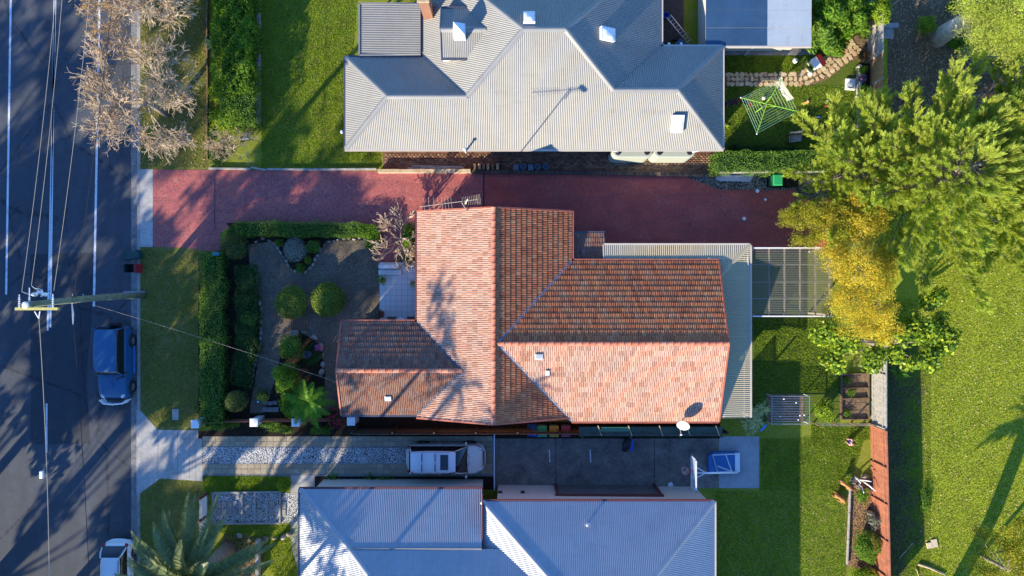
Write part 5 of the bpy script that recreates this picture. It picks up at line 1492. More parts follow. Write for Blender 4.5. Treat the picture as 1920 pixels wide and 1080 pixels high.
def strap_plant(label, px, py, r, h, leaf, n=40, seed=0, W=.05, name='strap_leaf_plant', z0=0.0, up=(.3, 1.3), cat='plant', group=None, heads=None):
    x, y, _ = P(px, py, z0 + h * .5); t_ = thing(name, label, cat, (x, y, z0), 0, group)
    v, f = blades((x, y, z0 + .02), n, r, W, .12, up, seed)
    np_obj('leaf', v, f, LEAF[leaf], t_)
    return t_

# ---- branches
def grow(pos, d, L, rad, depth, out, rr, spread=.6, ratio=.74, kids=(2, 3), up=.12, wob=.25, tips=None, minr=.006):
    pos = Vector(pos); d = Vector(d).normalized(); pts = [pos.copy()]; rs = [rad]
    n = 3
    for i in range(n):
        d = (d + Vector((rr.uniform(-wob, wob), rr.uniform(-wob, wob), rr.uniform(-wob, wob) * .6 + up))).normalized()
        pos = pos + d * L / n; pts.append(pos.copy()); rs.append(max(minr, rad * (1 - .38 * (i + 1) / n)))
    out.append((pts, rs, depth))
    if depth <= 0:
        if tips is not None: tips.append((pos.copy(), d.copy()))
        return
    for k in range(rr.randint(*kids)):
        a = rr.uniform(0, 2 * PI); o = d.orthogonal().normalized(); o = Matrix.Rotation(a, 3, d) @ o
        nd = (d + o * rr.uniform(spread * .6, spread * 1.3)).normalized()
        at = pts[-1] if k == 0 or rr.random() < .5 else pts[rr.randint(1, 2)]
        grow(at, nd, L * ratio * rr.uniform(.8, 1.15), max(minr, rs[-1] * .78), depth - 1, out, rr, spread, ratio, kids, up, wob, tips, minr)

def branch_mesh(out, depth_from=None):
    mb = MB()
    for pts, rs, dep in out:
        mb.tube(pts, rs, 6 if dep > 2 else 4, caps=False)
    return mb

def bare_tree(label, base, trunk_h, spreadL, seed, depth=6, rad=.2, mat='twig', lean=(0, 0), kids=(2, 3), ratio=.78, spread=.75, leaves=None, up=.05, name='bare_tree', first=4, minr=.008, wob=.25):
    rr = random.Random(seed)
    t_ = thing(name, label, 'tree', base)
    MB().tube([base, (base[0] + lean[0] * .5, base[1] + lean[1] * .5, trunk_h * .5), (base[0] + lean[0], base[1] + lean[1], trunk_h)], [rad * 1.25, rad, rad * .85], 10).build('trunk', M['bark'] if mat == 'twig' else M[mat], t_, smooth=True)
    out = []; tips = []
    top = (base[0] + lean[0], base[1] + lean[1], trunk_h)
    for i in range(first):
        a = 2 * PI * (i + rr.uniform(-.25, .25)) / first
        grow(top, (math.cos(a), math.sin(a), rr.uniform(.35, .9)), spreadL, rad * .62, depth, out, rr, spread, ratio, kids, up, wob, tips, minr)
    branch_mesh(out).build('crown', M[mat], t_, smooth=True)
    if leaves:
        g = np.random.default_rng(seed); sel = [t for t in tips if rr.random() < leaves[1] and (leaves[3] is None or leaves[3](t[0]))]
        if sel:
            p = np.array([t[0] for t in sel]).repeat(leaves[2], 0) + g.normal(size=(len(sel) * leaves[2], 3)) * .07
            v, f = leaf_quads(p, unit(g.normal(size=p.shape) + [0, 0, .6]), .10, .07)
            np_obj('leaf', v, f, LEAF[leaves[0]], t_)
    return t_

# ---- street side
bare_tree('large leafless street tree with pale twigs over the road edge', (-21.7, 10.9, 0), 2.2, 1.2, 21, 6, .17, 'twig', (-.1, .2), (3, 3), .80, .74, up=.03, first=6, minr=.013)
bare_tree('leafless street tree with last rust coloured leaves at the top edge', (-21.6, 16.8, 0), 2.4, 1.2, 33, 6, .18, 'twig', (-.2, .1), (3, 3), .80, .74, leaves=('rust', .4, 2, lambda q: q.x < -21.2), up=.03, first=6, minr=.013)
# frangipani beside the house
bare_tree('leafless frangipani with stubby forked branches beside the tiled house', P(757, 452), .75, .62, 5, 5, .11, 'frangi', (-.05, .05), (2, 3), .84, .75, up=.08, name='frangipani_tree', first=5, minr=.021, wob=.16)

# upper-left planting beside the lawn
hedge('tall dark green leafy hedge along the left of the upper lawn', [(437, -60), (437, 90)], 2.35, 1.9, 'bright', 12000, .2, .07, 41, amp=.16)
hedge('bright lower stretch of the leafy hedge beside the upper lawn', [(437, 95), (438, 165)], 2.3, 1.8, 'bright', 6000, .17, .06, 42, amp=.18)
hedge('clipped dark hedge block behind the lime bush of the upper lawn', [(446, 168), (446, 225)], 2.2, 1.7, 'hedge', 5000, .08, .05, 43, amp=.1)
shrub('lime green bush at the end of the hedge by the garden chair', 432, 222, 36, 1.7, 'lime', 1500, .14, .07, 44, .35)
shrub('pale lime bush caught by the sun on the left of the hedge', 412, 175, 20, 1.9, 'lime', 700, .14, .07, 45, .3)
bt = bare_tree('dry leafless shrub beside the dark garden chair', P(440, 280), .25, .5, 9, 6, .035, 'twig', (0, 0), (2, 3), .78, .7, up=.03, name='bare_shrub', first=6, minr=.006)
bt['category'] = 'shrub'
for i, (x, y) in enumerate(((403, 250), (402, 285), (406, 300), (400, 215))):
    shrub(['dark fern clump beside the lime bush', 'dark green clump left of the dry shrub', 'dark low clump at the driveway edge', 'dark green clump at the foot of the hedge'][i], x, y, 14, .5, 'hedge_dark', 300, .1, .05, 60 + i, .3)
strap_plant('pale spiky plant on the left of the tall hedge', 397, 80, .9, .9, 'spiky', 46, 46, .06, up=(.5, 1.4), z0=1.2)
# front garden
hedge('long clipped front hedge along the street verge', [(397, 480), (397, 640), (397, 800)], 1.45, 1.25, 'hedge', 15000, .075, .05, 51)
hedge('low dark hedge between the front hedge and the gravel', [(458, 505), (463, 560), (462, 640), (452, 718)], 1.35, .8, 'hedge_dark', 8000, .09, .05, 52, amp=.16)
hedge('clipped hedge curving along the red driveway', [(428, 442), (448, 428), (520, 429), (672, 431)], .95, .95, 'hedge', 11000, .06, .04, 53, amp=.09)
hedge('bright sunlit corner of the driveway hedge near the frangipani', [(676, 430), (700, 437), (697, 463)], .85, .95, 'bright', 3800, .075, .05, 54, amp=.09)
shrub('round olive green bush at the corner of the driveway hedge', 441, 462, 26, 1.3, 'olive', 3000, .075, .05, 55, .16)
shrub('left clipped ball shrub in the gravel', 547, 567, 31, 1.35, 'ball', 5200, .085, .06, 56, .14, k=22, inner=.72)
shrub('right clipped ball shrub in the gravel', 615, 562, 33, 1.4, 'ball', 5600, .085, .06, 57, .15, k=20, inner=.72)
shrub('silvery grey shrub in the triangular gravel bed', 553, 468, 24, .8, 'grey', 3200, .08, .025, 58, .2)
shrub('green shrub beside the silvery bush in the triangular bed', 588, 462, 15, .7, 'hedge', 800, .09, .05, 59, .35)
shrub('small yellow flowering plant at the tip of the triangular bed', 578, 488, 9, .45, 'lime', 240, .06, .04, 61, .4)
shrub('low green plant at the left of the triangular bed', 523, 455, 9, .45, 'bright', 220, .08, .05, 62, .4)
shrub('low green groundcover at the lower tip of the triangular bed', 563, 503, 11, .25, 'bright', 320, .06, .04, 63, .3)
shrub('rounded green bush above the round rock bed', 547, 652, 25, 1.5, 'hedge', 1900, .10, .06, 64, .25)
shrub('large bright leafy bush beside the tree fern', 537, 705, 27, 2.3, 'bright', 2300, .11, .07, 65, .35)
shrub('lower leafy bush beside the tree fern', 548, 757, 27, 2.1, 'bright', 2200, .10, .06, 66, .3)
shrub('conical grey green bush at the corner of the front fence', 443, 752, 22, 1.7, 'olive', 2600, .075, .045, 67, .14)
shrub('crimson flowering bush beside the front wing of the house', 632, 782, 22, 1.1, 'hedge_dark', 900, .08, .05, 68, .35)
p, nr = ellipsoid_leaves(P(632, 783, .9), (.75, .75, .35), 130, 3, .4); v, f = leaf_quads(p, nr, .12, .11)
fo = bpy.data.objects['shrub'] if False else None
fl_ = [o for o in COL.objects if o.get('label', '').startswith('crimson')][0]; np_obj('flower', v, f, LEAF['red'], fl_)
for i, (x, y, lab) in enumerate(((500, 795, 'dark ivy clump over the front fence beside the second pillar'), (430, 795, 'green creeper on the front fence near the street'), (530, 805, 'low green creeper at the foot of the front fence'), (600, 806, 'low green creeper below the tree fern'))):
    shrub(lab, x, y, 26, .6, 'hedge', 700, .08, .05, 80 + i, .35, ry=9)
shrub('dark leafy plant in the shaded bed beside the gravel', 468, 598, 16, .8, 'hedge', 500, .12, .08, 85, .35)
shrub('dark bush in the shade near the blue tap', 492, 742, 14, .7, 'hedge_dark', 500, .08, .05, 86, .3)
shrub('pink flowering plant in the round rock bed', 597, 652, 8, .4, 'pink', 120, .09, .08, 87, .4)
shrub('dark planting inside the round rock bed', 583, 668, 24, .3, 'hedge_dark', 900, .08, .05, 88, .3)
shrub('leafy green bed planting between the frangipani and the house wall', 767, 455, 13, .8, 'bright', 1300, .12, .07, 89, .3, ry=38)
# tree fern
def frond(base, a, L, el, sag, leafW, n, seed, wid, taper=1.0, tip_pts=None):
    """one feather frond: midrib points and the leaflets each side"""
    g = np.random.default_rng(seed); mid = []; q_ = np.linspace(0, 1, n)
    d = np.array([math.cos(a) * math.cos(el), math.sin(a) * math.cos(el), math.sin(el)]); s = np.array([-math.sin(a), math.cos(a), 0.0])
    vs = []; fs = []
    roll = g.uniform(-.35, .35)
    for q in q_:
        mid.append(np.array(base) + d * L * q + np.array([0, 0, -sag * q * q]))
    for i in range(1, n - 1):
        q = q_[i]; w = wid * math.sin(PI * min(1, .12 + .88 * q) ** .8) ** .7 * taper + .02
        fwd = (mid[i + 1] - mid[i - 1]); fwd /= np.linalg.norm(fwd); upv = np.cross(s, fwd); upv = upv if upv[2] > 0 else -upv
        for sg in (-1, 1):
            dirn = s * sg * .86 + fwd * .5 + upv * (.28 + sg * roll) + g.normal(size=3) * .05
            dirn /= np.linalg.norm(dirn); tip = mid[i] + dirn * w; hw = fwd * leafW / 2
            b = len(vs); vs += [mid[i] - hw, mid[i] + hw, mid[i] + dirn * w * .6 + hw * .8, tip, ]; fs.append((b, b + 1, b + 3, b + 2) if False else (b, b + 1, b + 2, b + 3))
    return mid, vs, fs

def feather_crown(name, label, cat, base, trunk_h, L, nfr, leaf, wid, leafW, nl, seed, el=(.0, .9), sag=.9, trunk_r=.16, trunkmat='bark', arange=(0, 2 * PI), lean=(0, 0)):
    rr = random.Random(seed); t_ = thing(name, label, cat, base)
    top = (base[0] + lean[0], base[1] + lean[1], trunk_h)
    MB().tube([base, (base[0] + lean[0] * .4, base[1] + lean[1] * .4, trunk_h * .5), top], [trunk_r * 1.25, trunk_r, trunk_r * .95], 12).build('trunk', M[trunkmat], t_, smooth=True)
    for i in range(nfr):
        a = arange[0] + (arange[1] - arange[0]) * (i + rr.uniform(-.3, .3)) / nfr; e = rr.uniform(*el)
        l = L * rr.uniform(.8, 1.08)
        mid, vs, fs = frond(top, a, l, e, sag * l / L * rr.uniform(.7, 1.2), leafW, nl, seed * 100 + i, wid)
        mb = MB(); mb.add(vs, fs); mb.tube(mid, [.028 * (1 - .8 * q / nl) for q in range(nl)], 4, False)
        mb.build('frond', LEAF[leaf], t_)
    return t_
feather_crown('tree_fern', 'bright green tree fern spreading beside the front wing', 'tree fern', P(592, 744), 1.9, 1.75, 15, 'fern', .36, .075, 26, 7, (.15, .6), 1.0, .11)
# canary palm at the bottom edge
feather_crown('date_palm', 'huge feathery date palm at the bottom edge beside the white gate', 'palm', (-17.9, -16.5, 0), 4.8, 4.6, 84, 'palm', .52, .075, 66, 17, (-.1, 1.25), 1.9, .42)

# ---- back yards
hedge('clipped hedge beside the green bin at the end of the driveway', [(1345, 304), (1450, 304), (1540, 301)], 1.3, 1.7, 'hedge', 12000, .07, .045, 91)
hedge('dark strappy border along the edge of the upper back lawn', [(1372, 278), (1500, 284)], .55, .5, 'hedge_dark', 2600, .2, .03, 92, amp=.15)
shrub('dense banana-like green plants behind the flat roofed shed', 1570, 20, 45, 2.2, 'bright', 2400, .42, .11, 93, .6, ry=38)
shrub('dark green bush against the right side of the shed', 1540, 60, 22, 1.8, 'hedge', 1700, .32, .09, 94, .6, ry=45)
shrub('sunny bright bush where the stone path bends', 1560, 88, 26, 1.2, 'bright', 1900, .14, .09, 95, .4, ry=24)
shrub('tall leafy bush between the shed and the grey gate', 1602, 38, 30, 1.8, 'bright', 2200, .28, .09, 97, .6, ry=34)
shrub('lime topped bush at the top edge beside the shed', 1535, 5, 28, 2.0, 'lime', 1500, .2, .08, 98, .45, ry=30)
shrub('bright green bush overhanging the grey gate', 1648, 18, 22, 2.4, 'lime', 1500, .13, .08, 96, .4, ry=32)
for i, (x, y, r) in enumerate(((1556, 30, 1.5), (1580, 8, 1.6), (1594, 40, 1.3))):
    strap_plant(['large strap leaved plant nearest the shed wall', 'large strap leaved plant at the top edge of the yard', 'large strap leaved plant beside the sunny bush'][i], x, y, r, 1.6, 'lime', 34, 100 + i, .13, z0=.8)
shrub('straggly bronze shrub below the grey gate', 1617, 105, 16, .9, 'bronze', 520, .09, .05, 103, .4, ry=14)
shrub('purple flowering plant in the raised bed', 1617, 148, 10, .6, 'purple', 420, .08, .05, 104, .35, z0=.35)
shrub('lime leafy plant above the purple flowers in the raised bed', 1617, 131, 10, .6, 'bright', 360, .1, .07, 105, .35, z0=.35)
shrub('lime leafy plant below the purple flowers in the raised bed', 1618, 178, 13, .7, 'lime', 700, .1, .07, 106, .35, ry=20, z0=.35)
shrub('dark plants at the shaded end of the raised bed', 1620, 215, 11, .6, 'hedge', 500, .1, .06, 107, .4, ry=20, z0=.35)
strap_plant('bright yellow green plant at the eave corner of the upper house', 1362, 238, .35, .4, 'lime', 30, 108, .07)
shrub('low flowering plant beside the doghouse on the upper lawn', 1520, 128, 9, .35, 'bright', 240, .07, .05, 109, .4)
# citrus and yuccas by the small cage
shrub('bright lemon bush right of the slatted aviary', 1546, 770, 24, 1.5, 'lime', 1000, .10, .07, 110, .45)
shrub('dark bush behind the pale yuccas', 1423, 752, 12, .8, 'hedge', 400, .12, .07, 111, .4)
for i, (x, y) in enumerate(((1417, 777), (1436, 769), (1408, 796), (1424, 794), (1412, 809))):
    z0 = (.9, 1.1, .7, 1.0, .5)[i]
    t_ = strap_plant(['pale rosette yucca left of the aviary', 'tallest pale rosette yucca beside the aviary', 'pale rosette yucca nearest the awning', 'pale rosette yucca between the other yuccas', 'lowest pale rosette yucca at the slab corner'][i], x, y, .52, 1.0, 'spiky', 60, 120 + i, .045, 'yucca', z0=z0, up=(.1, 1.35))
    bx, by, _ = t_.location; MB().tube([(bx, by, 0), (bx, by, z0 + .05)], .05, 7).build('trunk', M['bark'], t_)
# lower right garden bed
shrub('dense glossy green bush in the mulch bed by the red fence', 1622, 1023, 28, 1.4, 'bright', 2200, .09, .06, 130, .25, ry=32)
shrub('silvery conifer bush in the mulch bed', 1640, 975, 16, 1.2, 'grey', 1100, .07, .03, 131, .4)
shrub('small green shrub beside the white birdbath stand', 1617, 930, 14, .7, 'bright', 480, .13, .04, 132, .45)
shrub('lime hedge clump at the bottom end of the mulch bed', 1620, 1080, 30, .9, 'lime', 1700, .08, .05, 133, .2, ry=18)
shrub('dark red shrub against the red fence', 1650, 1003, 12, 1.0, 'bronze', 500, .06, .04, 134, .4)
# lower neighbour front
shrub('round lime topiary beside the pebble path', 533, 908, 14, 1.1, 'lime', 1500, .06, .045, 140, .12, inner=.7)
for i, (x, y) in enumerate(((622, 902), (690, 902), (722, 902))):
    strap_plant(['sunlit strap leaved clump beside the lower house', 'middle strap leaved clump beside the lower house', 'strap leaved clump nearest the parked wagon'][i], x, y, .65, .6, 'bright' if i == 0 else 'hedge', 44, 141 + i, .045)
# vegetable bed weeds
for i, (x, y, lab) in enumerate(((1587, 712, 'weeds at the top of the vegetable bed'), (1595, 735, 'weeds in the middle of the vegetable bed'), (1588, 775, 'weeds at the lower end of the vegetable bed'))):
    shrub(lab, x, y, 10, .3, 'bright', 220, .07, .04, 150 + i, .5)

# ---- the big trees on the right
def needle_tuft(p, d, L, n, g, ln=.22, w=.018):
    """a branchlet end clothed with long needles"""
    q = g.uniform(0.05, 1, n) ** .8; a = g.uniform(0, 2 * PI, n)
    d = d / np.linalg.norm(d); o = np.cross(d, [0.3, .5, .8]); o /= np.linalg.norm(o); o2 = np.cross(d, o)
    bend = np.array([0, 0, .16 * L])
    base = p + np.outer(q, d * L) + np.outer(q * q, bend)
    out = np.outer(np.cos(a), o) + np.outer(np.sin(a), o2)
    dirn = unit(out * g.uniform(.45, .8, (n, 1)) + d * 1.0 + np.array([0, 0, .25]))
    l = ln * g.uniform(.7, 1.2, (n, 1)) * (1.05 - .35 * q[:, None])
    s = unit(np.cross(dirn, g.normal(size=(n, 3)))) * w
    tip = base + dirn * l
    v = np.stack([base - s * .5, base + s * .5, tip + s * .45, tip - s * .45], 1).reshape(-1, 3)
    return v

def pine(label, base, trunk_h, H, R0, seed, whorls, leaf='pine', dens=1.0, zlo=3.0, trunk_r=.3, name='pine_tree', tuft_n=34, ln=.24, keep=None, w=.022):
    g = np.random.default_rng(seed); t_ = thing(name, label, 'tree', base)
    MB().tube([base, (base[0], base[1], H * .5), (base[0], base[1], H)], [trunk_r, trunk_r * .7, .06], 10).build('trunk', M['bark'], t_, smooth=True)
    mb = MB(); V = []
    for k in range(whorls):
        q = k / (whorls - 1); z = zlo + (H - zlo - .6) * q; Lb = R0 * (1 - q) ** .75 + .7
        nb = int(7 + 3 * (1 - q)); ph = g.uniform(0, 6)
        for i in range(nb):
            a = ph + 2 * PI * (i + g.uniform(-.25, .25)) / nb; l = Lb * g.uniform(.72, 1.1)
            dr = np.array([math.cos(a), math.sin(a), .18 + .35 * q]); dr /= np.linalg.norm(dr)
            s = np.array([-math.sin(a), math.cos(a), 0])
            b0 = np.array([base[0], base[1], z]); pts = [b0 + dr * l * f + np.array([0, 0, .10 * l * f * f]) for f in (0, .33, .66, 1.0)]
            if keep and not keep(pts[2]): continue
            mb.tube(pts, [.06 * (1 - q * .5), .04, .022, .01], 5, False)
            n = max(4, int(l * 3.6 * dens))
            for j in range(n):
                f = .25 + .75 * (j + g.uniform(0, 1)) / n; sg = 1 if j % 2 else -1
                o = b0 + dr * l * f + np.array([0, 0, .10 * l * f * f])
                sl = (.55 + .75 * (1 - f)) * g.uniform(.7, 1.25)
                dd = dr * g.uniform(.5, .9) + s * sg * g.uniform(.3, .95) * (1.05 - .5 * f) + np.array([0, 0, g.uniform(.05, .65)])
                dd /= np.linalg.norm(dd); e = o + dd * sl
                mb.tube([o, o + dd * sl * .6], [.016, .008], 3, False)
                V.append(needle_tuft(o + dd * sl * .25, dd, sl * .95, tuft_n, g, ln, w))
            V.append(needle_tuft(pts[3] - dr * .3, dr + np.array([0, 0, .3]), .7, tuft_n, g, ln, w))
    v = np.concatenate(V); np_obj('crown', v, np.arange(len(v)).reshape(-1, 4), LEAF[leaf], t_)
    mb.build('branch', M['bark'], t_)
    return t_
pine('large green pine spreading over the back fence beside the lattice', (23.9, 6.3, 0), 3, 8.2, 6.3, 301, 9, zlo=3.0, dens=1.9, tuft_n=80, w=.022, ln=.30)
pine('tall green pine at the right edge of the park', (30.2, 7.0, 0), 4, 11.0, 6.6, 302, 10, zlo=3.6, dens=1.8, tuft_n=76, w=.023, ln=.30)
pine('green pine filling the top right of the park', (33.2, 12.5, 0), 4, 9.5, 5.2, 304, 8, zlo=3.4, dens=1.5, tuft_n=70, w=.023, ln=.30)
pine('young green pine reaching over the hedge at the end of the driveway', (20.2, 6.9, 0), 2, 5.4, 3.6, 303, 6, zlo=2.2, dens=1.8, tuft_n=76, w=.022, ln=.28, trunk_r=.14)

def leafy_tree(label, base, trunk_h, blobs, leaf, n, L, W, seed, trunk_r=.2, name='tree', lean=(0, 0), clump=None, jit=.8, flat=.3, mat='bark'):
    """trunk, limbs to each clump and leaves spread through the clumps"""
    g = np.random.default_rng(seed); t_ = thing(name, label, 'tree', base)
    top = Vector((base[0] + lean[0], base[1] + lean[1], trunk_h))
    MB().tube([base, (base[0] + lean[0] * .5, base[1] + lean[1] * .5, trunk_h * .55), top], [trunk_r * 1.2, trunk_r, trunk_r * .8], 10).build('trunk', M[mat], t_, smooth=True)
    mb = MB(); parts = []; tot = sum(b[3] * b[4] for b in blobs)
    for i, (x, y, z, rx, ry, rz_) in enumerate(blobs):
        c = Vector((x, y, z)); mb.tube([top, top.lerp(c, .5) + Vector((0, 0, -.2)), c], [trunk_r * .45, trunk_r * .22, .02], 6, False)
        m = int(n * rx * ry / tot)
        # sub-clumps inside the clump
        ks = max(5, int(m / 90)); d = unit(g.normal(size=(ks, 3))); d[:, 2] = np.abs(d[:, 2]) * .9 - .15
        cen = np.array([x, y, z]) + d * np.array([rx, ry, rz_]) * g.uniform(.45, 1.0, (ks, 1))
        for q in cen[::2]: mb.tube([c, c.lerp(Vector(q), .85)], [.018, .006], 4, False)
        sr = clump or .36
        idx = g.integers(0, ks, m); off = g.normal(size=(m, 3)); off = unit(off) * (g.uniform(0, 1, (m, 1)) ** .5) * sr * np.array([1, 1, .75])
        p = cen[idx] + off
        parts.append(leaf_quads(p, unit(off / sr + g.normal(size=(m, 3)) * jit + np.array([0, 0, flat])), L, W, g))
    v, f = cat_vf(*parts); np_obj('crown', v, f, LEAF[leaf], t_); mb.build('branch', M['bark'], t_)
    return t_
def bl(px, py, z, rx, ry, rz_):
    x, y, _ = P(px, py, z); k = GS * (1 - z / CAM_H); return (x, y, z, rx * k, ry * k, rz_)
leafy_tree('golden leaved tree beside the pergola', P(1600, 520), 2.2, [bl(1585, 420, 4.6, 36, 34, .9), bl(1622, 430, 5.0, 34, 36, .9), bl(1570, 490, 4.8, 34, 38, .9), bl(1620, 505, 5.4, 44, 44, 1.0), bl(1590, 560, 4.8, 44, 40, .9), bl(1645, 570, 5.0, 40, 42, .9), bl(1610, 610, 4.5, 42, 26, .8), bl(1655, 620, 4.4, 34, 26, .8), bl(1560, 455, 4.6, 30, 30, .8), bl(1655, 500, 4.8, 30, 40, .8), bl(1600, 390, 4.6, 30, 26, .8), bl(1640, 400, 4.8, 30, 26, .8)], 'gold', 46000, .11, .035, 310, .2, 'golden_tree', clump=.42)
leafy_tree('yellow green bushy tree over the end of the red driveway', P(1530, 440), 1.8, [bl(1500, 405, 3.6, 34, 28, .8), bl(1530, 400, 4.0, 32, 30, .8), bl(1512, 445, 3.6, 28, 26, .7), bl(1548, 425, 3.8, 30, 30, .8), bl(1570, 395, 4.2, 30, 26, .8), bl(1575, 440, 4.8, 26, 26, .8), bl(1480, 412, 3.4, 18, 20, .6)], 'yellowgreen', 20000, .10, .035, 311, .13, 'yellow_green_tree', clump=.36)
leafy_tree('broad leaved glossy tree below the golden tree', P(1630, 640), 1.8, [bl(1545, 625, 3.2, 26, 22, .6), bl(1590, 640, 3.5, 32, 26, .7), bl(1570, 672, 3.2, 28, 20, .6), bl(1625, 665, 3.6, 34, 30, .7), bl(1675, 640, 3.8, 36, 34, .8), bl(1725, 620, 3.8, 36, 34, .8), bl(1765, 640, 3.6, 30, 30, .7), bl(1720, 675, 3.5, 36, 24, .7), bl(1770, 610, 3.6, 26, 22, .6), bl(1745, 560, 3.6, 26, 22, .6)], 'magnolia', 8000, .24, .15, 312, .2, 'broad_leaf_tree', clump=.5, flat=.9)
M['gum_bark'] = mat_plain('pale_gum_bark', (0.52, 0.42, 0.31), .85, 0, .4, 3, .5, 20)
leafy_tree('pale trunked gum tree at the top right corner', P(1757, 72), 3.2, [bl(1850, 40, 7.2, 60, 46, 1.1), bl(1905, 20, 7.6, 60, 50, 1.2), bl(1900, 90, 7.0, 54, 36, 1.0), bl(1840, 0, 7.4, 50, 40, 1.0), bl(1830, 95, 6.4, 30, 20, .6), bl(1960, 60, 8, 60, 60, 1.2)], 'pine', 40000, .12, .03, 313, .5, 'gum_tree', lean=(-.2, .0), clump=.5, mat='gum_bark')
shrub('bright spiky clump beside the gum tree trunk', 1738, 48, 20, 1.2, 'lime', 900, .22, .04, 314, .45)
shrub('small bright bush above the gum tree trunk', 1783, 14, 12, 1.0, 'lime', 500, .12, .05, 315, .4)
shrub('green undergrowth below the gum tree trunk', 1790, 82, 24, .9, 'bright', 800, .14, .05, 316, .45, ry=14)
shrub('low green weeds along the shaded side of the red fence', 1735, 935, 12, .3, 'bright', 500, .07, .05, 317, .5, ry=34)
strap_plant('small palm-like plant at the foot of the broad leaved tree', 1690, 700, .9, 1.0, 'fern', 26, 318, .07, z0=.6)
# tree at the lower right corner
leafy_tree('sparse grey branched tree at the lower right corner', P(1838, 1040), 2.4, [bl(1870, 1035, 3.6, 48, 30, .7), bl(1905, 1000, 4.0, 50, 36, .8), bl(1900, 1065, 4.2, 60, 36, .8), bl(1845, 1070, 3.6, 34, 24, .6), bl(1830, 1000, 3.2, 30, 18, .5), bl(1940, 1060, 4.6, 50, 60, .9)], 'yellowgreen', 11000, .12, .05, 320, .12, 'grey_tree', clump=.45)
bare_tree('dead silvery branches beneath the tall pine at the right edge', P(1860, 150), .3, .9, 14, 4, .06, 'twig', (0, 0), (2, 3), .8, .9, up=-.02, name='fallen_branch', first=5, minr=.012)['category'] = 'branches'
# tall slim palm just below the frame, whose shadow falls over the park lawn
feather_crown('slim_palm', 'slim tall palm standing just below the lower right corner', 'palm', (27.5, -19.6, 0), 5.0, 2.0, 22, 'palm', .4, .09, 30, 23, (-.3, .9), .9, .34, lean=(-3.3, 1.3))

# ---- street trees across the road and below the frame: out of the picture, their long shadows are in it
def shade_tree(label, x, y, H, r, seed, n=2600, trunk=.3, zlo=.27):
    g = random.Random(seed); bl_ = []
    for i in range(13):
        q = g.uniform(zlo, 1.0); a = g.uniform(0, 6.28); rr_ = r * (1.15 - .75 * abs(q - .55) * 1.3) * g.uniform(.25, .75)
        bl_.append((x + math.cos(a) * rr_, y + math.sin(a) * rr_, H * q, r * g.uniform(.3, .48), r * g.uniform(.3, .48), r * g.uniform(.24, .4)))
    leafy_tree(label, (x, y, -.1), H * .42, bl_, 'shade_tree', n, .5, .3, seed, trunk, 'street_tree', clump=r * .2)
SHADE = [(8.8, -38, 14, 3.9, 2800), (13, -38.5, 15, 4.0, 3000), (17.2, -38, 14, 4.0, 2800), (21.4, -39, 15, 4.0, 2800), (25.6, -38, 14, 4.0, 2800), (30, -39, 15, 4.2, 2800), (35, -38, 14, 4.2, 2600), (40, -38, 14, 4.2, 2600), (3.4, -39, 17, 3.4, 1000), (-1.5, -44, 14, 3.6, 900), (-8, -45, 14, 3.8, 1000), (-14.5, -44, 14, 3.6, 800), (7, -56, 18, 4.4, 2200), (12.5, -55, 18, 4.4, 2600), (18, -56, 18, 4.4, 2600), (23.5, -55, 18, 4.4, 2600), (29, -56, 18, 4.4, 2600), (34.5, -55, 18, 4.4, 2600), (40, -56, 18, 4.4, 2600)]
ORD = ['nearest the lower left corner', 'second', 'third', 'fourth', 'fifth', 'sixth', 'seventh', 'furthest up the road', 'thin crowned, below the lower left corner', 'thin crowned, first below the pale roofed house', 'thin crowned, second below the pale roofed house', 'thin crowned, third below the pale roofed house', 'first of the far row', 'second of the far row', 'third of the far row', 'fourth of the far row', 'fifth of the far row', 'sixth of the far row', 'last of the far row']
for i, (n_, t_, h, r, cnt) in enumerate(SHADE):
    shade_tree('street tree outside the picture across the road, ' + ORD[i], .65 * t_ - .76 * n_, .76 * t_ + .65 * n_, h, r, 400 + i, cnt, .3, .48 if i < 2 else .27)
for k_, (x, y, h) in enumerate(((-18.2, -19.9, 12.0), (-17.0, -22.0, 12.3), (-12.9, -21.9, 12.0))):
    feather_crown('slim_palm', 'slim tall palm below the picture, ' + ['nearest the date palm', 'behind the date palm', 'beside the pale roofed house'][k_], 'palm', (x, y, 0), h, 2.0, 13, 'palm', .34, .05, 30, 24 + k_, (-.4, .9), 1.1, .12)

# ---- grass blades
def grass(name, label, polys, n, leaf, h=.07, seed=0, z=0.0):
    g = np.random.default_rng(seed); pts = []
    for poly, share in polys:
        q = np.array([P(x, y)[:2] for x, y in poly]); lo, hi = q.min(0), q.max(0); m = int(n * share); got = 0
        while got < m:
            c = g.uniform(lo, hi, (m * 2, 2)); ins = np.zeros(len(c), bool); j = len(q) - 1
            for i in range(len(q)):
                xi, yi = q[i]; xj, yj = q[j]
                cond = ((yi > c[:, 1]) != (yj > c[:, 1])) & (c[:, 0] < (xj - xi) * (c[:, 1] - yi) / (yj - yi + 1e-12) + xi)
                ins ^= cond; j = i
            c = c[ins][:m - got]; pts.append(c); got += len(c)
    c = np.concatenate(pts); n = len(c)
    a = g.uniform(0, 2 * PI, n); ln = g.uniform(.5, 1.4, n) * h; w = .012 + .02 * g.uniform(0, 1, n)
    s = np.stack([np.cos(a) * w, np.sin(a) * w, np.zeros(n)], 1); b = np.column_stack([c, np.full(n, z)])
    t_ = b + np.stack([g.normal(size=n) * h * .6, g.normal(size=n) * h * .6, ln], 1)
    v = np.stack([b - s, b + s, t_], 1).reshape(-1, 3)
    o = np_obj(name, v, np.arange(3 * n).reshape(-1, 3), LEAF[leaf]); tag(o, label, 'grass', None, 'stuff'); return o
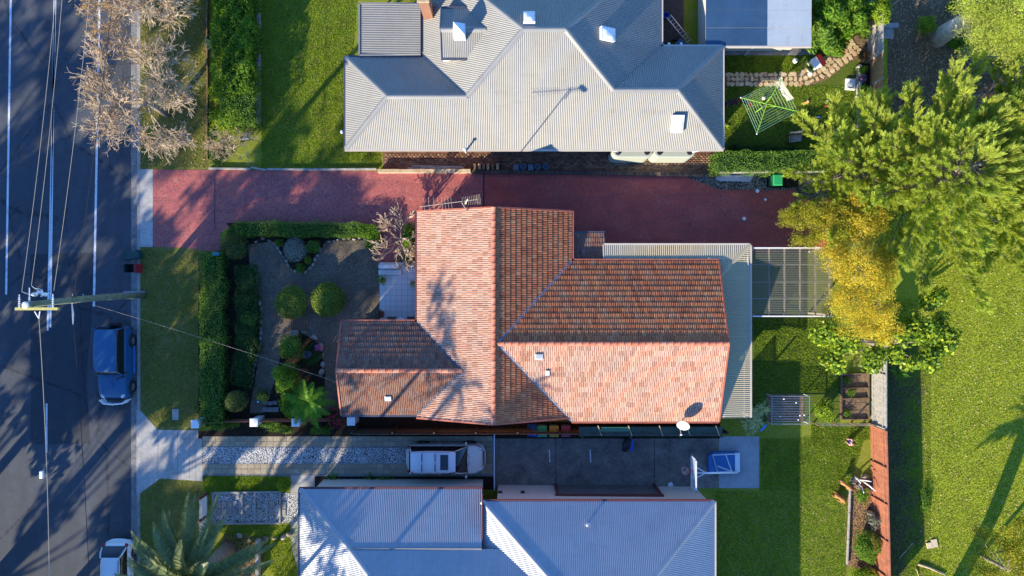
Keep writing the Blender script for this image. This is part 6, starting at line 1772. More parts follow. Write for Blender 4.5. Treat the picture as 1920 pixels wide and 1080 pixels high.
grass('grass', 'yellow green grass of the open park on the right', [([(1725, 500), (1930, 420), (1930, 1090), (1718, 1090)], 1.0)], 80000, 'grass_park', .05, 1)
grass('grass', 'sparse grass in the shade of the back fences', [([(1660, 560), (1722, 560), (1722, 1085), (1670, 1085)], .8), ([(1520, 795), (1630, 795), (1630, 825), (1520, 825)], .2)], 16000, 'grass_lawn', .06, 9, .006)
grass('grass', 'grass of the lower back lawn beside the mulch bed', [([(1340, 920), (1590, 920), (1585, 1090), (1340, 1090)], .55), ([(1426, 822), (1620, 822), (1590, 920), (1426, 920)], .45)], 50000, 'grass_lawn', .05, 2, .004)
grass('grass', 'grass of the upper front lawn beside the grey roof', [([(490, -5), (670, -5), (645, 280), (715, 290), (715, 312), (490, 312)], 1.0)], 45000, 'grass_lawn', .05, 3)
grass('grass', 'dry grass of the street verges', [([(264, -5), (392, -5), (392, 316), (264, 316)], .4), ([(264, 466), (374, 470), (374, 800), (300, 800), (264, 765)], .4), ([(258, 935), (300, 900), (380, 905), (380, 1090), (258, 1090)], .2)], 42000, 'grass_verge', .045, 4)
grass('grass', 'shaded grass of the upper back lawn', [([(1357, 162), (1600, 162), (1600, 290), (1357, 270)], .75), ([(1357, 106), (1500, 106), (1500, 136), (1357, 136)], .25)], 24000, 'grass_lawn', .06, 5, .004)
grass('grass', 'shaded grass of the small lawn below the pergola', [([(1412, 598), (1575, 598), (1575, 735), (1412, 735)], 1.0)], 14000, 'grass_lawn', .06, 6, .004)
grass('grass', 'strip of grass between the pebble path and the lower driveway', [([(380, 892), (530, 892), (530, 922), (380, 922)], .5), ([(395, 985), (560, 985), (560, 1085), (520, 1085)], .5)], 9000, 'grass_lawn', .07, 7)

# ---- fallen leaves
def litter(label, poly, n, leaf, seed, s=.07, z=.02):
    g = np.random.default_rng(seed); q = np.array([P(x, y)[:2] for x, y in poly]); lo, hi = q.min(0), q.max(0)
    c = g.uniform(lo, hi, (n, 2)); p = np.column_stack([c, z + g.uniform(0, .03, n)])
    v, f = leaf_quads(p, unit(g.normal(size=(n, 3)) * .5 + [0, 0, 1]), s, s * .6, g)
    tag(np_obj('fallen_leaves', v, f, LEAF[leaf], None), label, 'leaf litter', None, 'stuff')
LEAF['litter'] = mat_leaf('dry_fallen_leaf', [(0.30, 0.2, 0.1), (0.42, 0.3, 0.17), (0.5, 0.4, 0.26), (0.2, 0.12, 0.06)], .1, .8)
litter('dry fallen leaves scattered over the park grass', [(1720, 480), (1925, 480), (1925, 1085), (1720, 1085)], 1300, 'litter', 61, .08, .04)
litter('dry fallen leaves on the bare earth at the upper right', [(1666, -5), (1850, -5), (1850, 240), (1666, 240)], 1800, 'litter', 62, .10)
litter('dry fallen leaves on the street verge and gutter', [(246, -5), (392, -5), (392, 316), (246, 316)], 700, 'litter', 63, .08, .03)
litter('fallen leaves on the end of the driveway', [(1440, 330), (1570, 330), (1570, 460), (1440, 460)], 260, 'rust', 64, .07, .02)
litter('dry leaves in the front garden gravel', [(470, 450), (710, 450), (710, 760), (470, 760)], 500, 'litter', 65, .05, .02)
litter('dry leaves on the lower back lawn', [(1350, 820), (1590, 820), (1590, 1085), (1350, 1085)], 500, 'litter', 66, .06, .05)

# ------------------------------------------------------------------ vehicles
def mat_car(name, c, coat=0.6, metal=0.25, rough=.35):
    t = NT(name); t.color(c); t.rough(rough, metal); t.b.inputs['Coat Weight'].default_value = coat; t.b.inputs['Coat Roughness'].default_value = .06; return t.m
t = NT('car_glass'); t.color((0.012, 0.015, 0.018)); t.rough(.06, 0, .8); M['glass'] = t.m
t = NT('clear_lamp'); t.color((0.6, 0.62, 0.65)); t.rough(.1, .4); M['lamp'] = t.m
t = NT('red_lamp'); t.color((0.35, 0.01, 0.015)); t.rough(.15); M['red_lamp'] = t.m
M['alloy'] = mat_plain('alloy_rim', (0.42, 0.43, 0.45), .3, .8, .05)
M['chrome'] = mat_plain('bright_white_metal', (0.75, 0.75, 0.75), .2, .6, .0)

def loft(sections, mat, name, parent, sub=1, closed=True):
    """sections: lists of the same number of (x,y,z)"""
    mb = MB(); n = len(sections[0]); vs = [p for s in sections for p in s]
    fs = [(i * n + k, i * n + k + 1, (i + 1) * n + k + 1, (i + 1) * n + k) for i in range(len(sections) - 1) for k in range(n - 1)]
    if closed: fs += [tuple(range(n))[::-1], tuple(range((len(sections) - 1) * n, len(sections) * n))]
    mb.add(vs, fs); o = mb.build(name, mat, parent, smooth=True, local=True)
    if sub:
        m = o.modifiers.new('round', 'SUBSURF'); m.levels = 2; m.render_levels = 2
    return o

def car(label, loc, rz, spec):
    """x forward, y left. spec: L W H, hood height, belt, cabin stations"""
    L, W, Hh = spec['L'], spec['W'], spec['H']; hz, bz = spec['hood'], spec['belt']; hw = W / 2
    t_ = thing(spec.get('name', 'car'), label, 'car', loc, rz)
    paint = spec['paint']; x0, x1 = -L / 2, L / 2
    xb, xf, rb, rf = spec['rear_base'], spec['screen_base'], spec['roof_rear'], spec['roof_front']
    tail = spec.get('tail', bz)
    st = []
    boxy = spec.get('boxy', 0.0)
    for x, w, zt in ((x0, .66 + .26 * boxy, tail - .36), (x0 + .07, .84 + .13 * boxy, tail - .12), (x0 + .3, .96, tail), (xb, 1.0, bz), (-.3, 1.0, bz), (xf, 1.0, bz - .02), (xf + .15, .99, hz + .03), ((xf + x1) / 2, .985, hz), (x1 - .42, .93 + .05 * boxy, hz - .07), (x1 - .14, .82 + .15 * boxy, hz - .19), (x1, .58 + .34 * boxy, hz - .40)):
        a = hw * w
        st.append([(x, a * .93, .26), (x, a, .42), (x, a, .42 + (zt - .42) * .55), (x, a * .97, zt - .07), (x, a * .88, zt), (x, a * .5, zt + .035), (x, 0, zt + .05), (x, -a * .5, zt + .035), (x, -a * .88, zt), (x, -a * .97, zt - .07), (x, -a, .42 + (zt - .42) * .55), (x, -a, .42), (x, -a * .93, .26)])
    loft(st, paint, 'body', t_)
    MB().box((0, 0, .3), (L * .9, W * .86, .16)).build('underbody', M['black'], t_, local=True)
    wb, wr = hw * .90, hw * spec['roof_w']
    # roof panel
    rs = []
    for x, dz, ws in ((rb - .03, -.04, .86), (rb + .1, -.01, .95), ((rb + rf) / 2, .02, 1.0), (rf - .1, -.005, .95), (rf + .04, -.04, .86)):
        a = wr * ws; rs.append([(x, a, Hh - .07 + dz), (x, a * .93, Hh - .02 + dz), (x, a * .5, Hh + dz), (x, 0, Hh + .005 + dz), (x, -a * .5, Hh + dz), (x, -a * .93, Hh - .02 + dz), (x, -a, Hh - .07 + dz)])
    roof_ = loft(rs, spec.get('roof_paint', paint), 'roof', t_, 1, False)
    zt = Hh - .07
    cs = []
    for x, q, ws in ((xb - .02, 0.0, .92), (xb + (rb - xb) * .5, .56, .96), (rb - .02, .93, .98), ((rb + rf) / 2, 1.0, 1.0), (rf + .04, .93, .98), (xf + (rf - xf) * .5, .58, .96), (xf + .02, 0.0, .93)):
        yb, yt = wb * ws, (wb + (wr - wb) * q) * ws; z = bz - .03 + (Hh - .035 - bz + .03) * q
        zm = bz - .03 + (z - bz + .03) * .5; c_ = .03 * q
        cs.append([(x, yb, bz - .04), (x, (yb + yt) / 2 + .01, zm), (x, yt, z - .05 * q), (x, yt * .86, z - .01), (x, yt * .4, z + c_ * .6), (x, 0, z + c_), (x, -yt * .4, z + c_ * .6), (x, -yt * .86, z - .01), (x, -yt, z - .05 * q), (x, -(yb + yt) / 2 - .01, zm), (x, -yb, bz - .04)])
    loft(cs, M['glass'], 'windows', t_, 1, False)
    for s in (-1, 1):
        for (xa, xc, r_) in ((xf - .02, rf + .02, .03), (xb + .05, rb - .02, .05)):
            MB().tube([(xa, s * wb * .95, bz - .03), ((xa + xc) / 2, s * (wb + wr) * .49, (bz + zt) / 2 + .04), (xc, s * wr * .95, zt + .02)], r_, 6).build('pillar', paint, t_, True, True)
        for k in range(1, spec.get('windows', 3)):
            q = k / spec.get('windows', 3); xa = xb + .1 + (xf - xb - .2) * q; xc = rb + .05 + (rf - rb - .1) * q
            MB().tube([(xa, s * (wb + .005), bz), (xc, s * (wr + .012), zt)], .022, 5).build('door_pillar', M['black'], t_, local=True)
        MB().tube([(xb, s * wb * .99, bz), (xf, s * wb * .99, bz)], .022, 5).build('sill_trim', spec.get('trim', M['black']), t_, local=True)
        for xd in (xf - .9, xf - 1.75): MB().box((xd, s * (hw + .005), bz - .14), (.16, .03, .035)).build('door_handle', paint, t_, local=True)
        m_ = MB().blob((xf - .12, s * (hw + .1), bz + .06), (.07, .11, .07), 8, 6); m_.bar((xf - .1, s * hw * .92, bz + .02), (xf - .12, s * (hw + .08), bz + .04), .04, .04); m_.build('mirror', spec.get('mirror', paint), t_, True, True)
        MB().blob((x1 - .27, s * hw * .70, hz - .17), (.2, .13, .08), 8, 6, 0, -s * .5).build('headlight', M['lamp'], t_, True, True)
        MB().blob((x0 + .16, s * hw * .80, tail - .10), (.14, .09, .11), 8, 6, 0, s * .5).build('taillight', M['red_lamp'], t_, True, True)
        MB().tube([(xf + .1 + .02, s * .1, bz + .06), (xf - .12, s * .55, bz + .13)], .012, 4).build('wiper', M['black'], t_, local=True)
        MB().tube([(xf + .25, s * hw * .62, hz + .045), (x1 - .5, s * hw * .5, hz - .005)], .012, 4).build('bonnet_crease', paint, t_, local=True)
        for xw in (x0 + spec['ax'][0], x1 - spec['ax'][1]):
            r_ = spec['wheel']; yw = s * (hw - .09 + spec.get('track', 0))
            w_ = MB().lathe((xw, yw - .11, r_), [(r_ * .62, 0), (r_ * .93, .0), (r_, .04), (r_, .18), (r_ * .93, .22), (r_ * .62, .22)], 22, 'Y', caps=False).build('wheel', M['rubber'], t_, True, True)
            MB().lathe((xw, yw - .10, r_), [(.04, .0), (r_ * .62, .03), (r_ * .62, .17), (.04, .2)], 14, 'Y').build('rim', M['alloy'], w_, local=True)
            pts = [(xw + math.cos(q) * (r_ + .06), s * (hw - .005), r_ + math.sin(q) * (r_ + .04)) for q in np.linspace(.1, PI - .1, 9)]
            MB().tube(pts, .05 if spec.get('arch') else .025, 6).build('wheel_arch', M['black'], t_, local=True)
    for xx, nm in ((x1 - .02, 'front_bumper'), (x0 + .03, 'rear_bumper')):
        sg = 1 if xx > 0 else -1; bo = spec.get('boxy', 0.0)
        MB().tube([(xx - sg * (.42 - .2 * bo), hw * .93, .5), (xx - sg * (.12 - .04 * bo), hw * (.78 + .1 * bo), .5), (xx + sg * .02, hw * .4, .5), (xx + sg * .04, 0, .5), (xx + sg * .02, -hw * .4, .5), (xx - sg * (.12 - .04 * bo), -hw * (.78 + .1 * bo), .5), (xx - sg * (.42 - .2 * bo), -hw * .93, .5)], .11, 8).build(nm, spec.get('bumper', paint), t_, True, True)
    for z_ in (.0,):
        MB().box((x1 + .02, 0, hz - .3), (.05, W * .5, .14)).build('grille', M['black'], t_, local=True)
    return t_, dict(hw=hw, wr=wr, zt=zt, x0=x0, x1=x1, xf=xf, hz=hz, rb=rb, rf=rf)

blue = mat_car('dark_blue_paint', (0.012, 0.095, 0.215), .1, 0, .5)
bc, d = car('boxy dark blue four wheel drive parked at the kerb facing down', (-24.62, -4.62, -.12), -PI / 2, dict(name='four_wheel_drive', L=4.55, W=1.78, H=1.92, hood=1.18, belt=1.22, rear_base=-2.2, screen_base=.72, roof_rear=-2.08, roof_front=.42, roof_w=.80, paint=blue, ax=(.95, .72), wheel=.38, windows=3, boxy=1.0, tail=1.22, bumper=M['black'], mirror=M['black'], arch=True, track=.04))
MB().lathe((-2.5, .12, 1.0), [(.2, 0), (.34, 0), (.37, .05), (.37, .18), (.34, .22), (.2, .22)], 22, 'X').build('spare_wheel', M['rubber'], bc, True, True)
MB().box((.0 + d['xf'] + .62, 0, d['hz'] + .05), (.36, .34, .09)).build('bonnet_scoop', blue, bc, local=True, bevel=.03)
b_ = MB()
for z in (.55, .8, 1.02): b_.tube([(2.28, -.84, z), (2.5, -.6, z), (2.56, 0, z), (2.5, .6, z), (2.28, .84, z)], .05, 8)
for y in (-.55, .55, -.2, .2): b_.tube([(2.51, y, .5), (2.53, y, 1.04)], .035, 6)
b_.build('bull_bar', M['chrome'], bc, True, True)
for s in (-1, 1): MB().box((-.15, s * .98, .42), (1.7, .14, .06)).build('side_step', mat_car('light_blue_step', (0.05, 0.22, 0.5)) if s == 1 else M['black'], bc, local=True)
MB().tube([(-2.2, -.72, 1.9), (-1.3, -.75, 1.97)], .02, 5).build('roof_gutter', blue, bc, local=True)
MB().tube([(d['xf'] + .1, .78, 1.15), (d['xf'] + .1, .8, 1.95), (d['xf'] + .25, .8, 2.0)], .04, 8).build('snorkel', M['black'], bc, True, True)

wht = mat_car('white_paint_car', (0.72, 0.73, 0.74), .5, 0, .4)
wc, d = car('white hatchback parked at the kerb at the bottom edge', (-24.55, -17.95, -.12), -PI / 2, dict(name='hatchback', L=4.4, W=1.76, H=1.5, hood=.95, belt=1.0, rear_base=-2.0, screen_base=.95, roof_rear=-1.45, roof_front=.2, roof_w=.70, paint=wht, ax=(.8, .85), wheel=.32, windows=2, tail=.98, pillar=wht))
for s in (-1, 1):
    MB().tube([(-1.35, s * .55, 1.52), (-1.2, s * .56, 1.55), (.0, s * .56, 1.55), (.15, s * .55, 1.51)], .025, 6).build('roof_rail', M['black'], wc, True, True)
silver = mat_car('silver_paver_tint', (0.66, 0.63, 0.57), .4, .1, .4)  # silver body; brown reflection of the pavers put into the colour
roofw = mat_car('silver_sky_tint', (0.70, 0.72, 0.74), .3, 0, .4)  # same silver; bluish sky reflection put into the roof colour
sc_, d = car('silver wagon with roof racks parked on the paved lower driveway', (-4.12, -10.55, 0), 0, dict(name='station_wagon', L=4.75, W=1.86, H=1.72, hood=1.05, belt=1.1, rear_base=-2.2, screen_base=1.42, roof_rear=-2.0, roof_front=.66, roof_w=.74, paint=silver, roof_paint=roofw, ax=(.95, .9), wheel=.36, windows=3, tail=1.08, pillar=M['glass']))
for s in (-1, 1): MB().tube([(-1.9, s * .62, 1.74), (-1.7, s * .63, 1.79), (.2, s * .63, 1.79), (.35, s * .62, 1.73)], .022, 6).build('roof_rail', M['steel'], sc_, True, True)
for x in (-1.32, -.52):
    rk = MB().box((x, 0, 1.83), (.07, 1.36, .035)).build('roof_rack', M['steel'], sc_, local=True)
    for s in (-.3, .3): MB().box((x, s, 1.855), (.05, .42, .02)).build('rubber_strip', M['black'], rk, local=True)
MB().box((.02, 0, 1.735), (.48, .92, .02)).build('sunroof', M['glass'], sc_, local=True)
for y in (-.4, -.2, 0, .2, .4): MB().box((-.95, y, 1.733), (1.4, .012, .012)).build('roof_rib', silver, sc_, local=True)

# ------------------------------------------------------------------ bins
def wheelie_bin(label, x, y, z, rz, lie, body, lidm, group=None, lid_open=False):
    t_ = thing('wheelie_bin', label, 'bin', (x, y, z), rz, group)
    w, dpt, h = .56, .66, 1.0
    b = MB()
    def T(p):
        if lie: return (p[2] - .5, p[1], p[0] + dpt / 2 * 1.0)
        return p
    lo = [(-dpt * .4, -w * .4, .08), (dpt * .4, -w * .4, .08), (dpt * .4, w * .4, .08), (-dpt * .4, w * .4, .08)]
    hi = [(-dpt / 2, -w / 2, h), (dpt / 2, -w / 2, h), (dpt / 2, w / 2, h), (-dpt / 2, w / 2, h)]
    inn = [(p[0] * .92, p[1] * .92, h) for p in hi]; deep = [(p[0] * .85, p[1] * .85, .3) for p in hi]
    b.add([T(p) for p in lo + hi + inn + deep], [(3, 2, 1, 0), (0, 1, 5, 4), (1, 2, 6, 5), (2, 3, 7, 6), (3, 0, 4, 7), (4, 5, 9, 8), (5, 6, 10, 9), (6, 7, 11, 10), (7, 4, 8, 11), (8, 9, 13, 12), (9, 10, 14, 13), (10, 11, 15, 14), (11, 8, 12, 15), (12, 13, 14, 15)])
    b.build('bin_body', body, t_, local=True, bevel=.015)
    l = MB()
    if lid_open:
        l.add([T(p) for p in ((dpt / 2 + .02, -w / 2, h), (dpt / 2 + .02, w / 2, h), (dpt / 2 + .16, w / 2, h - .62), (dpt / 2 + .16, -w / 2, h - .62), (dpt / 2 + .06, -w / 2, h), (dpt / 2 + .06, w / 2, h), (dpt / 2 + .2, w / 2, h - .62), (dpt / 2 + .2, -w / 2, h - .62))], [(0, 1, 2, 3), (4, 5, 6, 7), (0, 1, 5, 4), (1, 2, 6, 5), (2, 3, 7, 6), (3, 0, 4, 7)])
    else:
        l.add([T(p) for p in ((-dpt * .53, -w * .53, h + .005), (dpt * .53, -w * .53, h + .005), (dpt * .53, w * .53, h + .005), (-dpt * .53, w * .53, h + .005), (-dpt * .45, -w * .45, h + .07), (dpt * .45, -w * .45, h + .07), (dpt * .45, w * .45, h + .07), (-dpt * .45, w * .45, h + .07))], [(4, 5, 6, 7), (0, 1, 5, 4), (1, 2, 6, 5), (2, 3, 7, 6), (3, 0, 4, 7), (3, 2, 1, 0)])
    l.build('lid', lidm, t_, local=True, bevel=.012)
    for s in (-1, 1):
        c = T((dpt * .42, s * w * .42, .1)); MB().lathe((c[0], c[1] - .03, c[2]), [(.03, 0), (.1, .01), (.1, .06), (.03, .07)], 12, 'Y').build('wheel', M['rubber'], t_, local=True)
    MB().tube([T((dpt / 2 + .06, -w * .4, h - .05)), T((dpt / 2 + .06, w * .4, h - .05))], .02, 6).build('handle', body, t_, local=True)
    return t_
binM = lambda n, c: mat_plain(n, c, .5, 0, .1)
gb = binM('dark_green_bin', (0.015, 0.06, 0.055)); redl = binM('red_lid', (0.30, 0.012, 0.02)); bl_bin = binM('black_bin', (0.012, 0.014, 0.016))
wheelie_bin('dark green wheelie bin lying open on its side in the gutter', PX(251, .3), PY(478, .3), -.09, .08 + PI, True, gb, bl_bin, None, False)
wheelie_bin('wheelie bin with a red lid hanging open at the kerb', PX(243, .8), PY(503, .8), -.1, 0, False, gb, redl, None, True)
grn = binM('bright_green_bin', (0.02, 0.30, 0.10))
wheelie_bin('bright green bin at the end of the red driveway', PX(1457, .9), PY(338, .9), 0.03, PI / 2, False, binM('green_bin_body', (0.012, 0.12, 0.05)), grn)
for (px, py, c, lab, w_) in ((1017, 803, (0.03, 0.30, 0.13), 'bin with a mid green lid in the lower side passage', 0), (1039, 803, (0.36, 0.27, 0.03), 'bin with a mustard yellow lid in the lower side passage', 0), (1061, 803, (0.26, 0.05, 0.08), 'bin with a dull red lid in the lower side passage', 0)):
    wheelie_bin(lab, PX(px, 1.05), PY(py + 6, 1.05), 0.02, PI / 2, False, gb, binM('lid_' + lab[11:14].strip(), c))
# blue tarpaulin heap beside the bins
tp = thing('tarpaulin', 'crumpled blue tarpaulin beside the coloured bins', 'tarpaulin', P(1002, 808))
vs = []; fs = []; n = 11; rr = random.Random(3)
for i in range(n):
    for j in range(n):
        x, y, _ = P(989 + 28 * i / (n - 1) + rr.uniform(-1, 1), 799 + 24 * j / (n - 1) + rr.uniform(-1.2, 1.2), .7)
        e = min(i, n - 1 - i, j, n - 1 - j) / (n / 2); vs.append((x, y, .05 + .75 * min(1, e * 1.6) + rr.uniform(-.07, .07)))
for i in range(n - 1):
    for j in range(n - 1): fs.append((i * n + j, (i + 1) * n + j, (i + 1) * n + j + 1, i * n + j + 1))
tarp = mat_plain('blue_tarpaulin', (0.02, 0.12, 0.48), .4, 0, .15)
MB().add(vs, fs).build('sheet', tarp, tp)
ba = thing('golf_bag', 'dark bag with a blue side lying on the dark concrete', 'bag', P(1178, 835))
MB().tube([P(1171, 846, .16), P(1173, 834, .18), P(1178, 818, .18)], [.16, .19, .17], 10).build('bag_body', M['black'], ba, smooth=True)
MB().add([P(1180, 846, .05), P(1187, 846, .05), P(1190, 823, .3), P(1185, 824, .32)], [(0, 1, 2, 3)]).build('side_panel', tarp, ba)
MB().tube([P(1174, 820, .35), P(1180, 830, .42), P(1177, 842, .34)], .018, 6).build('strap', M['black'], ba)

# ------------------------------------------------------------------ basketball stand
bk = thing('basketball_stand', 'portable basketball stand with a blue base on the lower slab', 'basketball stand', P(1372, 862))
blu = mat_plain('blue_plastic_base', (0.015, 0.13, 0.36), .45, 0, .15, 5)
b0x, b1x = PX(1328, .35), PX(1388, .35); by0, by1 = PY(889, .35), PY(848, .35)
MB().prism([(b0x + .1, by0), (b1x, by0), (b1x, by1), (b0x + .35, by1 + .02), (b0x, by1 - .2), (b0x, by0 + .4)], .03, .36).build('base', blu, bk, bevel=.06)
MB().box((PX(1383, .4), PY(867, .4), .365), (.3, 1.2, .03)).build('base_pad', M['white_metal'], bk)
for s_ in (0, 1):
    MB().tube([P(1336, 853 if s_ == 0 else 853, .42), P(1345, 884, .5)], .035, 6).build('brace', M['white_metal'], bk)
MB().tube([P(1336, 853, .42), P(1384, 851, .42)], .04, 6).build('brace', M['white_metal'], bk)
MB().tube([P(1361, 853, .42), P(1372, 884, 1.2)], .035, 6).build('brace', M['white_metal'], bk)
MB().tube([P(1346, 874, .5), P(1372, 884, 1.2)], .035, 6).build('brace', M['white_metal'], bk)
pole_b = Vector(P(1383, 886, .4)); top_ = Vector(P(1316, 887, 2.75))
MB().tube([pole_b, Vector(P(1362, 886, 1.5)), Vector(P(1330, 887, 2.55)), top_], [.07, .065, .06, .05], 10).build('pole', M['white_metal'], bk, smooth=True)
bx = PX(1300, 2.95)
for (z_, py_) in ((2.9, 874), (2.9, 900)): MB().tube([top_ + Vector((.25, 0, -.05)), (bx + .04, PY(py_, 2.95), 2.85)], .03, 6).build('strut', M['white_metal'], bk)
MB().tube([top_, (bx + .04, PY(887, 2.95), 2.85)], .035, 6).build('strut', M['white_metal'], bk)
t = NT('clear_backboard'); t.color((0.5, 0.58, 0.68)); t.rough(.15); t.b.inputs['Alpha'].default_value = .55; M['acrylic'] = t.m
byc = PY(887, 3.0)
bd = MB().box((bx, byc, 3.05), (.04, 1.8, 1.05)).build('backboard', M['acrylic'], bk)
for z in (2.53, 3.57): MB().box((bx, byc, z), (.07, 1.86, .06)).build('board_frame', M['white_metal'], bd)
for s in (-1, 1): MB().box((bx, byc + s * .9, 3.05), (.07, .06, 1.1)).build('board_frame', M['white_metal'], bd)
for z in (2.68, 3.08): MB().box((bx - .03, byc, z), (.012, .6, .05)).build('target_square', M['white_paint'], bd)
for s in (-1, 1): MB().box((bx - .03, byc + s * .28, 2.88), (.012, .05, .4)).build('target_square', M['white_paint'], bd)
hoop_c = (bx - .36, byc, 2.62)
red = mat_plain('pink_red_rim', (0.5, 0.05, 0.08), .5)
hp = MB().ring(hoop_c, .225, .014, 20).build('hoop', red, bk); MB().box((bx - .09, byc, 2.62), (.14, .16, .1)).build('hoop_bracket', red, hp)
nt = MB()
for k in range(12):
    a = 2 * PI * k / 12
    for s in (1, -1):
        nt.tube([(hoop_c[0] + .225 * math.cos(a + s * q * .55) * (1 - .42 * q), hoop_c[1] + .225 * math.sin(a + s * q * .55) * (1 - .42 * q), 2.6 - .42 * q) for q in (0, .33, .66, 1)], .007, 3, False)
nt.build('net', M['white_paint'], hp)
bl2 = thing('bucket_lid', 'small pale round lid on the dark concrete near the hoop', 'lid', P(1257, 909)); MB().lathe(P(1257, 909, .01), [(.16, 0), (.17, .03), (.1, .05)], 16).build('lid_disc', M['white_metal'], bl2)

# ------------------------------------------------------------------ rotary clothes line
cl = thing('clothes_line', 'green rotary clothes line in the upper back yard', 'clothes line', P(1426, 203))
green = mat_plain('lime_enamel', (0.24, 0.50, 0.04), .4, .1, .05)
lineg = mat_plain('mint_wire', (0.25, 0.5, 0.3), .5, 0, 0)
hz_ = 2.05; hub = Vector(P(1438, 195, hz_))
ends = [Vector(P(1389, 183, hz_)), Vector(P(1419, 251, hz_)), Vector(P(1496, 209, hz_)), Vector(P(1466, 146, hz_))]
MB().tube([(hub.x, hub.y, 0), (hub.x, hub.y, hz_ + .05)], .035, 8).build('mast', green, cl)
MB().tube([hub + Vector((0, 0, -.7)), hub + Vector((-.02, -.05, .1))], .05, 8).build('hub', M['steel'], cl)
for e in ends:
    MB().tube([hub, e], .026, 6).build('arm', green, cl); MB().blob(e, (.05, .05, .04), 6, 5).build('arm_tip', M['white_metal'], cl)
    MB().tube([(hub.x, hub.y, hz_ - .65), hub.lerp(e, .33)], .018, 5).build('strut', green, cl)
for q in (.30, .42, .54, .66, .78, .88, .98):
    for i in range(4):
        MB().tube([hub.lerp(ends[i], q), hub.lerp(ends[(i + 1) % 4], q)], .0085, 4).build('line', lineg, cl)
# washing on the line
tw = thing('towel', 'grey towel with an orange stripe hanging on the clothes line', 'towel', P(1478, 170, 1.7))
A, B = Vector(P(1464, 150, 2.03)), Vector(P(1488, 184, 2.03)); vs = []; fs = []
for i in range(9):
    for j in range(5):
        p = A.lerp(B, i / 8); q = j / 4; vs.append((p.x - q * .1 + .03 * math.sin(i * 1.7 + q * 2), p.y + q * .05 + .02 * math.sin(i * 2.1), 2.03 - q * .75))
for i in range(8):
    for j in range(4): fs.append((i * 5 + j, (i + 1) * 5 + j, (i + 1) * 5 + j + 1, i * 5 + j + 1))
t = NT('striped_towel'); w = t.n('ShaderNodeTexWave'); w.inputs['Scale'].default_value = 3.2; t.l(t.mapping((0, 0, 2.0)), w.inputs['Vector']); w.bands_direction = 'Z'
t.color(t.ramp(w.outputs['Color'], [(0, (0.34, 0.33, 0.32)), (.55, (0.55, 0.52, 0.5)), (.6, (0.5, 0.16, 0.06)), (.75, (0.5, 0.48, 0.46))])); t.rough(.95)
MB().add(vs, fs).build('cloth', t.m, tw, smooth=True)
def garment(label, px, py, ang, cols, seed):
    """a small shirt hung by its hem"""
    t_ = thing('shirt', label, 'clothing', P(px, py, 1.6)); c = Vector(P(px, py, 2.0)); d = Vector((math.cos(ang), math.sin(ang), 0)); n = Vector((-d.y, d.x, 0))
    rr = random.Random(seed); vs = []; fs = []
    for i in range(7):
        for j in range(6):
            u = (i / 6 - .5) * .5; z = -j * .1; o = .05 * math.sin(i * 1.6 + j) + rr.uniform(-.02, .02) - j * .05
            vs.append(c + d * u + n * o + Vector((0, 0, z)))
    for i in range(6):
        for j in range(5): fs.append((i * 6 + j, (i + 1) * 6 + j, (i + 1) * 6 + j + 1, i * 6 + j + 1))
    MB().add(vs, fs).build('torso', mat_plain('shirt_cloth', cols[0], .95), t_, smooth=True)
    for s in (-1, 1):
        p = c + d * s * .24 + Vector((0, 0, -.42)); MB().tube([p, p + d * s * .14 + Vector((0, 0, -.12)) - n * .2, p + d * s * .16 + Vector((0, 0, -.25)) - n * .28], [.07, .06, .05], 7).build('sleeve', mat_plain('sleeve_cloth', cols[1], .95), t_, smooth=True)
garment('black and red shirt hanging at the left corner of the clothes line', 1404, 183, -.5, ((0.02, 0.02, 0.025), (0.45, 0.02, 0.03)), 1)
garment('dark maroon garment hanging beyond the left tip of the clothes line', 1374, 186, .3, ((0.05, 0.015, 0.025), (0.04, 0.012, 0.02)), 2)

# ------------------------------------------------------------------ upper back yard
bn = thing('garden_bench', 'small slatted garden bench on the shaded upper lawn', 'bench', P(1485, 255), .1)
for k in range(5): MB().box((0, -.08 - k * .085, .42), (.75, .07, .025)).build('seat_slat', M['grey_timber'], bn, local=True)
for k in range(4): MB().box((0, .06 + k * .012, .52 + k * .1), (.75, .025, .075)).build('back_slat', M['grey_timber'], bn, local=True)
for sx in (-.36, .36):
    for y in (.03, -.42): MB().box((sx, y, .21), (.05, .05, .42)).build('leg', M['dark_timber'], bn, local=True)
    MB().box((sx, -.2, .6), (.05, .5, .04)).build('armrest', M['dark_timber'], bn, local=True)
pool = thing('paddling_pool', 'round teal paddling pool in the shade of the pine', 'paddling pool', P(1549, 266))
MB().lathe(P(1549, 266, 0), [(.42, .0), (.43, .18), (.40, .2), (.36, .16), (.34, .05), (.05, .045)], 24).build('pool_shell', mat_plain('teal_plastic', (0.01, 0.15, 0.2), .35, 0, .1), pool, smooth=True)
MB().blob(P(1549, 267, .1), (.08, .06, .05), 8, 6).build('pool_plug', M['black'], pool)
def small_house(label, px, py, rz):
    t_ = thing('dog_kennel', label, 'kennel', P(px, py), rz)
    MB().box((0, 0, .3), (.62, .6, .6)).build('wall', M['white_paint'], t_, local=True)
    rf_ = MB(); rf_.add([(-.36, -.36, .6), (.36, -.36, .6), (.36, .36, .6), (-.36, .36, .6), (-.36, 0, .72), (.36, 0, .72)], [(0, 1, 5, 4), (2, 3, 4, 5), (0, 4, 3), (1, 2, 5)])
    rr_ = rf_.build('roof', mat_plain('white_shingle', (0.72, .7, .68), .7), t_, local=True)
    MB().add([(-.38, 0.0, .735), (.38, 0.0, .735), (.38, .38, .615), (-.38, .38, .615)], [(0, 1, 2, 3)]).build('roof_panel', mat_plain('red_roof_panel', (0.42, 0.02, 0.03), .5), rr_, local=True)
    MB().box((-.312, 0, .22), (.012, .26, .4)).build('doorway', M['black'], t_, local=True)
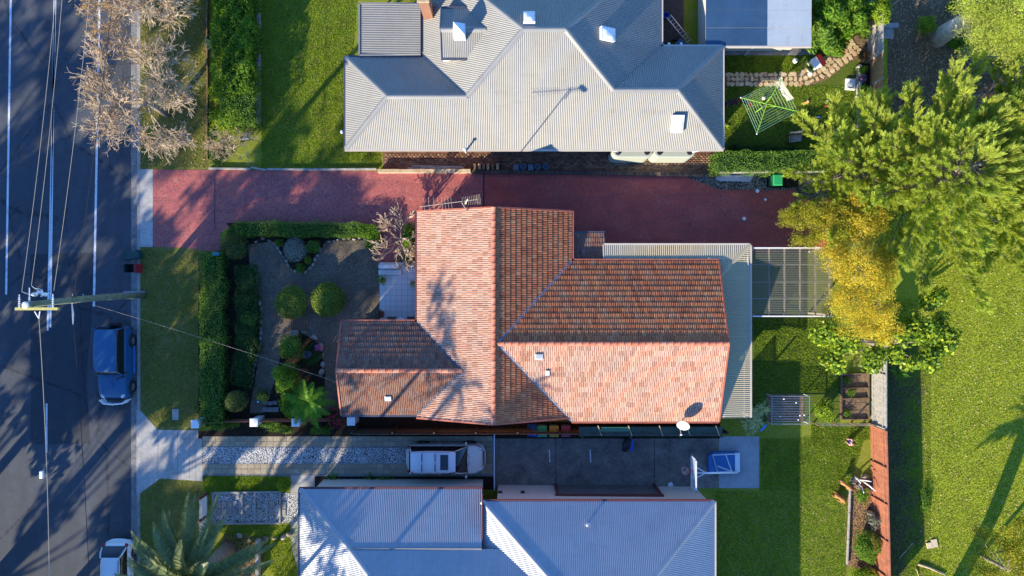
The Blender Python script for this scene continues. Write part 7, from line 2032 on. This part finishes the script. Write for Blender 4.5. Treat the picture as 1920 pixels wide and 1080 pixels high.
small_house('little white kennel with a red roof beside the stone path', 1526, 122, -1.0)
for (px, py, r_, c, lab) in ((1517, 131, .13, (0.75, 0.74, 0.72), 'small white ball beside the kennel'), (1519, 138, .15, (0.7, 0.7, 0.68), 'white bowl shaped ball in front of the kennel'), (1491, 114, .17, (0.78, 0.77, 0.74), 'large white ball near the shed path'), (1432, 184, .12, (0.7, 0.69, 0.66), 'white ball under the clothes line'), (1551.5, 189, .06, (0.75, 0.75, 0.78), 'tiny white ball on the shaded lawn'), (1529, 239, .05, (0.7, 0.7, 0.68), 'tiny white ball nearer the bench'), (1549, 199, .07, (0.45, 0.02, 0.03), 'small red ball on the shaded lawn'), (1551, 211, .05, (0.3, 0.35, 0.02), 'small lime ball on the shaded lawn')):
    b_ = thing('ball', lab, 'ball', P(px, py)); MB().blob(P(px, py, r_), (r_, r_, r_), 12, 8).build('ball_shell', mat_plain('ball_skin', c, .4, 0, .03), b_, smooth=True)
tt = thing('toy', 'yellow toy with a pink end lying on the shaded lawn', 'toy', P(1510, 192)); ym = mat_plain('yellow_toy', (0.6, 0.45, 0.08), .5)
MB().tube([P(1503, 194, .05), P(1515, 190, .08)], .04, 6).build('bar', ym, tt); MB().tube([P(1506, 196, .05), P(1516, 192, .08)], .04, 6).build('bar', ym, tt); MB().blob(P(1515, 190, .1), (.08, .1, .06), 8, 6).build('end', mat_plain('pink_toy', (0.6, .3, .28), .5), tt)
tq = thing('toy_boat', 'small blue and orange toy on the shaded lawn', 'toy', P(1534, 219)); MB().blob(P(1535, 219, .06), (.16, .06, .05), 8, 6).build('hull', tarp, tq); MB().blob(P(1530, 219, .1), (.06, .05, .05), 8, 6).build('cabin', mat_plain('orange_toy', (.5, .2, .02), .5), tq)
td = thing('toy_doll', 'white and brown soft toy lying beside the paddling pool', 'toy', P(1563, 248)); MB().tube([P(1557, 256, .08), P(1561, 251, .1), P(1565, 246, .1)], [.06, .09, .05], 8).build('body', mat_plain('brown_plush', (.2, .09, .07), .9), td, smooth=True); MB().blob(P(1568, 243, .1), (.1, .1, .09), 8, 6).build('head', M['white_paint'], td, smooth=True); MB().blob(P(1556, 257, .07), (.08, .06, .05), 8, 6).build('foot', M['white_paint'], td, smooth=True)
ck = thing('cushion', 'pale rectangular padded mat on the lawn by the white retaining wall', 'mat', P(1593, 159), -.05); MB().box((0, 0, .08), (.62, .72, .14)).build('pad', M['white_paint'], ck, local=True, bevel=.04); MB().tube([(-.2, -.2, .16), (0, -.25, .17), (.15, -.2, .16), (.22, -.28, .16)], .02, 5).build('cord', M['black'], ck, local=True)
# garden chair in the upper bed, ladder and deck
gc = thing('garden_chair', 'dark garden chair beside the dry shrub', 'chair', P(466, 257), .1)
for k in range(4): MB().box((0, -.15 + k * .1, .42), (.42, .08, .025)).build('seat_slat', M['grey_timber'], gc, local=True)
MB().box((0, -.24, .65), (.44, .03, .45)).build('backrest', mat_plain('blue_grey_board', (.2, .25, .32), .6), gc, local=True)
for sx in (-.2, .2):
    for y in (-.2, .2): MB().box((sx, y, .21), (.04, .04, .42)).build('leg', M['dark_timber'], gc, local=True)
dk = thing('timber_deck', 'dark timber deck behind the upper house', 'deck', P(1255, 55)); n = 12
for k in range(n): MB().box((PX(1243 + k * 3.3, .3), PY(30, .3), .28), (.1, 3.6 - k * .12, .03)).build('board', M['dark_timber'], dk)
MB().box((PX(1262), PY(30), .13), (1.2, 3.2, .24)).build('frame', M['dark_timber'], dk)
ld = thing('ladder', 'aluminium ladder lying diagonally beside the deck', 'ladder', P(1268, 55))
A0, A1 = Vector(P(1250, 33, 1.3)), Vector(P(1290, 82, .4)); off = Vector((.22, .18, 0))
for o in (0, 1): MB().bar(A0 + off * o, A1 + off * o, .05, .07).build('stile', M['steel'], ld)
for k in range(9): p = A0.lerp(A1, (k + .5) / 9); MB().bar(p, p + off, .03, .03).build('rung', M['steel'], ld)
bu = thing('blue_bucket', 'blue bucket at the head of the ladder', 'bucket', P(1246, 32)); MB().lathe(P(1246, 32, .3), [(.15, 0), (.2, .34), (.18, .34), (.13, .05)], 16).build('bucket_wall', tarp, bu)
bs = thing('blue_sheet', 'folded blue sheet on the ground beside the ladder', 'sheet', P(1275, 80)); MB().add([P(1262, 86, .32), P(1276, 71, .32), P(1290, 86, .32), P(1276, 90, .32)], [(0, 1, 2, 3)]).build('cloth', mat_plain('dull_blue_cloth', (.06, .16, .3), .7), bs)
# rainwater tanks beside the upper house
tankm = mat_plain('pale_green_tank', (0.40, 0.43, 0.36), .5, 0, .05)
for i, (xa, xb) in enumerate(((1148, 1224), (1226, 1304))):
    x0, x1 = PX(xa, 1.9), PX(xb, 1.9); yc = uyB + .12 - .1; r_ = .34
    t_ = thing('water_tank', ['left slimline pale green water tank under the front eave', 'right slimline pale green water tank under the front eave'][i], 'water tank', ((x0 + x1) / 2, yc, 0), 0, 'slimline water tanks')
    pts = [(x1 - r_ + r_ * math.cos(a), yc + r_ * math.sin(a)) for a in np.linspace(-PI / 2, PI / 2, 9)] + [(x0 + r_ + r_ * math.cos(a), yc + r_ * math.sin(a)) for a in np.linspace(PI / 2, 1.5 * PI, 9)]
    MB().prism(pts, 0.02, 1.9).build('tank_body', tankm, t_, bevel=.06)
    for xx in (x0 + .35, x1 - .35): MB().lathe((xx, yc - .04, 1.9), [(.17, 0), (.17, .05), (.06, .06)], 16).build('inlet_lid', M['black'], t_)
    MB().tube([(x0 + .35 if i == 0 else x1 - .2, yc - .02, 1.95), (x0 + .2 if i == 0 else x1 - .05, yc - .02, 2.15), (x0 - .05 if i == 0 else x1 + .2, yc, 2.2)], .05, 8).build('inlet_pipe', M['white_metal'], t_, smooth=True)
# pots and tubs on the brick path
for i, (px, c) in enumerate(((968, 0), (981, 1), (995, 0), (1008, 1), (1023, 1))):
    t_ = thing('plastic_tub', ['leftmost blue tub in the row on the brick path', 'round blue pot second in the row on the brick path', 'middle blue tub in the row on the brick path', 'round blue pot fourth in the row on the brick path', 'rightmost round blue pot in the row on the brick path'][i], 'tub', P(px, 314), 0, 'blue tubs on the brick path')
    m_ = mat_plain('slate_blue_plastic', (0.09, 0.15, 0.19), .5, 0, .15)
    if c: MB().lathe(P(px, 314, .02), [(.14, 0), (.19, .3), (.21, .32), (.17, .32), (.14, .12), (.02, .12)], 14).build('pot_wall', m_, t_)
    else: MB().box(P(px, 314, .17), (.34, .36, .32)).build('tub_wall', m_, t_, bevel=.03)
for i, x in enumerate((890, 899, 907, 915, 924, 933)):
    t_ = thing('timber_offcut', 'pale timber offcut standing against the wall on the brick path', 'offcut', P(x, 313), 0, 'timber offcuts by the driveway wall')
    MB().box(P(x, 313, .15 + .03 * (i % 3)), (.16, .36, .3 + .06 * (i % 3))).build('block', M['stone_path'] if i % 2 else M['brown_timber'], t_, bevel=.01)
# grey board and white lids by the green bin
sb = thing('grey_board', 'pale grey curved board lying on the pebbles beside the driveway', 'board', P(1378, 334))
MB().prism([P(x, y)[:2] for x, y in ((1341, 335), (1344, 330), (1352, 328), (1385, 329.5), (1395, 327), (1414, 327), (1406, 341), (1400, 341.5), (1380, 340.5), (1350, 340), (1343, 338))], .04, .12).build('board_body', mat_plain('grey_fibreglass', (.33, .36, .42), .45, 0, .06), sb, bevel=.02)
for (px, py, r_, lab) in ((1395, 410, .11, 'white round lid on the red driveway near the awning'), (1420, 358, .11, 'white round bowl on the driveway beside the pebbles'), (1435, 374, .08, 'small faint white disc on the driveway')):
    t_ = thing('lid', lab, 'lid', P(px, py)); MB().lathe(P(px, py, .02), [(r_, 0), (r_ * 1.05, .03), (r_ * .7, .06), (r_ * .3, .05)], 16).build('disc', M['white_paint'], t_)
# slatted aviary
av = thing('aviary', 'low white framed slatted cage on the shaded lawn', 'cage', P(1482, 770))
ax0_, ax1_, ay0, ay1 = PX(1447, .9), PX(1518, .9), PY(795, .9), PY(743, .9)
for a, b in (((ax0_, ay0, .9), (ax1_, ay0, .9)), ((ax1_, ay0, .9), (ax1_, ay1, .9)), ((ax1_, ay1, .9), (ax0_, ay1, .9)), ((ax0_, ay1, .9), (ax0_, ay0, .9))): MB().tube([a, b], .028, 6).build('frame_rail', M['steel'], av)
for x in (ax0_, ax1_):
    for y in (ay0, ay1): MB().tube([(x, y, 0), (x, y, .9)], .035, 6).build('leg', M['white_metal'], av)
for k in range(1, 11):
    y = ay0 + (ay1 - ay0) * k / 11; MB().bar((ax0_, y, .9), (ax1_, y, .9), .022, .022).build('slat', M['steel'], av)
MB().box(((ax0_ + ax1_) / 2, (ay0 + ay1) / 2, .03), (ax1_ - ax0_, ay1 - ay0, .02)).build('floor', M['dirt'], av)
for k, (px, py) in enumerate(((1463, 781), (1500, 779), (1508, 778), (1493, 755), (1497, 787), (1470, 748))): MB().blob(P(px, py, .95), (.05, .05, .04), 6, 5).build('peg', M['white_paint'], av)
bp_ = thing('blue_plank', 'bright blue plank leaning beside the yuccas', 'plank', P(1431, 802)); MB().bar(P(1426, 808, .15), P(1437, 796, .3), .14, .05).build('board', mat_plain('bright_blue_paint', (0.02, 0.2, 0.5), .5), bp_)
# timber edging of the vegetable bed
vb = thing('raised_bed', 'timber framed vegetable bed beside the grey fence', 'raised bed', P(1602, 742))
for a, b in (((1577, 702), (1577, 785)), ((1628, 700), (1628, 786)), ((1577, 702), (1628, 700)), ((1577, 748), (1628, 746)), ((1577, 728), (1628, 727)), ((1577, 786), (1628, 786))): MB().bar(P(*a, .1), P(*b, .1), .07, .2).build('sleeper', M['brown_timber'], vb)
wf = thing('wire_fence', 'low wire and timber fence at the lower end of the back lawn', 'fence', P(1560, 793))
for x in (1525, 1560, 1595, 1628): MB().box((PX(x), PY(793), .45), (.07, .07, .9)).build('post', M['brown_timber'], wf)
for z in (.2, .45, .7, .88): MB().tube([(PX(1525), PY(793), z), (PX(1632), PY(793), z)], .012, 4).build('wire', M['steel'], wf)

# ------------------------------------------------------------------ lower right bed: dogs, child, statues
def skin_body(name, parent, joints, edges, mat, sub=2, rootv=0):
    """one continuous figure grown over its skeleton"""
    me = bpy.data.meshes.new(name); me.from_pydata([j[:3] for j in joints], edges, []); o = bpy.data.objects.new(name, me); link(o, parent)
    m = o.modifiers.new('skin', 'SKIN'); m.use_smooth_shade = True
    for i, j in enumerate(joints): me.skin_vertices[0].data[i].radius = (j[3], j[4] if len(j) > 4 else j[3])
    me.skin_vertices[0].data[rootv].use_root = True
    s = o.modifiers.new('sub', 'SUBSURF'); s.levels = sub; s.render_levels = sub
    me.materials.append(mat); return o
fur = mat_plain('tan_fur', (0.40, 0.19, 0.06), .9, 0, .25, 9, .3, 80)
def dog(label, px, py, rz, pose):
    t_ = thing('dog', label, 'dog', P(px, py), rz)
    if pose == 'stand':
        j = [(0, 0, .42, .105), (.2, 0, .43, .10), (.38, 0, .42, .125), (.52, 0, .52, .075), (.62, 0, .62, .075), (.75, 0, .60, .045), (-.18, 0, .44, .085), (-.35, 0, .40, .03), (-.52, 0, .34, .018),
             (.38, .1, .28, .05), (.36, .1, .14, .03), (.38, .1, .03, .032), (.38, -.1, .28, .05), (.36, -.1, .14, .03), (.38, -.1, .03, .032),
             (-.12, .1, .28, .06), (-.20, .1, .15, .03), (-.16, .1, .03, .032), (-.12, -.1, .28, .06), (-.20, -.1, .15, .03), (-.16, -.1, .03, .032), (.60, .07, .70, .022), (.60, -.07, .70, .022)]
    else:
        j = [(0, 0, .15, .12), (.2, 0, .17, .115), (.36, 0, .19, .125), (.48, 0, .29, .075), (.57, 0, .36, .072), (.69, 0, .33, .042), (-.18, 0, .15, .105), (-.3, .12, .08, .03), (-.3, .28, .05, .018),
             (.42, .13, .09, .045), (.54, .13, .045, .03), (.66, .13, .035, .03), (.42, -.13, .09, .045), (.54, -.13, .045, .03), (.66, -.13, .035, .03),
             (-.06, .15, .11, .07), (.08, .2, .06, .035), (.2, .19, .035, .03), (-.06, -.15, .11, .07), (.08, -.2, .06, .035), (.2, -.19, .035, .03), (.55, .07, .44, .022), (.55, -.07, .44, .022)]
    e = [(0, 1), (1, 2), (2, 3), (3, 4), (4, 5), (0, 6), (6, 7), (7, 8), (2, 9), (9, 10), (10, 11), (2, 12), (12, 13), (13, 14), (6, 15), (15, 16), (16, 17), (6, 18), (18, 19), (19, 20), (4, 21), (4, 22)]
    skin_body('body', t_, j, e, fur)
    hx, hz2 = (.785, .605) if pose == 'stand' else (.725, .335)
    MB().blob((hx, 0, hz2), (.02, .022, .018), 8, 6).build('nose', M['black'], t_, True, True)
    for s in (-1, 1): MB().blob((hx - .12, s * .05, hz2 + .06), (.013, .013, .013), 6, 5).build('eye', M['black'], t_, True, True)
dog('tan dog standing on the sunny grass beside the mulch bed', 1584, 909, 2.5, 'stand')
dog('tan dog lying on the sunny grass below the other dog', 1577, 935, 2.55, 'lie')
# small child kneeling on the grass
kid = thing('person', 'small figure in a red and white top and blue shorts kneeling on the lawn', 'person', P(1593, 828), 2.75)
skin = mat_plain('skin', (0.50, 0.28, 0.18), .6, 0, .06)
j = [(0, 0, .30, .105, .085), (.02, 0, .42, .10, .08), (.08, 0, .53, .105, .075), (.12, 0, .60, .04), (.15, 0, .72, .092, .10), (.16, 0, .80, .08),
     (.1, .12, .52, .045), (.2, .17, .38, .035), (.32, .12, .32, .028), (.37, .10, .31, .03), (.1, -.12, .52, .045), (.2, -.17, .38, .035), (.32, -.12, .32, .028), (.37, -.10, .31, .03),
     (.06, .09, .24, .075), (.26, .11, .10, .055), (-.02, .11, .06, .04), (-.10, .11, .05, .035), (.06, -.09, .24, .075), (.26, -.11, .10, .055), (-.02, -.11, .06, .04), (-.10, -.11, .05, .035)]
e = [(0, 1), (1, 2), (2, 3), (3, 4), (4, 5), (2, 6), (6, 7), (7, 8), (8, 9), (2, 10), (10, 11), (11, 12), (12, 13), (0, 14), (14, 15), (15, 16), (16, 17), (0, 18), (18, 19), (19, 20), (20, 21)]
skin_body('body', kid, j, e, skin)
t = NT('striped_cloth'); w = t.n('ShaderNodeTexWave'); w.bands_direction = 'Z'; w.inputs['Scale'].default_value = 4.0; t.l(t.co(), w.inputs['Vector']); t.color(t.ramp(w.outputs['Color'], [(.45, (0.72, 0.7, 0.68)), (.55, (0.55, 0.05, 0.06))])); t.rough(.9)
MB().lathe((.03, 0, .30), [(.13, 0), (.135, .1), (.145, .2), (.13, .27), (.06, .31)], 14, caps=False).build('top', t.m, kid, True, True)
for s in (-1, 1):
    MB().tube([(.09, s * .1, .53), (.15, s * .16, .45), (.19, s * .175, .40)], [.06, .058, .055], 8, False).build('sleeve', t.m, kid, True, True)
    MB().tube([(.02, s * .06, .28), (.1, s * .1, .22), (.18, s * .11, .16)], [.11, .098, .085], 10, False).build('shorts', mat_plain('blue_shorts', (0.03, 0.06, 0.3), .9), kid, True, True)
    for q in range(4): MB().tube([(.37, s * (.085 + q * .016), .31), (.405 + .006 * (q in (1, 2)), s * (.082 + q * .017), .295), (.42, s * (.082 + q * .017), .27)], [.009, .008, .006], 5).build('finger', skin, kid, True, True)
    MB().tube([(.355, s * .075, .31), (.37, s * .055, .30), (.385, s * .05, .285)], [.009, .008, .006], 5).build('thumb', skin, kid, True, True)
    MB().blob((.245, s * .035, .755), (.008, .013, .01), 6, 5).build('eye', M['black'], kid, True, True); MB().blob((.15, s * .098, .745), (.02, .012, .028), 6, 5).build('ear', skin, kid, True, True)
MB().blob((.255, 0, .725), (.018, .012, .018), 6, 5).build('nose', skin, kid, True, True); MB().blob((.243, 0, .69), (.008, .022, .007), 6, 5).build('mouth', mat_plain('lips', (.35, .1, .09), .6), kid, True, True)
MB().blob((.13, 0, .785), (.10, .105, .095), 12, 8, .03).build('hair', mat_plain('dark_brown_hair', (0.05, 0.03, 0.018), .8), kid, True, True)
# white branching stand in the bed, timber edging, bed edging
ws = thing('driftwood_stand', 'white forked driftwood stand at the top of the mulch bed', 'driftwood', P(1612, 903))
wd = MB()
for a, b, r0 in (((1602, 893, .1), (1614, 906, .75), .06), ((1614, 900, .1), (1642, 921, .95), .05), ((1610, 906, .1), (1620, 925, .6), .045), ((1612, 900, .2), (1634, 903, .9), .045)): wd.tube([P(*a), Vector(P(*a)).lerp(Vector(P(*b)), .5) + Vector((.02, .03, .05)), P(*b)], [r0, r0 * .9, r0 * .5], 7)
wd.build('branch', M['white_paint'], ws, True)
ed = thing('bed_edging', 'pale timber edging of the mulch bed beside the dogs', 'edging', P(1590, 980))
for a, b in (((1594, 912), (1592, 960)), ((1592, 961), (1590, 1010)), ((1590, 1011), (1588, 1058))): MB().bar(P(*a, .09), P(*b, .09), .07, .18).build('sleeper', M['grey_timber'], ed)
st = thing('standing_stone', 'upright grey stone among the silvery conifer', 'stone', P(1632, 962)); MB().blob(P(1632, 962, .35), (.2, .14, .4), 8, 6, .12).build('stone_body', M['rock'], st)
for i, (x, y) in enumerate(((1600, 903), (1604, 897), (1609, 912), (1621, 893))):
    t_ = thing('garden_rock', ['pale rock at the corner of the mulch bed', 'brown rock behind the driftwood stand', 'small rock below the driftwood stand', 'round brown rock against the red fence'][i], 'rock', P(x, y)); MB().blob(P(x, y, .1), (.2, .15, .14), 8, 6, .15).build('rock_body', M['rock'], t_)
# cream slabs in the park, fallen sticks
for i, (x, y, w_, h_) in enumerate(((1742, 1022, .36, .36), (1751, 1018, .36, .5))):
    t_ = thing('paving_slab', ['smaller cream slab lying on the park grass', 'larger cream slab lying on the park grass'][i], 'slab', P(x, y), .2); MB().box((0, 0, .05), (w_, h_, .07)).build('slab_body', mat_plain('cream_slab', (0.6, 0.48, 0.33), .8, 0, .1), t_, local=True, bevel=.01)
for i, (a, b, r_) in enumerate((((1722, 1058), (1772, 1078), .08), ((1685, 1048), (1712, 1018), .025), ((1716, 1066), (1722, 1080), .03), ((1662, 22), (1690, -5), .03))):
    t_ = thing('fallen_stick', ['thick pale fallen log at the bottom of the park', 'thin pale stick in the shade of the red fence', 'short bent stick beside the fallen log', 'thin reddish stick on the bare earth at the top'][i], 'stick', P(*a)); A_, B_ = Vector(P(*a, .08)), Vector(P(*b, .08)); MB().tube([A_, A_.lerp(B_, .4) + Vector((.03, .05, .02)), B_], [r_, r_ * .9, r_ * .6], 7).build('wood', M['twig'], t_, True)
mh = thing('service_cover', 'square concrete service lid beside the grey gate', 'lid', P(1664, 58)); MB().box(P(1664, 62, .02), (.75, .7, .04)).build('lid_slab', M['concrete'], mh); 
mh2 = thing('concrete_step', 'pale concrete step outside the grey gate', 'step', P(1668, 48)); MB().box(P(1670, 48, .06), (.95, .3, .12)).build('step_slab', M['concrete'], mh2)
ob = thing('orange_toy', 'small orange plastic piece beneath the gum tree', 'toy', P(1896, 78)); MB().blob(P(1896, 78, .08), (.22, .12, .08), 8, 6, .1).build('shell', mat_plain('orange_plastic', (0.6, 0.12, 0.04), .5), ob)

# ------------------------------------------------------------------ front garden things
def rocks(name, label, pts, size, seed):
    """stones set along a bed edge"""
    t_ = thing(name, label, 'rock edging', P(*pts[0])); rr = random.Random(seed)
    mes = []
    for k in range(5):
        mb = MB().blob((0, 0, .25), (1, .75, .6), 9, 6, .14, 0, random.Random(seed + k)); me = bpy.data.meshes.new('rock'); me.from_pydata([tuple(p) for p in mb.v], [], mb.f); me.materials.append(M['rock_mix']); me.polygons.foreach_set('use_smooth', [True] * len(me.polygons)); mes.append(me)
    for i in range(len(pts) - 1):
        A_, B_ = Vector(P(*pts[i])), Vector(P(*pts[i + 1])); L = (B_ - A_).length; n = max(1, int(L / (size * 1.9)))
        for k in range(n):
            p = A_.lerp(B_, (k + .5) / n); s = size * rr.uniform(.65, 1.2)
            put('rock', rr.choice(mes), t_, p.x + rr.uniform(-.04, .04), p.y + rr.uniform(-.04, .04), .0, math.atan2(B_.y - A_.y, B_.x - A_.x) + rr.uniform(-.4, .4), (s, s * rr.uniform(.7, 1), s))
M['rock_mix'] = mat_island_paver('mixed_garden_rock', [(0.16, 0.13, 0.10), (0.3, 0.25, 0.18), (0.36, 0.34, 0.3), (0.22, 0.17, 0.12)])
rocks('rock_edging', 'stones edging the triangular bed against the gravel', [(512, 452), (530, 478), (548, 508), (568, 514), (586, 500), (598, 474), (612, 454), (640, 448), (690, 447)], .15, 1)
rocks('rock_edging', 'large sandstone rocks round the circular flower bed', [(546, 628), (562, 620), (582, 626), (598, 640), (606, 660), (606, 690), (598, 705)], .26, 2)
rocks('rock_edging', 'stones along the dark hedge bed beside the gravel', [(480, 545), (489, 575), (488, 610), (488, 650), (476, 690), (470, 730)], .16, 3)
rocks('rock_edging', 'stones at the top left corner of the gravel', [(474, 458), (486, 448), (500, 447), (508, 455)], .15, 4)
rocks('rock_edging', 'stones along the lower edge of the neighbour front lawn', [(440, 1000), (458, 1010), (480, 1012), (505, 1008), (525, 1008), (550, 1000)], .22, 5)
bd2 = thing('boardwalk', 'short weathered timber boardwalk between the ball shrubs', 'boardwalk', P(562, 606))
for k in range(8): MB().box((PX(545 + k * 4.4), PY(606), .04), (.125, .95, .04)).build('board', M['brown_timber'], bd2)
fp = thing('garden_pot', 'round glazed water pot in the circular flower bed', 'pot', P(578, 664)); MB().lathe(P(578, 664, .05), [(.16, 0), (.25, .3), (.27, .42), (.235, .42), (.21, .36), (.02, .35)], 18).build('pot_wall', mat_plain('glazed_brown_pot', (0.09, .05, .045), .3, 0, .2), fp, True)
MB().lathe(P(578, 664, .43), [(.01, 0), (.22, .0), (.22, -.02)], 16).build('water', mat_plain('dark_water', (.02, .03, .045), .08, 0, 0), fp)
for i, (x, y, r_, lf_) in enumerate(((718, 525, 9, 'hedge'), (775, 532, 9, 'bright'), (715, 588, 8, 'bronze'))):
    t_ = thing('potted_plant', ['potted green plant at the sunny corner of the white patio', 'spiky pale potted plant beside the house wall on the patio', 'potted reddish plant at the lower corner of the white patio'][i], 'potted plant', P(x, y, .27))
    X, Y, _ = P(x, y, .4); MB().lathe((X, Y, .27), [(.1, 0), (.15, .24), (.17, .26), (.13, .26), (.12, .2), (.01, .2)], 12).build('pot', mat_plain('clay_pot', (.25, .11, .06), .8), t_)
    if i == 1: v, f = blades((X, Y, .5), 30, .42, .035, .05, (.2, 1.3), 9); np_obj('foliage', v, f, LEAF['spiky'], t_)
    else:
        p, nr = ellipsoid_leaves((X, Y, .72), (r_ * GS, r_ * GS * 1.1, .26), 200, 200 + i, .4); v, f = leaf_quads(p, nr, .09, .06); np_obj('foliage', v, f, LEAF[lf_], t_)
for i, x in enumerate((735, 772)):
    t_ = thing('patio_chair', ['left cane chair at the lower edge of the white patio', 'right cane chair at the lower edge of the white patio'][i], 'chair', P(x, 598, .27)); X, Y, _ = P(x, 600, .5); cm = mat_plain('dark_cane', (0.13, .11, .09), .8, 0, .2, 20)
    MB().box((X, Y, .66), (.46, .44, .06)).build('seat', cm, t_, bevel=.015); MB().box((X, Y - .22, .92), (.46, .05, .5)).build('backrest', cm, t_, bevel=.015)
    for sx in (-.21, .21):
        MB().box((X + sx, Y, .84), (.05, .44, .04)).build('armrest', cm, t_)
        for sy in (-.19, .19): MB().box((X + sx * .95, Y + sy, .46), (.04, .04, .38)).build('leg', cm, t_)
tb = thing('patio_table', 'small round white table between the patio chairs', 'table', P(752, 601, .27)); X, Y, _ = P(752, 603, .9); MB().lathe((X, Y, .96), [(.27, 0), (.28, .02), (.26, .035)], 20).build('tabletop', M['white_paint'], tb)
for k in range(3): MB().tube([(X, Y, .95), (X + .2 * math.cos(k * 2.09), Y + .2 * math.sin(k * 2.09), .27)], .018, 6).build('leg', M['white_metal'], tb)
ml = thing('letterbox', 'teal letterbox at the end of the front hedge', 'letterbox', P(406, 476)); X, Y, _ = P(406, 476, 1.1); MB().box((X, Y, 1.1), (.42, .22, .26)).build('box', mat_plain('teal_enamel', (0.02, .16, .19), .4), ml, bevel=.03); MB().box((X, Y, .48), (.08, .08, .97)).build('post', M['dark_timber'], ml); MB().box((X, Y - .115, 1.15), (.28, .012, .03)).build('slot', M['black'], ml)
tapo = thing('garden_tap', 'small bright blue tap fitting near the front fence', 'tap', P(484, 753)); MB().tube([P(484, 753, 0), P(484, 753, .45)], .03, 8).build('standpipe', M['steel'], tapo); MB().blob(P(484, 753, .5), (.08, .06, .05), 8, 6).build('tap_handle', mat_plain('bright_blue_plastic', (0.05, .3, .75), .4), tapo)
gs_ = thing('stone_step', 'dark stone step at the lower end of the gravel', 'step', P(502, 760)); 
for k in range(3): MB().box(P(498 + k * 9, 755 + (k % 2) * 1.0, .06), (.29, .22, .12)).build('step_block', M['gutter'], gs_, bevel=.02)
for k in range(3): MB().box(P(495 + k * 11, 768, .03), (.36, .3, .06)).build('step_block', M['gutter'], gs_, bevel=.02)
mb_ = thing('service_pit_lid', 'rectangular concrete service lid in the verge grass', 'lid', P(329, 777)); MB().box(P(329, 777, .02), (.4, .68, .05)).build('lid_slab', M['concrete'], mb_, bevel=.01)

# white picket gate, stepping path
pgte = thing('picket_fence', 'white picket fence at the front of the lower neighbour', 'fence', P(390, 962))
me = bpy.data.meshes.new('picket'); m = MB(); m.prism([(-.04, -.012), (.04, -.012), (.04, .012), (-.04, .012)], 0, 1.0); m.add([(-.04, -.012, 1.0), (.04, -.012, 1.0), (.04, .012, 1.0), (-.04, .012, 1.0), (0, 0, 1.1)], [(0, 1, 4), (1, 2, 4), (2, 3, 4), (3, 0, 4)]); me.from_pydata([tuple(p) for p in m.v], [], m.f); me.materials.append(M['white_paint'])
for k in range(26): put('picket', me, pgte, PX(389), PY(928 + k * 3.4), .06, PI / 2, (1, 1, 1), .01)
for z in (.3, .85): MB().bar((PX(389) + .03, PY(926), z), (PX(389) + .03, PY(1016), z), .04, .07).build('rail', M['white_paint'], pgte)
for y in (925, 966, 1018): MB().box((PX(389), PY(y), .62), (.12, .12, 1.24)).build('post', M['maroon'], pgte)
sheet('pebble_path', [(398, 924), (548, 924), (562, 940), (562, 980), (398, 982)], M['white_pebble'], .016)
spth = bpy.data.objects['pebble_path']
fr2 = thing('path_sleepers', 'timber sleepers framing the white pebble path', 'edging', P(460, 952))
for a, b in (((398, 924), (526, 922)), ((398, 982), (526, 981)), ((454, 924), (454, 981)), ((478, 924), (478, 981)), ((500, 924), (500, 981)), ((525, 923), (525, 981)), ((399, 924), (399, 982))): MB().bar(P(*a, .06), P(*b, .06), .09, .12).build('sleeper', M['grey_timber'], fr2)
pm2 = piece_mesh('paver', .32, .46, .045, M['paver_cream'])
for (x, y) in ((411, 945), (411, 960), (421, 945), (421, 960), (431, 945), (431, 960), (441, 945), (441, 960), (465, 945), (465, 960), (487, 945), (487, 960), (510, 944), (510, 959), (532, 947), (532, 961)): X, Y, _ = P(x, y); put('paver', pm2, spth, X, Y, .018, 0, (.9, .9, 1), .01)
sheet('bark_bed', [(420, 1000), (500, 1008), (490, 1090), (400, 1090)], M['mulch'], .01)
grc = thing('low_retaining_wall', 'short pale garden wall below the pebble path', 'wall', P(486, 1045)); MB().box((PX(486), PY(1045), .2), (.22, 2.4, .4)).build('wall_block', M['kerb'], grc, bevel=.02)

# edgings of the long bed beside the upper lawn
for lab, x, m_, w_, h_ in (('low timber edging between the verge and the tall hedge', 390.5, 'brown_timber', .09, .22), ('stone edging between the tall hedge and the upper lawn', 486.5, 'rock', .2, .28)):
    t_ = thing('garden_edging', lab, 'edging', P(x, 120)); y = -40
    while y < (300 if x < 400 else 232):
        y2 = y + (34 if x < 400 else 13); MB().box((PX(x + random.uniform(-.6, .6)), (PY(y) + PY(y2)) / 2, h_ / 2), (w_, (PY(y) - PY(y2)) * .97, h_ * random.uniform(.85, 1.1))).build('sleeper' if x < 400 else 'edging_stone', M[m_], t_, bevel=.015); y = y2
